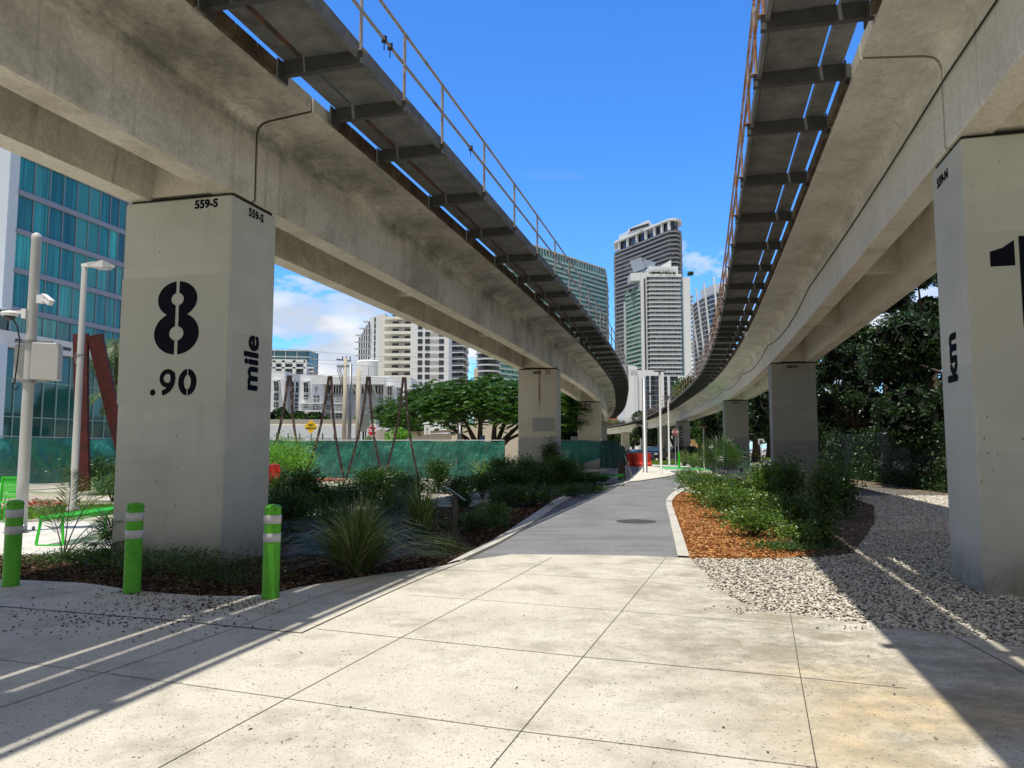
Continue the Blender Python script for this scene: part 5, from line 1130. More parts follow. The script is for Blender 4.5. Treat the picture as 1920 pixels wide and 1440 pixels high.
# ------------------------------------------------------------------ cars
def car(x, y, rz, paint, label, kind='suv', group=None, ln=4.8, w=1.95, h=1.75):
    root = thing('parked_car' if group else 'car', (0, 0, 0), label, 'car', group)
    sc = h/1.75; r = .37
    if kind == 'suv': side = [(-2.35, .35), (-2.4, .75), (-2.3, 1.02), (-1.25, 1.12), (-.55, 1.66), (.2, 1.74), (1.7, 1.72), (2.2, 1.18), (2.38, 1.05), (2.4, .45), (2.3, .33)]
    else: side = [(-2.3, .3), (-2.35, .62), (-2.2, .84), (-1.15, .95), (-.35, 1.38), (.3, 1.44), (1.1, 1.36), (1.75, .98), (2.25, .92), (2.33, .45), (2.25, .3)]
    k = ln/4.8; side = [(a*k, b_*sc) for a, b_ in side]; bm = MB(); secs = [(-w/2+.02, .0, .90), (-w/2, .0, 1), (w/2, .0, 1), (w/2-.02, .0, .9)]
    belt = (1.08 if kind == 'suv' else .92)*sc
    def sec(yy, ins): return [(a, (yy if b_ <= belt+.05 else yy*(1-ins)), b_) for a, b_ in side]
    A = sec(-w/2, .16); B = sec(w/2, .16); n = len(side); bm.add(A+B, [tuple(range(n-1, -1, -1)), tuple(range(n, 2*n))]+[(i, (i+1) % n, (i+1) % n+n, i+n) for i in range(n)]); o = bm.build('body', paint, root)
    md = o.modifiers.new('b', 'BEVEL'); md.width = .05; md.segments = 2
    # glass
    gt = [(a, b_) for a, b_ in side if b_ > belt+.05]; g = MB(); zs = max(b_ for a, b_ in gt)
    f0 = side[3]; f1 = side[4]; b0 = side[7]; b1 = side[6]
    for sg in (-1, 1):
        Y0 = sg*(w/2+.004); Y1 = sg*(w/2*.84+.012)
        for (a0, a1, t0, t1) in ((f0[0]+.25, f0[0]+1.35, f1[0]+.12, f0[0]+1.4), (f0[0]+1.45, f0[0]+2.35, f0[0]+1.5, f0[0]+2.3), (f0[0]+2.45, b0[0]-.15, f0[0]+2.4, b1[0]-.1)):
            g.add([(a0, Y0, belt+.02), (a1, Y0, belt+.02), (t1, Y1, zs-.10), (t0, Y1, zs-.10)], [(0, 1, 2, 3) if sg < 0 else (3, 2, 1, 0)])
    for (p0, p1, e) in ((f0, f1, -1), (b0, b1, 1)):
        nx = .02*e; g.add([(p0[0]+nx, -w/2*.86, p0[1]+.05), (p0[0]+nx, w/2*.86, p0[1]+.05), (p1[0]+nx, w/2*.76, p1[1]-.02), (p1[0]+nx, -w/2*.76, p1[1]-.02)], [(0, 1, 2, 3)])
    g.build('windows', M['carglass'], root)
    for sx in (-1, 1):
        for sg in (-1, 1):
            q = MB(); q.tube([(sx*1.45*k, sg*(w/2-.2), r), (sx*1.45*k, sg*(w/2+.012), r)], r, 20); wl = q.build('wheel', M['tyre'], root); q = MB(); q.tube([(sx*1.45*k, sg*(w/2), r), (sx*1.45*k, sg*(w/2+.022), r)], r*.58, 12); q.build('rim', M['chrome'], wl)
    for sg in (-1, 1):
        q = MB(); q.box((side[1][0]+.03, sg*w*.36, side[1][1]+.08*sc), (.12, .38, .16), bev=.02); q.build('headlight', M['lamp'], root); q = MB(); q.box((side[9][0]-.02, sg*w*.4, .95*sc), (.1, .25, .2)); q.build('tail_light', M['signred'], root)
    q = MB(); q.box((side[1][0]-.01, 0, .62*sc), (.08, w*.55, .26)); [q.box((side[1][0]-.055, 0, (.52+.07*i)*sc), (.02, w*.5, .02), mi=1) for i in range(4)]; q.build('grille', [M['black'], M['chrome']], root)
    root.location = (x, y, .01); root.rotation_euler = (0, 0, rz); return root
Yc = 90.5
car((1300-960)/F*92-2.0, 92, .12, M['carblack'], 'large black car with a pale windscreen, right of the white island', 'suv', None, 5.4, 2.0, 1.85)
car((1228-960)/F*91+.2, 92.5, 1.15, M['carblack'], 'black car with a bright bonnet and chrome grille facing the crossing', 'suv', None, 4.9, 2.0, 1.8)
car((1186-960)/F*94, 94, .1, M['carblue'], 'blue car roof showing above the red barriers', 'sedan')
car((1165-960)/F*97+2.6, 98, .1, M['carblack'], 'dark car behind the blue one', 'sedan')
for k, (px, rz, pa) in enumerate(((1408, .5, 'carwhite'), (1428, .5, 'carwhite'), (1341, .5, 'carblack'), (1332, .5, 'signred'))):
    car((px-960)/F*135, 135+k, rz, M[pa], ['white car parked far behind the dark pillars, left one', 'white car parked far behind the small white sign', 'dark car parked far away under the trees', 'red car parked far away beside a dark one'][k], 'sedan', 'cars parked far beyond the street')
# ------------------------------------------------------------------ buildings
def winmat(name, cols, rough=.08, stripes=0, spec=.6):
    m, nt, b = mat(name); oi = N(nt, 'ShaderNodeObjectInfo'); n = len(cols)
    c = ramp(nt, oi.outputs['Random'], [(i/(n-1), k) for i, k in enumerate(cols)])
    if stripes:
        f = noise(nt, coords(nt, (stripes, stripes, .12)), 1.0, 3, .6); c = mix(nt, .8, c, ramp(nt, f, [(.4, .55), (.6, 1.3)]), 'MULTIPLY')
    L(nt, c, b.inputs['Base Color']); b.inputs['Roughness'].default_value = rough; b.inputs['Specular IOR Level'].default_value = spec; return m
def facade(name, col, v=.05, sc=.15): return plain(name, col, .7, 0, v, sc)
WHT = facade('white_stucco', (.74, .77, .80)); WHT2 = facade('white_slab_edge', (.66, .69, .72)); WHT_SHADE = facade('shaded_white_stucco', (.42, .46, .56)); CREAM = facade('cream_stucco', (.66, .58, .44))  # the lavender tone is white stucco with shade put into its colour
DARKG = winmat('dark_window_glass', [(.02, .03, .04), (.04, .06, .08)], .1); TEALG = plain('teal_tower_glass', (.05, .26, .24), .12, 0, .35, .08, .7)
BLUEG = plain('blue_tower_glass', (.045, .09, .13), .12, 0, .5, .25, .7); GREYG = plain('dark_tower_glass', (.03, .035, .045), .15, 0, .5, .2, .6); GREENG = plain('greenish_tower_glass', (.14, .22, .20), .15, 0, .4, .2, .6)
def gridglass(name, base, lite, wx, wz, ox=.7):
    m, nt, b = mat(name); g_ = N(nt, 'ShaderNodeNewGeometry'); s_ = N(nt, 'ShaderNodeSeparateXYZ'); L(nt, g_.outputs['Position'], s_.inputs[0])
    def ma(op, x, y):
        k = N(nt, 'ShaderNodeMath'); k.operation = op
        for i, v in enumerate((x, y)):
            if v is None: continue
            if isinstance(v, (int, float)): k.inputs[i].default_value = v
            else: L(nt, v, k.inputs[i])
        return k.outputs[0]
    h = ma('ADD', s_.outputs['X'], ma('MULTIPLY', s_.outputs['Y'], ox)); cb = N(nt, 'ShaderNodeCombineXYZ')
    L(nt, ma('FLOOR', ma('DIVIDE', h, wx), None), cb.inputs[0]); L(nt, ma('FLOOR', ma('DIVIDE', s_.outputs['Z'], wz), None), cb.inputs[1])
    wn = N(nt, 'ShaderNodeTexWhiteNoise'); wn.noise_dimensions = '3D'; L(nt, cb.outputs[0], wn.inputs['Vector'])
    c = ramp(nt, wn.outputs['Value'], [(0, tuple(x*.35 for x in base)), (.45, base), (.75, tuple(x*1.5 for x in base)), (.92, lite), (1, lite)])
    L(nt, c, b.inputs['Base Color']); b.inputs['Roughness'].default_value = .12; b.inputs['Specular IOR Level'].default_value = .65; return m
TEALG = gridglass('teal_tower_glass', (.05, .24, .22), (.30, .42, .38), 1.6, 3.0); BLUEG = gridglass('blue_tower_glass', (.035, .07, .11), (.36, .38, .38), 1.5, 2.78)
GREYG = gridglass('dark_tower_glass', (.03, .035, .045), (.22, .22, .22), 2.0, 3.62); GREENG = gridglass('greenish_tower_glass', (.15, .20, .20), (.40, .42, .40), 1.5, 2.78)
# hotel at left
A0 = Vector((-39.45, 58, 0)); B0 = Vector((-36.7, 70, 0)); T0 = (B0-A0).normalized(); NR = Vector((T0.y, -T0.x, 0)); LEN = (B0-A0).length
ht = thing('hotel_building', (-45, 64, 0), 'teal glass fronted hotel block with white walls at the far left', 'building')
q = MB(); q.prism([tuple((A0-NR*.25)[:2]), tuple((B0-NR*.25)[:2]), (-58, 76), (-62, 58)], 0, 34); q.build('core', facade('hotel_core', (.05, .10, .12)), ht)
HW = facade('hotel_white_wall', (.62, .70, .80))
q = MB(); q.prism([(-66, 57.2), (A0.x-.05, 57.2), (A0.x+.12, 58.0), (-66, 58.0)], 12.45, 35); q.box((-39.5, 57.1, 23.5), (.05, .1, 22)); q.build('end_wall', HW, ht)
q = MB(); P = B0+T0*.05; q.bar(P+Vector((0, 0, 10)), P+Vector((0, 0, 34)), .35, .6, up=tuple(T0)); q.build('corner_fin', WHT, ht)
bands = [12.5, 15.65, 18.8, 21.95, 25.1, 28.25, 31.4]
bm_ = facade('blue_grey_spandrel', (.27, .30, .40))
for z in bands:
    q = MB(); a = A0+NR*.05; b_ = B0+NR*.05; q.bar(a+Vector((0, 0, z)), b_+Vector((0, 0, z)), .32, .42); q.build('floor_band', bm_, ht)
cols_ = [0, .127, .25, .367, .485, .595, .70, .80, .89, .955, 1.0]
rowz = [(10.6, 12.28)]+[(a+.21, b_-.21) for a, b_ in zip(bands[:-1], bands[1:])]
wm = winmat('hotel_window', [(.015, .12, .13), (.03, .25, .25), (.06, .42, .39), (.04, .30, .30), (.015, .11, .13), (.10, .50, .46)], .06, 5.0, .6)
wflat = winmat('hotel_panel', [(.035, .25, .24), (.05, .29, .27)], .2)
for ri, (z0, z1) in enumerate(rowz):
    for ci in range(len(cols_)-1):
        u0, u1 = cols_[ci]*LEN, cols_[ci+1]*LEN; q = MB(); a = A0+T0*(u0+.03); b_ = A0+T0*(u1-.03)
        q.add([(a.x, a.y, z0), (b_.x, b_.y, z0), (b_.x, b_.y, z1), (a.x, a.y, z1)], [(0, 1, 2, 3)]); o = q.build('window', wflat if ci in (4, 5) else wm, ht)
        q = MB(); a = A0+T0*(u0)+NR*.04; q.bar(a+Vector((0, 0, z0)), a+Vector((0, 0, z1)), .06, .08, up=tuple(T0)); q.build('mullion', bm_, o)
C0 = Vector((-40.0, 52, 0)); D0 = Vector((-36.1, 72, 0)); TT = (D0-C0).normalized(); NN = Vector((TT.y, -TT.x, 0))
q = MB(); q.prism([tuple((C0+NN*.5)[:2]), tuple((D0+NN*.5)[:2]), tuple((D0-NN*4)[:2]), tuple((C0-NN*20)[:2])], 9.35, 10.55); q.build('podium_band', facade('podium_white', (.66, .68, .72)), ht)
q = MB(); [q.bar(C0+TT*u+NN*.52+Vector((0, 0, 9.9)), C0+TT*(u+.9)+NN*.52+Vector((0, 0, 9.9)), .03, .28) for u in (5.5, 10.2, 14.5)]; q.build('soffit_vents', M['darkgrey'], ht)
q = MB(); q.box((-39.0, 55.6, 4.7), (1.5, 1.2, 9.4)); q.build('column', HW, ht)
gw = winmat('hotel_shopfront', [(.01, .05, .05), (.02, .11, .10), (.015, .08, .08), (.03, .14, .12)], .05, 0, .7)
for ri, (z0, z1) in enumerate([(.1, 4.0), (4.06, 6.9), (6.96, 9.3)]):
    for ci in range(12):
        u0, u1 = 3.4+ci*1.4, 3.4+(ci+1)*1.4; a = C0+TT*(u0+.04)-NN*.1; b_ = C0+TT*(u1-.04)-NN*.1; q = MB()
        q.add([(a.x, a.y, z0), (b_.x, b_.y, z0), (b_.x, b_.y, z1), (a.x, a.y, z1)], [(0, 1, 2, 3)]); o = q.build('shopfront_pane', gw, ht)
q = MB()
for ci in range(13): a = C0+TT*(3.4+ci*1.4)-NN*.06; q.bar(a, a+Vector((0, 0, 9.35)), .08, .1, up=tuple(TT))
for z in (4.03, 6.93): q.bar(C0+TT*3.4-NN*.06+Vector((0, 0, z)), C0+TT*20.2-NN*.06+Vector((0, 0, z)), .1, .08)
q.build('shopfront_frame', plain('frame_green', (.22, .36, .34), .5), ht)
q = MB(); q.add([tuple(C0-NN*.3), tuple(D0-NN*.3), tuple(D0-NN*.3+Vector((0, 0, 9.4))), tuple(C0-NN*.3+Vector((0, 0, 9.4)))], [(0, 1, 2, 3)]); q.build('shop_back', M['darkgrey'], ht)
# generic towers
def offs(poly, d):
    n = len(poly); ar = sum(poly[i][0]*poly[(i+1) % n][1]-poly[(i+1) % n][0]*poly[i][1] for i in range(n)); s = 1 if ar > 0 else -1; out = []
    for i in range(n):
        p0, p1, p2 = [np.array(poly[j % n], float) for j in (i-1, i, i+1)]
        a = p1-p0; b_ = p2-p1; a /= np.linalg.norm(a); b_ /= np.linalg.norm(b_); na = np.array([a[1], -a[0]])*s; nb = np.array([b_[1], -b_[0]])*s
        m_ = na+nb; m_ /= np.linalg.norm(m_); out.append(tuple(p1+m_*d/max(.35, m_ @ na)))
    return out
def tower(name, label, foot, ztop, zs, fh, gm, sm, over=1.2, sh=.35, z0=0, mull=0, mm=None, railm=None, cat='tower', top=None, wob=None):
    cx = sum(p[0] for p in foot)/len(foot); cy = sum(p[1] for p in foot)/len(foot)
    root = thing(name, (cx, cy, 0), label, cat); q = MB(); q.prism(foot, z0, ztop); q.build('glazed_body', gm, root)
    z = zs; k = 0; meshes = {}
    while z < ztop+.1:
        ov = over if wob is None else over*wob[k % len(wob)]
        if ov not in meshes:
            q = MB(); pf = offs(foot, ov); q.prism([(x-cx, y-cy) for x, y in pf], -sh/2, sh/2)
            if railm:
                pr_ = [(x-cx, y-cy) for x, y in offs(foot, ov-.12)]; n = len(pr_)
                for i in range(n):
                    a, b_ = pr_[i], pr_[(i+1) % n]; q.add([(a[0], a[1], sh/2), (b_[0], b_[1], sh/2), (b_[0], b_[1], sh/2+1.0), (a[0], a[1], sh/2+1.0)], [(0, 1, 2, 3)], 1)
            o = q.build('balcony_slab', [sm, railm or sm]); COL.objects.unlink(o); meshes[ov] = o.data; bpy.data.objects.remove(o)
        o = link('balcony_slab', meshes[ov], root, (0, 0, z)); z += fh; k += 1
    if mull:
        q = MB(); n = len(foot); pf = offs(foot, .08)
        for i in range(n):
            a, b_ = Vector((*pf[i], 0)), Vector((*pf[(i+1) % n], 0)); c = int((b_-a).length/mull)
            if c < 1 or max(a.y, b_.y) > cy+1e9: continue
            for j in range(c+1): p = a.lerp(b_, j/c); q.box((p.x, p.y, (z0+ztop)/2), (.35, .35, ztop-z0))
        q.build('wall_fins', mm or sm, root)
    if top: top(root)
    return root
def X(px, Y): return (px-960)/F*Y
def ZH(py, Y): return dp(960, py, Y)[2]
RAILW = plain('balcony_glass_rail', (.33, .37, .41), .25, 0, .1, .1); RAILD = plain('balcony_grey_rail', (.12, .125, .14), .3, 0, .3, .2); RAILT = plain('teal_balcony_rail', (.20, .46, .42), .25, 0, .2, .1)
# big dark rounded tower
Y1, Y2 = 590, 655
fo = [(X(1160, Y2), Y2), (X(1262, Y1), Y1-1), (X(1272, Y1), Y1-2), (X(1281, Y1), Y1+2), (X(1286, Y1), Y1+12), (X(1283, Y1), Y1+22), (X(1287, Y1), Y1+24), (X(1291, Y1), Y1+30), (X(1291, Y1), Y1+40), (X(1284, Y1), Y1+52), (X(1165, Y2), Y2+20)]
zt = ZH(436, Y1)
def top1(root):
    q = MB(); q.prism(offs(fo, -1.0), zt, zt+9.5); q.build('penthouse_glazing', GREYG, root)
    for z in (zt+9.8,): q = MB(); q.prism(offs(fo, 2.2), z-.6, z+.9); q.build('roof_slab', WHT, root)
    q = MB(); a, b_ = Vector((*fo[0], 0)), Vector((*fo[1], 0))
    for t in (.05, .22, .4, .57, .73, .86, .98): p = a.lerp(b_, t); q.box((p.x, p.y-1.5, zt+4.5), (2.2, 1.5, 9))
    q.build('white_pilasters', WHT, root)
    q = MB(); q.prism([(X(1165, Y2), Y2+2), (X(1215, 620), 620), (X(1270, 610), 612), (X(1275, 640), 645), (X(1170, 665), 668)], zt+10.7, zt+15); q.build('roof_storey', WHT2, root)
    q = MB(); [q.bar((X(1165, Y2-1), Y2-1, zt+10.8+i*.9), (X(1196, 632), 632, zt+10.8+i*.9), .4, .4) for i in range(7)]; q.build('louvres', WHT, root)
    q = MB(); q.prism([(X(1182, 640), 640), (X(1222, 612), 612), (X(1240, 640), 645), (X(1190, 660), 662)], zt+15, zt+17.5); q.build('upper_roof', WHT, root)
    q = MB(); q.bar((X(1186, 628), 628, zt+13), (X(1222, 612), 611, zt+13), .4, 2.4); q.build('roof_window', GREYG, root)
tower('apartment_tower', 'tallest tower in the middle, dark glass with rounded balcony ends and white roof', fo, zt, 12, 3.62, GREYG, facade('tower_slab_grey', (.42, .43, .45)), 2.4, .40, 0, 6.5, plain('dark_piers', (.16, .16, .18), .6, 0, .2, .2), RAILD, top=top1, wob=[1.0, .86, 1.0, .93])
# white tower in front
D1 = 470
def slabtower():
    root = thing('apartment_tower', (X(1240, D1), D1, 0), 'white tower in front of the tallest dark one, with a bare white wall strip', 'tower')
    zt = ZH(519, D1); fh = 2.78
    q = MB(); q.box((X(1247.5, D1), D1+9, zt/2), (X(1279, D1)-X(1216, D1), 16, zt)); q.build('main_glazing', BLUEG, root)
    q = MB(); q.box((X(1290.5, D1), D1+6, zt/2), (X(1297, D1)-X(1284.5, D1), 18, zt-2)); q.build('bare_wall', WHT, root)
    q = MB(); q.box((X(1282, D1), D1+4, zt/2-1), (X(1285, D1)-X(1279, D1), 6, zt-4)); q.build('blue_glass_strip', plain('bright_blue_glass', (.10, .28, .42), .1, 0, .3, .3), root)
    q = MB(); q.box((X(1209.5, D1), D1+4, zt/2+1), (X(1215, D1)-X(1204, D1), 12, zt+2)); q.box((X(1211, D1), D1-2.2, zt/2), (.8, 1, zt-3), mi=1); q.build('white_shaft', [WHT, M['darkgrey']], root)
    q = MB(); q.prism([(X(1176, 490), 490), (X(1204, D1), D1+.5), (X(1204, D1), 500), (X(1180, 505), 505)], 0, zt-5); q.build('side_glazing', GREENG, root)
    q = MB(); q.prism([(X(1172, 494), 494), (X(1177, 489), 489), (X(1180, 500), 505), (X(1174, 505), 505)], 0, zt-12); q.build('side_wall', WHT, root)
    q = MB(); q.box((X(1301, D1), D1+14, zt/2-4), (X(1304, D1)-X(1297, D1), 12, zt-6)); q.build('right_glazing', GREYG, root)
    n = int((zt-4)/fh); x0, x1 = X(1215, D1), X(1280, D1)
    b1 = MB(); w = x1-x0; b1.prism([(-w/2, 2), (-w/2+.3, .6), (-w/2+1.5, 0), (w/2, 0), (w/2, 3), (-w/2, 3)], -.2, .25); b1.add([(-w/2+1.5, .05, .2), (w/2, .05, .2), (w/2, .05, 1.15), (-w/2+1.5, .05, 1.15)], [(0, 1, 2, 3)], 1); o1 = b1.build('balcony_slab', [WHT, RAILW]); me1 = o1.data; bpy.data.objects.remove(o1)
    b2 = MB(); P = [(X(1175, 489)-X(1190, 480), 9), (X(1204, D1-1.5)-X(1190, 480), -11.5), (X(1204, D1-1.5)-X(1190, 480), -8), (X(1177, 492)-X(1190, 480), 12)]; b2.prism(P, -.2, .25); b2.add([(P[0][0], P[0][1], .2), (P[1][0], P[1][1], .2), (P[1][0], P[1][1], 1.1), (P[0][0], P[0][1], 1.1)], [(0, 1, 2, 3)], 1); o2 = b2.build('balcony_slab', [WHT, RAILT]); me2 = o2.data; bpy.data.objects.remove(o2)
    b3 = MB(); b3.prism([(-1, 0), (3.4, .5), (4.2, 3), (3.4, 12), (-1, 12)], -.2, .25); o3 = b3.build('balcony_slab', [WHT]); me3 = o3.data; bpy.data.objects.remove(o3)
    for k in range(4, n):
        z = zt-3.0-fh*(n-1-k); rp = Vector(root.location)
        link('balcony_slab', me1, root, ((x0+x1)/2-rp.x, -1.8, z)); 
        if k < n-2: link('side_balcony_slab', me2, root, (X(1190, 480)-rp.x, 480-D1, z))
        if k < n-3 and k % 1 == 0: link('right_balcony_slab', me3, root, (X(1298.5, D1)-rp.x, 4, z))
    q = MB()
    for j in range(13): q.box((lerp(x0+.8, x1-.3, j/12), D1+.85, zt/2), (.55 if j % 2 else .3, .5, zt-1))
    q.build('window_piers', plain('light_grey_pier', (.42, .45, .50), .6, 0, .1, .1), root)
    q = MB(); q.box(((x0+x1)/2, D1+9, zt+.8), (x1-x0+1.5, 20, 1.8)); q.box(((x0+x1)/2+1, D1+10, zt+4.5), (x1-x0-3, 14, 6)); q.prism([(X(1240, D1), D1+6), (X(1268, D1), D1+6), (X(1268, D1), D1+20), (X(1240, D1), D1+20)], zt+7, zt+8)
    q.add([(X(1232, D1), D1+5, zt+5), (X(1267, D1), D1+5, zt+5), (X(1267, D1), D1+5, zt+12.5), (X(1258, D1), D1+5, zt+10.5)], [(0, 1, 2, 3)]); q.add([(X(1267, D1), D1+5, zt+5), (X(1267, D1), D1+15, zt+5), (X(1267, D1), D1+15, zt+12.5), (X(1267, D1), D1+5, zt+12.5)], [(0, 1, 2, 3)]); q.build('roof_house', WHT, root)
    q = MB(); [q.box((lerp(X(1226, D1), X(1274, D1), j/10), D1+1.5, zt+5.6), (.35, 4, .4), ry=.2) for j in range(11)]; q.build('roof_pergola', WHT, root)
    q = MB(); q.prism([(X(1187, D1), D1+2), (X(1214, D1), D1+1), (X(1214, D1), D1+12), (X(1187, D1), D1+14)], zt-2, zt+3); q.build('roof_terrace', WHT, root)
    q = MB(); q.bar((X(1190, D1), D1+4, zt+7.5), (X(1212, D1), D1+3, zt+10), .2, 8); q.bar((X(1212, D1), D1+3, zt+10), (X(1236, D1), D1+6, zt+8.5), .2, 5); q.build('glass_screen', plain('screen_blue', (.34, .40, .50), .3), root)
    for nm, (a, b_, zc, n_) in (('roof_planting', (X(1222, D1), X(1272, D1), zt+2.3, 420)), ('roof_tree', (X(1296, D1), X(1305, D1), zt+2.2, 500))):
        C = np.stack([RNG.uniform(a, b_, n_), RNG.normal(D1+.5, 1, n_), zc+RNG.normal(0, .5, n_)], 1); V, Fq = leafarr(C, 1.1, .7); npmesh(nm, V, Fq, M['leaf_dark'], root)
slabtower()
# teal tower behind left guideway
fo = [(X(932, 435), 435), (X(1137, 525), 525), (X(1141, 560), 560), (X(932, 470), 470)]; zt = ZH(489, 480)
def topt(root):
    q = MB(); q.prism(offs(fo, -.6), zt, zt+5.0); q.build('top_storey', TEALG, root); q = MB(); q.prism(offs(fo, .6), zt+5.0, zt+5.7); q.build('roof_slab', WHT2, root)
    q = MB(); a, b_ = Vector((*fo[0], 0)), Vector((*fo[1], 0)); [q.box((*tuple((a.lerp(b_, t)-Vector((0, .5, 0)))[:2]), zt+2.5), (.3, .6, 5)) for t in np.linspace(0, 1, 40)]; q.build('top_mullions', WHT2, root)
tower('apartment_tower', 'long teal glass tower with white balcony bands, rising behind the left guideway', fo, zt, 12, 3.0, TEALG, WHT2, 1.5, .5, 0, 4.6, plain('teal_piers', (.10, .18, .19), .5, 0, .2, .1), RAILT, top=topt, wob=[1.0, .8])
q_=None
# dark banded round tower low left of it
cx_, cy_, r_ = X(914, 380), 390, X(936, 380)-X(914, 380)
fo = [(cx_+r_*math.cos(a), cy_+r_*math.sin(a)*1.2) for a in [2*PI*k/20 for k in range(20)]]
tower('apartment_tower', 'rounded dark tower with white bands just above the spreading tree', fo, ZH(600, 380), 6, 3.2, GREYG, WHT2, .7, .8, cat='tower')
q = MB(); q.box((X(892, 330), 330, ZH(691, 330)/2), (1.6, 2, ZH(691, 330))); o = q.build('tower_edge', CREAM, None, loc=(X(892, 330), 330, 0)); tag(o, 'thin pale tower sliver left of the rounded dark tower', 'building')
fo = [(X(838, 340), 340), (X(866, 340), 338), (X(870, 340), 345), (X(870, 350), 365), (X(838, 350), 365)]
tower('apartment_tower', 'dark balconied tower peeping out right of the white slab block', fo, ZH(590, 340), 6, 3.0, GREYG, WHT2, 1.4, .4, railm=RAILD, mull=4, mm=WHT2, wob=[1, .7, .9])
# white slab block with paired windows and balcony stacks
def slabblock():
    D = 300; zt = ZH(588, D); root = thing('apartment_block', (X(800, D), D, 0), 'white slab block with rows of paired windows and stacked cream balconies', 'apartment block')
    q = MB(); q.box(((X(768, D)+X(840.5, D))/2, D+8, zt/2-2), (X(840.5, D)-X(768, D), 16, zt-4)); q.build('main_wall', facade('slab_block_white', (.74, .76, .80)), root)
    q = MB(); q.box(((X(708, D+8)+X(768, D))/2, D+14, zt/2), (X(768, D)-X(708, D+8), 14, zt)); q.build('balcony_wing', facade('balcony_wing_white', (.74, .74, .71)), root)
    w = MB(); w.box((0, 0, 0), (1.05, .12, 1.9)); o = w.build('window', DARKG); wm_ = o.data; bpy.data.objects.remove(o)
    rows_ = [613, 626.5, 640, 653, 666.5, 680, 693, 706.5, 720, 733, 746]; rp = Vector(root.location)
    for y in rows_:
        for px in (784.4, 788.6, 798, 802.4, 824.4, 829):
            z = ZH(y, D); 
            if z > zt-5: continue
            link('window', wm_, root, (X(px, D)-rp.x, -.04, z))
        q = MB(); q.box((X(813, D), D-.03, ZH(y, D)), (X(822.5, D)-X(804.5, D), .06, 1.5)); q.build('grey_panel', plain('panel_grey', (.42, .42, .42), .7), root) if ZH(y, D) < zt-5 else None
    b1 = MB(); b1.prism([(-4.3, 0), (-4.3, -1.2), (-2.2, -2.8), (2.6, -2.8), (2.6, 0)], -.12, .12); b1.prism([(-4.3, -1.1), (-2.2, -2.7), (-2.2, -2.8), (-4.4, -1.2)], .12, 1.1); b1.box((.2, -2.75, .6), (4.8, .08, 1.0)); o = b1.build('balcony', [facade('balcony_cream', (.77, .76, .70))]); bmesh_ = o.data; bpy.data.objects.remove(o)
    g1 = MB(); g1.box((0, 0, 0), (2.6, .1, 2.2)); o = g1.build('balcony_door', DARKG); gm_ = o.data; bpy.data.objects.remove(o)
    k = 0; z = zt-1.5
    while z > 8:
        for px in (733, 757): link('balcony', bmesh_, root, (X(px, D)-rp.x, 7, z)); link('balcony_door', gm_, root, (X(px+1.5, D)-rp.x, 6.9, z+1.4))
        z -= 3.05
slabblock()
def whitetower():
    D = 345; root = thing('apartment_tower', (X(695, D), D, 0), 'bare white tower with a slanting roof and a dark balcony grid on its left side', 'tower')
    q = MB(); x0, x1, x2 = X(669, D), X(690.5, D), X(720, D); za, zb_ = ZH(632, D), ZH(591, D)
    q.add([(x1, D, 0), (x2, D, 0), (x2, D, zb_+1), (x1, D, zb_-1), (x1, D+16, 0), (x2, D+16, 0), (x2, D+16, zb_+1), (x1, D+16, zb_-1)], [(0, 1, 2, 3), (1, 5, 6, 2), (3, 2, 6, 7), (4, 0, 3, 7)]); q.build('wall', WHT, root)
    q = MB(); q.add([(x0, D+3, 0), (x1, D+1, 0), (x1, D+1, zb_-2), (x0+2, D+3, za+4), (x0, D+3, za)], [(0, 1, 2, 3, 4)]); q.build('grid_back', GREYG, root)
    fh = 3.2; z = 6; k = 0
    while z < zb_-3:
        t = max(0, (z-za)/(zb_-za)); xl = lerp(x0-1.6, x1-1.5, max(0, t)) if z > za else x0-1.6; q = MB(); q.box(((xl+x1)/2, D, z), (x1-xl, 3, .35)); q.build('balcony_slab', WHT2, root); z += fh; k += 1
    q = MB(); [q.box((lerp(x0+.5, x1-.6, j/4), D-.2, lerp(za, zb_-3, max(0, (j-.5)/4))/2), (.4, 2.6, lerp(za, zb_-3, max(0, (j-.5)/4)))) for j in range(5)]; q.build('grid_fins', WHT2, root)
    q = MB(); [q.box((X(700.5, D), D-.05, ZH(y, D)), (.7, .1, 2.2)) for y in range(600, 700, 11)]; q.build('slit_windows', M['darkgrey'], root)
    q = MB(); q.lathe([(6.2, 0), (6.2, ZH(677, 330)), (5.4, ZH(674, 330))], (X(686, 330), 336, 0), 24); q.box((X(683, 330), 329.6, ZH(694, 330)), (3.0, .3, 5)); q.build('rounded_annex', WHT, root)
whitetower()
# far left glass tower and white frame building
fo = [(X(490, 480), 480), (X(572, 480), 484), (X(578, 480), 500), (X(500, 500), 510)]
tower('apartment_tower', 'far glass tower with white fins at the extreme left of the gap beside pillar 8', fo, ZH(655, 480), 6, 4.2, plain('azure_glass', (.08, .20, .26), .12, 0, .3, .2), WHT2, .8, .5, mull=6, mm=WHT)
fr_ = thing('frame_building', (X(540, 250), 250, 0), 'white open framed building above the flat white apartments, left of the utility pole', 'building')
q = MB(); q.box((X(535, 250), 258, ZH(678, 250)/2-1), (X(566, 250)-X(500, 250), 12, ZH(678, 250)-2)); q.build('recessed_wall', WHT_SHADE, fr_)
q = MB(); [q.box((X(px, 250), 250, ZH(676, 250)/2), (1.0, 1.2, ZH(676, 250))) for px in (512, 529.5, 550, 570.5)]; [q.box((X(535, 250), 250, ZH(y, 250)), (X(572, 250)-X(500, 250), 1.2, h_)) for y, h_ in ((677, 1.0), (690, .5))]; q.build('frame', WHT, fr_)
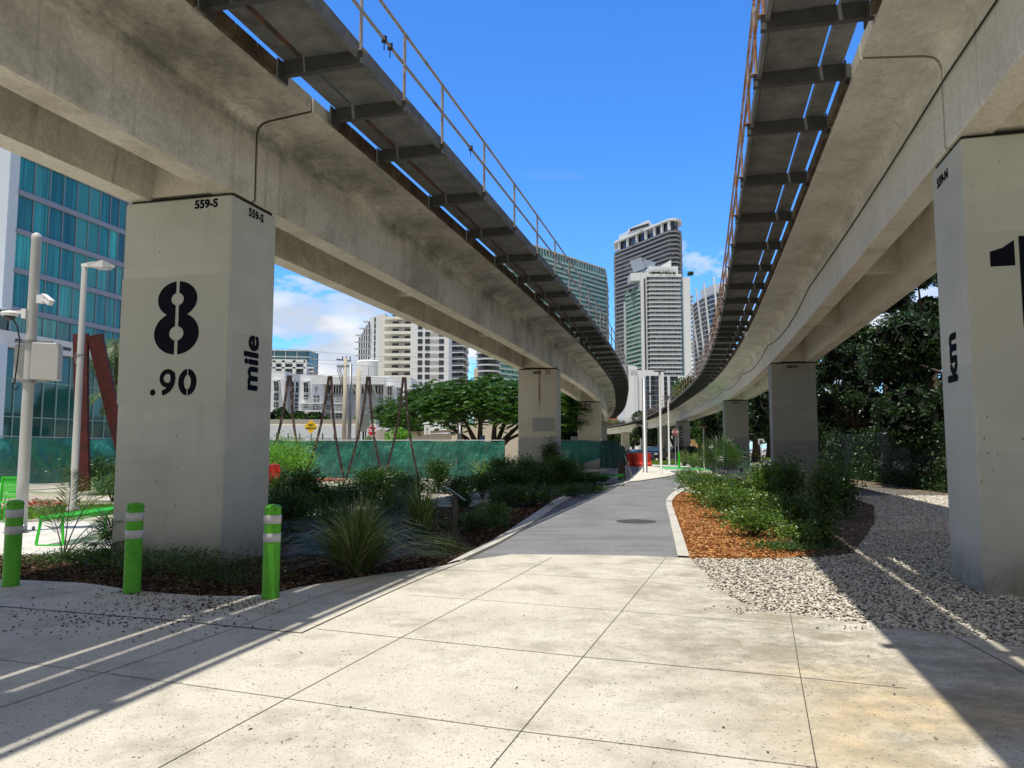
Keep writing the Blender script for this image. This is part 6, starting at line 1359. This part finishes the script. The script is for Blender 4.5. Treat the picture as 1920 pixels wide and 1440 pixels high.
w = MB(); w.box((0, 0, 0), (2.2, .2, 2.0)); o = w.build('window', DARKG); wm_ = o.data; bpy.data.objects.remove(o)
for y in (688, 699):
    for px in (517, 523, 535, 543, 556, 563): link('window', wm_, fr_, (X(px, 252)-fr_.location.x, 1.9, ZH(y, 252)))
q = MB(); q.box((X(580, 262), 262, ZH(692, 262)/2), (X(588, 262)-X(572, 262), 8, ZH(692, 262))); [q.box((X(579.5, 258), 257.6, ZH(y, 258)), (X(587, 258)-X(572, 258), .8, .5), mi=1) for y in (690, 697, 704)]; q.build('side_wing', [DARKG, WHT], fr_)
# flat white apartments
def midrise():
    D = 132; root = thing('apartment_building', (X(620, D), D, 0), 'low flat roofed white apartment building, its set back walls coloured lavender for shade, behind the street wall', 'apartment building')
    def blk(a, b_, yt, dy, m, nm, dep=12, zb=0): zt = ZH(yt, D); q = MB(); q.box(((X(a, D)+X(b_, D))/2, D+dy+dep/2, (zt+zb)/2), (X(b_, D)-X(a, D), dep, zt-zb)); q.build(nm, m, root)
    blk(505, 532, 695.5, 0, WHT, 'white_bay'); blk(532, 561, 699, 2.2, WHT_SHADE, 'recessed_bay'); blk(561, 606, 703, 0, WHT, 'white_bay'); blk(584.5, 605, 720, -.06, WHT_SHADE, 'shaded_inset', .3)
    blk(606, 718, 722, 1.5, WHT_SHADE, 'shaded_wall'); blk(605, 722, 708, -1.2, WHT, 'roof_slab', 14, ZH(721, D)); blk(605, 720, 700.5, 5, WHT, 'parapet', 3, ZH(709, D))
    blk(718, 770, 707, 0, WHT, 'white_bay'); blk(738, 752, 726, -.06, WHT_SHADE, 'shaded_inset', .3)
    for a, b_ in ((606, 641), (653, 696), (700, 718)):
        q = MB(); q.box(((X(a, D)+X(b_, D))/2, D+1.35, (ZH(721, D)+ZH(737, D))/2), (X(b_, D)-X(a, D), .3, ZH(721, D)-ZH(737, D))); q.build('strip_window', DARKG, root)
        q = MB(); n = max(2, int((b_-a)/5)); [q.box((lerp(X(a, D), X(b_, D), j/n), D+1.1, (ZH(721, D)+ZH(737, D))/2), (.12, .12, 1.55)) for j in range(n+1)]; q.build('strip_mullions', WHT, root)
    W_ = [(517, 724, 8, 18), (517, 744, 8, 13), (517, 759, 8, 9), (545, 724, 13, 20), (545, 745, 13, 12), (545, 760, 13, 10), (573, 726, 8, 19), (573, 745, 8, 8), (573, 761, 8, 8), (592, 727, 4, 4), (593, 748, 10, 12), (593, 764, 10, 12),
          (612, 746, 5, 8), (612, 763, 5, 8), (632, 750, 10, 11), (632, 766, 10, 11), (632, 779, 10, 8), (611, 779, 6, 8), (654, 748, 3, 9), (654, 764, 3, 8), (669, 750, 4, 8), (711, 750, 8, 8), (730, 733, 7, 16), (730, 750, 7, 8), (747.5, 735, 6, 15), (747, 752, 6, 8)]
    for px, py, w, h in W_:
        zc = ZH(py, D); ww = X(960+w, D); hh = h*D/F; rec = 2.1 if 533 < px < 561 else (1.4 if 606 < px < 718 else -.1)
        q = MB(); q.box((X(px, D), D+rec, zc), (ww, .12, hh)); o = q.build('window', DARKG, root); q = MB(); q.box((X(px, D), D+rec-.08, zc), (.06, .05, hh)); q.box((X(px, D), D+rec-.08, zc), (ww, .05, .06)); q.build('window_bars', WHT, o)
    for px, py, w in ((517, 714, 13), (573, 716, 12), (730, 724, 12), (545, 713, 16)):
        q = MB(); z = ZH(py, D); q.prism([(X(px-w/2, D), D), (X(px+w/2, D), D), (X(px+w/2, D), D-1.3), (X(px-w/2, D), D-1.3)], z-.12, z+.12)
        q.add([(X(px+w/2, D), D, z-2.6), (X(px+w/2, D), D, z), (X(px+w/2, D), D-1.3, z)], [(0, 1, 2)]); q.build('window_hood', WHT, root)
    for px, py, w in ((584, 757, 43), (584, 771, 43), (634, 757, 20), (634, 773, 20), (594, 741.5, 0.1)):
        q = MB(); q.box((X(px, D), D-.5, ZH(py, D)), (w*D/F, 1.5, .2)); [q.box((X(px, D)+(j-8)/8*w*D/F*.5, D-1.2, ZH(py, D)+.5), (.04, .04, 1)) for j in range(17)]; q.bar((X(px-w/2, D), D-1.2, ZH(py, D)+1), (X(px+w/2, D), D-1.2, ZH(py, D)+1), .05, .05); q.build('balcony', WHT, root)
    q = MB()
    for px in (662, 681, 699): q.bar((X(px, D), D-1.1, ZH(721, D)), (X(px+5, D), D+1.2, ZH(742, D)), .12, .12)
    q.build('roof_struts', WHT, root)
midrise()
# street wall, fence, low cream building
sw_ = thing('street_wall', (X(620, 96), 96, 0), 'long low white retaining wall with grey panels behind the mesh fence', 'wall')
q = MB(); q.box(((X(460, 96)+X(706, 96))/2, 97, ZH(797, 96)/2), (X(706, 96)-X(460, 96), 2, ZH(797, 96))); q.build('white_panels', WHT, sw_)
q = MB(); q.box(((X(460, 98)+X(706, 98))/2, 99, (ZH(786.5, 98)+ZH(795, 98))/2), (X(706, 98)-X(460, 98), 3, ZH(786.5, 98)-ZH(795, 98))); q.build('grey_beam', facade('wall_grey', (.30, .29, .27)), sw_)
q = MB(); q.box(((X(460, 97)+X(706, 97))/2, 97.9, (ZH(795, 97)+ZH(799.5, 97))/2), (X(706, 97)-X(460, 97), 2.4, ZH(795, 97)-ZH(799.5, 97))); q.build('cream_beam', CREAM, sw_)
q = MB(); [q.box((X(px, 96), 95.95, 2.1), (X(960+w, 96), .06, 1.7)) for px, w in ((546, 46), (601, 42), (650, 40))]; q.build('grey_panels', facade('panel_pale_grey', (.50, .52, .54)), sw_)
q = MB(); rr = random.Random(5); [q.box((X(rr.uniform(528, 668), 96), 95.9, rr.uniform(1.6, 2.8)), (.08, .05, rr.uniform(.15, .5))) for _ in range(26)]; [q.box((X(520+j*21.5, 96), 95.9, 1.9), (.1, .08, 3.2)) for j in range(8)]; q.build('wall_marks', M['darkgrey'], sw_)
lf = thing('slatted_fence', (X(722, 92), 92, 0), 'pale slatted fence right of the stop sign, behind the mesh fence', 'fence')
q = MB(); [q.box((X(px, 92), 92, ZH(805, 92)/2), (.10, .06, ZH(805, 92))) for px in np.arange(706, 742, 1.9)]; q.build('slats', facade('slat_beige', (.52, .47, .40)), lf); q = MB(); q.box((X(724, 92), 92.2, ZH(804, 92)), (X(996, 92), .3, .3)); q.build('cap', WHT, lf)
cb_ = thing('low_building', (X(870, 92), 92, 0), 'low cream building with a brown roof edge under the spreading tree', 'building')
q = MB(); q.box(((X(742, 92)+X(860, 92))/2, 96, ZH(813, 92)/2), (X(860, 92)-X(742, 92), 8, ZH(813, 92))); q.box(((X(848, 92)+X(985, 92))/2, 95.5, ZH(794, 92)/2), (X(985, 92)-X(848, 92), 9, ZH(794, 92))); q.build('walls', CREAM, cb_)
q = MB(); q.bar((X(742, 92), 91.9, ZH(813, 92)), (X(850, 92), 91.9, ZH(808, 92)), .3, .28); q.build('roof_edge', facade('roof_brown', (.22, .17, .12)), cb_)
q = MB(); [q.box((X(px, 92), 90.9, 1.4), (.35, .1, .5)) for px in (835, 844, 884)]; q.build('wall_boxes', M['darkgrey'], cb_)
# white hotel block in the middle
def whitehotel():
    D = 215; root = thing('hotel_block', (X(1230, D), D, 0), 'white block with columns of dark windows at the foot of the white tower', 'building')
    q = MB(); q.add([(X(1171, D), D-1, 0), (X(1195, D), D-1, 0), (X(1195, D), D-1, ZH(688, D)), (X(1171, D), D-1, ZH(684, D)), (X(1171, D), D+14, 0), (X(1195, D), D+14, 0), (X(1195, D), D+14, ZH(688, D)), (X(1171, D), D+14, ZH(684, D))], [(0, 1, 2, 3), (1, 5, 6, 2), (3, 2, 6, 7), (4, 0, 3, 7)]); q.build('blank_wall', WHT, root)
    q = MB(); q.box((X(1190, D), D-1.1, ZH(735, D)), (X(962, D), .1, ZH(700, D)-ZH(770, D))); q.build('wall_strip', facade('strip_pale', (.66, .68, .72)), root)
    q = MB(); q.box(((X(1195, D)+X(1246, D))/2, D+8, ZH(694, D)/2), (X(1246, D)-X(1195, D), 16, ZH(694, D))); q.box(((X(1236, D)+X(1345, D))/2, D+12, ZH(702, D)/2), (X(1345, D)-X(1236, D), 16, ZH(702, D))); q.build('walls', WHT, root)
    q = MB(); q.box((X(1188, D), D-1.05, ZH(697, D)), (X(972, D), .2, 1.0)); q.build('grey_ledge', facade('ledge', (.5, .52, .56)), root)  # ledge band in a darker grey than the wall
    w = MB(); w.box((0, 0, 0), (1.0, .15, 1.3)); o = w.build('window', DARKG); w1 = o.data; bpy.data.objects.remove(o)
    for i in range(9):
        y = 709+i*9.3
        for px in (1215, 1224, 1227.5, 1234.5): link('window', w1, root, (X(px, D)-root.location.x, -.05, ZH(y, D)))
        for px in (1246, 1249, 1260.5, 1263.5, 1269): 
            if y < 782: link('window', w1, root, (X(px, D+4)-root.location.x, 3.95, ZH(y+1, D+4)))
whitehotel()
# concave white building right
def concave():
    root = thing('apartment_tower', (X(1325, 520), 520, 0), 'white tower with a curved front of stepped balconies, partly behind the right railing', 'tower')
    pts = [(X(1305, 540), 540), (X(1315, 524), 524), (X(1328, 512), 512), (X(1345, 500), 500), (X(1372, 488), 488)]; foot = pts+[(X(1376, 520), 520), (X(1306, 560), 560)]
    zt = ZH(560, 520); z = 10; k = 0; q = MB(); q.prism(foot, 0, zt); q.build('glazed_body', GREYG, root)
    while z < zt+12:
        t = max(0, (z-zt)/12); q = MB(); f2 = [(X(1305+12*t*3, 540), 540)]+pts[1 if t < .5 else 2:]+[(X(1376, 520), 520), (X(1310, 560), 560)]; 
        try: q.prism([(x, y) for x, y in offs(foot, 1.3)], z-.25, z+.25)
        except Exception: pass
        q.build('balcony_slab', WHT2, root) if z < zt+.5 else None; z += 3.3; k += 1
    for j, t in enumerate(np.linspace(0, 1, 6)):
        i = min(3, int(t*4)); u = t*4-i; p = Vector((*pts[i], 0)).lerp(Vector((*pts[i+1], 0)), u); q = MB(); q.bar((p.x-6*(1-t)-1.5, p.y-2, zt+2+10*t), (p.x+1.5, p.y-2.6, zt*.45), 1.0, 1.2); q.bar((p.x+1.5, p.y-2.6, zt*.45), (p.x+1.5, p.y-2.6, 0), 1.0, 1.2); q.build('white_rib', WHT, root)
    q = MB(); q.prism([(X(1318, 525), 525), (X(1345, 505), 505), (X(1376, 495), 495), (X(1376, 520), 520), (X(1318, 545), 545)], zt, zt+7); q.build('upper_storeys', WHT2, root)
concave()
# orange brick and yellow buildings
ob = thing('brick_building', (X(1172, 250), 262, 0), 'orange brick building showing above the far curving guideway', 'building')
q = MB(); q.box((X(1176, 262), 268, ZH(781, 262)/2), (X(1215, 262)-X(1143, 262), 12, ZH(781, 262))); q.build('walls', facade('orange_brick', (.55, .27, .14), .2, .8), ob); q = MB(); q.box((X(1176, 262), 261.6, ZH(781, 262)), (X(1216, 262)-X(1142, 262), 1.5, .5)); q.build('parapet', CREAM, ob)
for px, py in ((1146, 795), (1155, 792), (1168, 785), (1172, 793), (1183, 791)): q = MB(); q.box((X(px, 262), 261.9, ZH(py, 262)), (1.0, .2, 1.1)); q.build('window', DARKG, ob)
yb = thing('yellow_building', (X(1318, 160), 162, 0), 'yellow orange building behind the tree right of the Underline pillar', 'building')
q = MB(); q.box((X(1318, 162), 167, ZH(790, 162)/2), (X(978, 162), 10, ZH(790, 162))); q.build('walls', facade('yellow_stucco', (.62, .36, .12)), yb); q = MB(); q.box((X(1318, 162), 166, ZH(786, 162)), (X(982, 162), 12, 1.2)); q.build('white_parapet', WHT, yb)
for px in (1312, 1316, 1321): q = MB(); q.box((X(px, 162), 161.9, ZH(796, 162)), (.32, .2, .8)); q.build('window', DARKG, yb)
# ------------------------------------------------------------------ trees
def tree(name, x, y, label, trunk, blobs, n, leaf, w, lm, group=None, cat='tree', flat=0, hole=1.0, shell=.45, bark='bark', seed=1, core=0):
    root = thing(name, (x, y, 0), label, cat, group); q = MB()
    for pts, rr in trunk: q.tube([(x+a, y+b_, c) for a, b_, c in pts], rr, 8)
    q.build('trunk', M[bark], root, True); BB = [(x+b_[0], y+b_[1], *b_[2:]) for b_ in blobs]; P = blobpts(BB, n, shell, seed, hole)
    V, Fq = leafarr(P, leaf, w, flat=flat)
    mi = None
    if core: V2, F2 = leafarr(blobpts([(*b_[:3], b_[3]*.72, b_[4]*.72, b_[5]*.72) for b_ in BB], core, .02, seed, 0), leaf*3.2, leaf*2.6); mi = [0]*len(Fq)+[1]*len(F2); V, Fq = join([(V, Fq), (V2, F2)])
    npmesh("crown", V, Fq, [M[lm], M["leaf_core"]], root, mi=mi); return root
def autotree(name, px, Y, ztop, r, zc, label, n=6000, leaf=.3, lm='leaf_mid', group=None, seed=1, nb=9, cat='tree'):
    x = X(px, Y); rr = random.Random(seed); bl_ = []; tr = [([(0, 0, 0), (.1, 0, zc*.4), (.0, 0, zc)], [r*.09+.08, r*.07+.06, r*.05])]
    for k in range(nb):
        a = rr.uniform(0, 2*PI); d = r*rr.uniform(.2, .72); z = rr.uniform(zc*.85, ztop-r*.25); s = r*rr.uniform(.32, .5); bl_.append((math.cos(a)*d, math.sin(a)*d, z, s, s, s*.8)); tr.append(([(0, 0, zc*.6), (math.cos(a)*d*.5, math.sin(a)*d*.5, lerp(zc*.6, z, .6)), (math.cos(a)*d, math.sin(a)*d, z)], [r*.04+.03, r*.025+.02, .02]))
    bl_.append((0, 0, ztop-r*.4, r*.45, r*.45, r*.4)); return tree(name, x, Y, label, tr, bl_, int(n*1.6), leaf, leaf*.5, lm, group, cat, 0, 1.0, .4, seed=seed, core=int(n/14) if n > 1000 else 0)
# spreading poinciana
def poinciana():
    Y = 60; x = X(912, Y); root = thing('spreading_tree', (x, Y, 0), 'wide umbrella shaped tree with feathery bright green crown behind the mesh fence', 'tree')
    q = MB(); rr = random.Random(2); ends = []
    for k, (ex, ey, ez, r0) in enumerate([(-5.5, 0, 4.6, .17), (-3.2, 1.5, 5.2, .15), (-2.6, -2, 4.6, .16), (-.8, 1, 5.6, .2), (1.2, -1.5, 5.2, .2), (2.8, 1, 5.3, .18), (5.0, 0, 4.8, .17), (6.6, -1, 4.2, .13), (-.5, -3, 4.8, .15), (1, 3.5, 5, .15)]):
        s = math.copysign(.35, ex); q.tube([(x+s*.6, Y, 0), (x+s, Y, .9), (x+s+ex*.22, Y+ey*.3, 2.3), (x+ex*.6, Y+ey*.7, ez*.78), (x+ex, Y+ey, ez)], [.30, .27, r0*1.1, r0*.7, .05], 8)
    q.build('trunk', M['bark'], root, True)
    C, D = [], []
    for _ in range(6800):
        u = rr.uniform(-1, 1); v_ = rr.uniform(-1, 1)
        if u*u+v_*v_ > 1: continue
        rad = math.sqrt(u*u+v_*v_); layer = rr.random(); top = 7.1-2.2*rad**2.2+.35*math.sin(u*7+v_*5)+.35*math.sin(v_*8-u*3); bot = 3.7-.9*rad; z = lerp(bot, top, layer**.45)
        c = Vector((x+.1+u*8.0, Y+v_*6.0, z))
        if math.sin(c.x*1.5+c.z*2.3)+math.sin(c.y*1.7-c.z*3)+rr.gauss(0, .6) < -.95: continue
        a = rr.uniform(0, 2*PI); out = Vector((u+math.cos(a)*.9, v_+math.sin(a)*.9, rr.uniform(-.15, .3))).normalized(); ln = rr.uniform(.5, .85); s = out.cross(Vector((0, 0, 1))).normalized()
        for j in range(11):
            t = (j+1)/11; o = c+out*ln*t-Vector((0, 0, .28*ln*t*t))
            for sg in (-1, 1): C.append(tuple(o+s*sg*.10)); D.append(tuple(s*sg+out*.35-Vector((0, 0, .25))))
    V, Fq = leafarr(np.array(C), .30, .10, np.array(D)); npmesh('crown', V, Fq, M['leaf_poin'], root)
poinciana()
GTR = 'trees and palms behind the street wall'
autotree('bushy_tree', 1072, 66, 7.2, 3.6, 3.4, 'dark green tree between the second and third pillars of the left guideway', 5000, .38, 'leaf_dark', None, 3)
for k, (px, Y, h, lab) in enumerate(((612, 118, 6.2, 'small palm over the street wall, leftmost'), (705, 112, 8.5, 'palm behind the grey traffic cabinet'), (730, 112, 9.5, 'palm just left of the last V frame'), (748, 108, 8.6, 'palm behind the thin white pole'), (725, 180, 17.5, 'lone palm standing on the flat white roof line'), (690, 108, 7.0, 'low palm above the traffic cabinet'))):
    palm(X(px, Y), Y, h-1.5, 26 if k else 18, 2.6 if k != 4 else 3.4, lab, M['leaf_palm'], GTR, .16, .10, .9, (-.7, 1.2), 1.4, n=12)
for k, (px, Y, zt_, r, zc, lab) in enumerate(((520, 115, 7.8, 2.2, 4, 'round green tree at the left end of the street wall hedge'), (560, 118, 7.2, 2.0, 4, 'second clump of the hedge above the street wall'), (580, 118, 7.0, 1.9, 4, 'middle clump of the hedge above the street wall'), (597, 118, 7.0, 2.0, 4, 'right clump of the hedge above the street wall'), (540, 116, 6.9, 1.9, 4, 'low clump of the hedge, above the first V frame'),
        (715, 116, 8.2, 3.2, 3, 'dense shrubby tree behind the stop sign'), (742, 112, 8.2, 3.2, 3, 'dense tree at the left end of the spreading tree'), (765, 105, 6.5, 2.6, 2.5, 'low tree under the left edge of the spreading tree'), (672, 110, 6.2, 2.0, 3, 'small tree behind the traffic cabinet'))):
    autotree('bushy_tree', px, Y, zt_, r, zc, lab, 2600, .45, 'leaf_mid', GTR, 20+k)
autotree('young_tree', 750, 44, 2.7, 1.0, 1.6, 'sparse young tree top poking above the mesh fence by the last V frame', 420, .28, 'leaf_lime', None, 5)
autotree('young_tree', 690, 54, 2.5, .6, 1.8, 'sparse sapling under the left stop sign', 160, .28, 'leaf_mid', None, 9)
# hotel palms
palm(X(213, 40), 40, 7.3, 16, 2.6, 'tall palm with drooping fronds between the red sculpture and pillar 8', M['leaf_palm'], None, .17, .07, .75, (-.9, .8), 1.5, n=18)
palm(X(222, 38), 38, 4.6, 14, 1.9, 'shorter palm with yellowing flowers below the tall one, left of pillar 8', M['leaf_palm'], None, .14, .07, .6, (-1.0, .6), 1.4, n=16)
# dark trees to the right
GRT = 'dark trees behind the vine covered fence'
def darktree(x, y, h, r, lab, n, seed, leaf=.19):
    rr = random.Random(seed); tr = [([(0, 0, 0), (.2, .1, h*.25), (.1, 0, h*.5)], [.32, .26, .2])]; bl_ = []
    for k in range(15):
        a = rr.uniform(0, 2*PI); d = r*rr.uniform(.25, .85); z = rr.uniform(1.6, h-1); s = r*rr.uniform(.22, .42); bl_.append((math.cos(a)*d, math.sin(a)*d, z, s, s, s*.7)); tr.append(([(.1, 0, h*.3), (math.cos(a)*d*.5, math.sin(a)*d*.5, lerp(h*.3, z, .5)), (math.cos(a)*d, math.sin(a)*d, z)], [.12, .08, .03]))
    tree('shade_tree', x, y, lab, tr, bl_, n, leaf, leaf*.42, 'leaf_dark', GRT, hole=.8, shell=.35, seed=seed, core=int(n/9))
darktree(17.0, 20, 10.5, 4.4, 'dark tree directly left of the km pillar, overhanging the fence', 51000, 31)
darktree(19.3, 29, 12, 5.0, 'tall dark tree in the middle of the fence line', 51000, 32)
darktree(22.0, 39, 12, 5.0, 'dark tree at the far half of the vine covered fence', 39000, 33, .22)
darktree(25.5, 51, 12, 5.0, 'dark tree right behind the dark pillar with the bushes', 30000, 34, .26)
darktree(23.5, 24, 15, 6.0, 'big shaded tree behind the fence, farthest right', 39000, 35, .24)
darktree(27.0, 36, 15, 6.0, 'big shaded tree forming the dark backdrop under the girder', 33000, 36, .28)
darktree(30.5, 50, 14, 6.0, 'shaded tree in the back row beyond the dark pillars', 24000, 37, .32)
darktree(25.0, 58, 12, 4.6, 'dark tree just right of the dark pillar, farther back', 20000, 41, .24)
darktree(32.0, 72, 14, 6.5, 'distant dark tree closing the gap beside the dark pillar', 16000, 42, .34)
darktree(21.5, 47, 9, 3.0, 'small dark tree behind the fence end', 14000, 43, .2)
# brighter vine corner at the fence end and vines
vf = thing('vine_fence', (17, 34, 0), 'long dark green slatted fence overgrown with vines, right of the gravel', 'fence'); FP = [Vector((19.6, 48.5, 0)), Vector((16.9, 33, 0)), Vector((15.4, 25, 0)), Vector((14.6, 14, 0))]
gf = plain('dark_green_slat', (.004, .018, .015), .6, 0, .3, 2); q = MB()
for a, b_ in zip(FP[:-1], FP[1:]):
    n = int((b_-a).length/.16)
    for j in range(n): p = a.lerp(b_, j/n); q.bar(p, p+Vector((0, 0, 2.35)), .10, .015, up=(b_-a).normalized().cross(Vector((0, 0, 1))))
q.build('slats', gf, vf); q = MB()
for a, b_ in zip(FP[:-1], FP[1:]):
    for z in (.4, 2.2): q.bar(a+Vector((.05, 0, z)), b_+Vector((.05, 0, z)), .05, .05)
q.build('rails', gf, vf)
C = []
for _ in range(20000):
    s = random.random()**1.1; i = 0 if s < .45 else (1 if s < .72 else 2); a, b_ = FP[i], FP[i+1]; t = random.random(); p = a.lerp(b_, t)
    dens = math.sin(p.y*.9)+math.sin(p.y*2.1+1)+.6*math.sin(p.y*5)
    z = abs(random.gauss(0, .5)) if random.random() < .45 else random.uniform(0, 2.6)
    if dens+random.gauss(0, .7) < .1 and z > .5: continue
    C.append((p.x-abs(random.gauss(.1, .22)), p.y, z))
V, Fq = leafarr(np.array(C), .16, .08); npmesh('vines', V, Fq, M['leaf_dark'], vf)
tree('corner_vine', 19.3, 48.5, 'bright sunlit vine mass at the far end of the fence, right of the dark pillar', [([(0, 0, 0), (0, 0, 3), (.1, 0, 6)], [.1, .08, .05])], [(0, 0, 2, 1.0, 1, 2), (.3, 0, 4.2, 1.2, 1.2, 1.4), (-.1, 0, 6.3, 1.1, 1.1, 1.3), (1.0, 0, 5.2, .9, .9, 1), (.1, .2, 7.8, .9, .9, 1)], 5200, .26, .13, 'leaf_mid', None, 'vine', hole=.9)
# trees seen under the right guideway
GF = 'trees beyond the street'
for k, (px, Y, zt_, r, zc, n, lab, lm) in enumerate(((1415, 84, 12, 5.5, 4, 9000, 'dark tree between the two dark pillars', 'leaf_dark'), (1340, 112, 12, 5.5, 4, 8000, 'leafy tree right of the Underline pillar', 'leaf_mid'), (1368, 118, 13, 6, 4, 7000, 'second leafy tree, partly behind the kiosk pillar', 'leaf_dark'), (1440, 120, 10, 6, 4, 5000, 'tree far behind the small white sign', 'leaf_dark'),
        (1228, 140, 9, 4.5, 3, 4500, 'dark tree left of the Underline pillar behind the black car', 'leaf_dark'), (1262, 150, 9, 4, 3, 3000, 'tree behind the stop sign beyond the crossing', 'leaf_mid'), (1186, 190, 9, 5, 3, 3000, 'tree seen between two distant pillars', 'leaf_mid'), (1150, 200, 9, 4.5, 3, 2500, 'tree at the left end of the far curving guideway', 'leaf_mid'), (1310, 150, 9, 5, 3, 4000, 'tree in front of the yellow building', 'leaf_mid'), (1210, 230, 10, 6, 3, 2500, 'distant tree beyond the curving guideway', 'leaf_mid'))):
    autotree('bushy_tree', px, Y, zt_, r, zc, lab, n, .5, lm, GF, 50+k)
for k, (px, Y, h) in enumerate(((1222, 160, 6), (1285, 165, 7))): palm(X(px, Y), Y, h, 14, 2.4, ['palm behind the black cars, left one', 'palm behind the black cars, right one'][k], M['leaf_palm'], GF, .18, .12, .9, (-.6, 1.2), 1.4, n=10)
# ------------------------------------------------------------------ sun, sky, camera
S_ = Vector((.156, .228, -1.0)); sd = (-S_).normalized(); elev = math.asin(sd.z); azim = math.atan2(sd.x, sd.y)
sl = bpy.data.lights.new('sun', 'SUN'); sl.energy = 4.75; sl.angle = R(.55); sl.color = (1, .95, .86); so = bpy.data.objects.new('sun', sl); COL.objects.link(so); so.rotation_euler = S_.to_track_quat('-Z', 'Y').to_euler(); so.location = (-5, -8, 60)
w = bpy.data.worlds.new('World'); SC.world = w; w.use_nodes = True; nt = w.node_tree; bg = nt.nodes['Background']
sk = N(nt, 'ShaderNodeTexSky'); sk.sky_type = 'NISHITA'; sk.sun_disc = False; sk.sun_elevation = elev; sk.sun_rotation = azim; sk.air_density = 1.0; sk.dust_density = .3; sk.ozone_density = 2.0
tc = N(nt, 'ShaderNodeTexCoord'); sx = N(nt, 'ShaderNodeSeparateXYZ'); L(nt, tc.outputs['Generated'], sx.inputs[0])
hs = N(nt, 'ShaderNodeHueSaturation'); hs.inputs['Saturation'].default_value = 1.18; hs.inputs['Value'].default_value = 1.0; L(nt, sk.outputs[0], hs.inputs['Color'])
mp = N(nt, 'ShaderNodeMapping'); mp.inputs['Scale'].default_value = (1, 1, 2.2); mp.inputs['Location'].default_value = (.35, .1, .0); L(nt, tc.outputs['Generated'], mp.inputs['Vector'])
n1 = N(nt, 'ShaderNodeTexNoise'); n1.inputs['Scale'].default_value = 5.6; n1.inputs['Detail'].default_value = 9; n1.inputs['Roughness'].default_value = .56; L(nt, mp.outputs[0], n1.inputs['Vector'])
# cover: more cloud near the horizon and toward the left
cov = ramp(nt, sx.outputs['Z'], [(0, .26), (.12, .15), (.20, .04), (.30, -.0), (1, 0)]); 
cv = N(nt, 'ShaderNodeMath'); cv.operation = 'MULTIPLY'; lf_ = N(nt, 'ShaderNodeMapRange'); lf_.inputs[1].default_value = .15; lf_.inputs[2].default_value = -.2; lf_.inputs[3].default_value = .45; lf_.inputs[4].default_value = 1.25; L(nt, sx.outputs['X'], lf_.inputs[0]); L(nt, cov, cv.inputs[0]); L(nt, lf_.outputs[0], cv.inputs[1])
ad = N(nt, 'ShaderNodeMath'); ad.operation = 'ADD'; L(nt, n1.outputs['Fac'], ad.inputs[0]); L(nt, cv.outputs[0], ad.inputs[1])
hi = ramp(nt, sx.outputs['Z'], [(.18, 1), (.36, 0)])
ck = mix(nt, 1.0, ramp(nt, ad.outputs[0], [(.585, 0), (.625, .7), (.70, 1)]), hi, 'MULTIPLY')
n2 = N(nt, 'ShaderNodeTexNoise'); n2.inputs['Scale'].default_value = 9; n2.inputs['Detail'].default_value = 7; L(nt, mp.outputs[0], n2.inputs['Vector'])
cc = ramp(nt, n2.outputs['Fac'], [(.38, (4.0, 4.6, 5.6)), (.58, (6.4, 6.5, 6.6))])
col = mix(nt, ck, mix(nt, 1.0, hs.outputs[0], (.68, 1.19, 1.75), 'MULTIPLY'), cc)
# made-up broken cloud, unseen overhead and behind the viewer, added for neutral fill light
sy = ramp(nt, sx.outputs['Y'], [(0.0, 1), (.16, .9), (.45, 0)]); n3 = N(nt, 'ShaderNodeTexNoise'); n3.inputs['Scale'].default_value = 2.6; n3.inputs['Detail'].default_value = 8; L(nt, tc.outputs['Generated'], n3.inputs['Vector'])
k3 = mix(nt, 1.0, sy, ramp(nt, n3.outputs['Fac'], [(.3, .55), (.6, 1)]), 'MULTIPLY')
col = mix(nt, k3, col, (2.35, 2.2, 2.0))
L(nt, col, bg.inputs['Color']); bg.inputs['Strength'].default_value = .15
cam = bpy.data.cameras.new('camera'); co = bpy.data.objects.new('camera', cam); COL.objects.link(co); cam.sensor_width = 36; cam.lens = 36*F/1920; cam.clip_end = 6000; cam.clip_start = .05
co.location = (0, 0, EYE); co.rotation_euler = (PI/2+PITCH, 0, 0); SC.camera = co
SC.view_settings.view_transform = 'Standard'; SC.view_settings.look = 'None'; SC.view_settings.exposure = 0
SC.render.engine = 'CYCLES'; SC.cycles.max_bounces = 7; SC.cycles.diffuse_bounces = 6; SC.cycles.transparent_max_bounces = 12
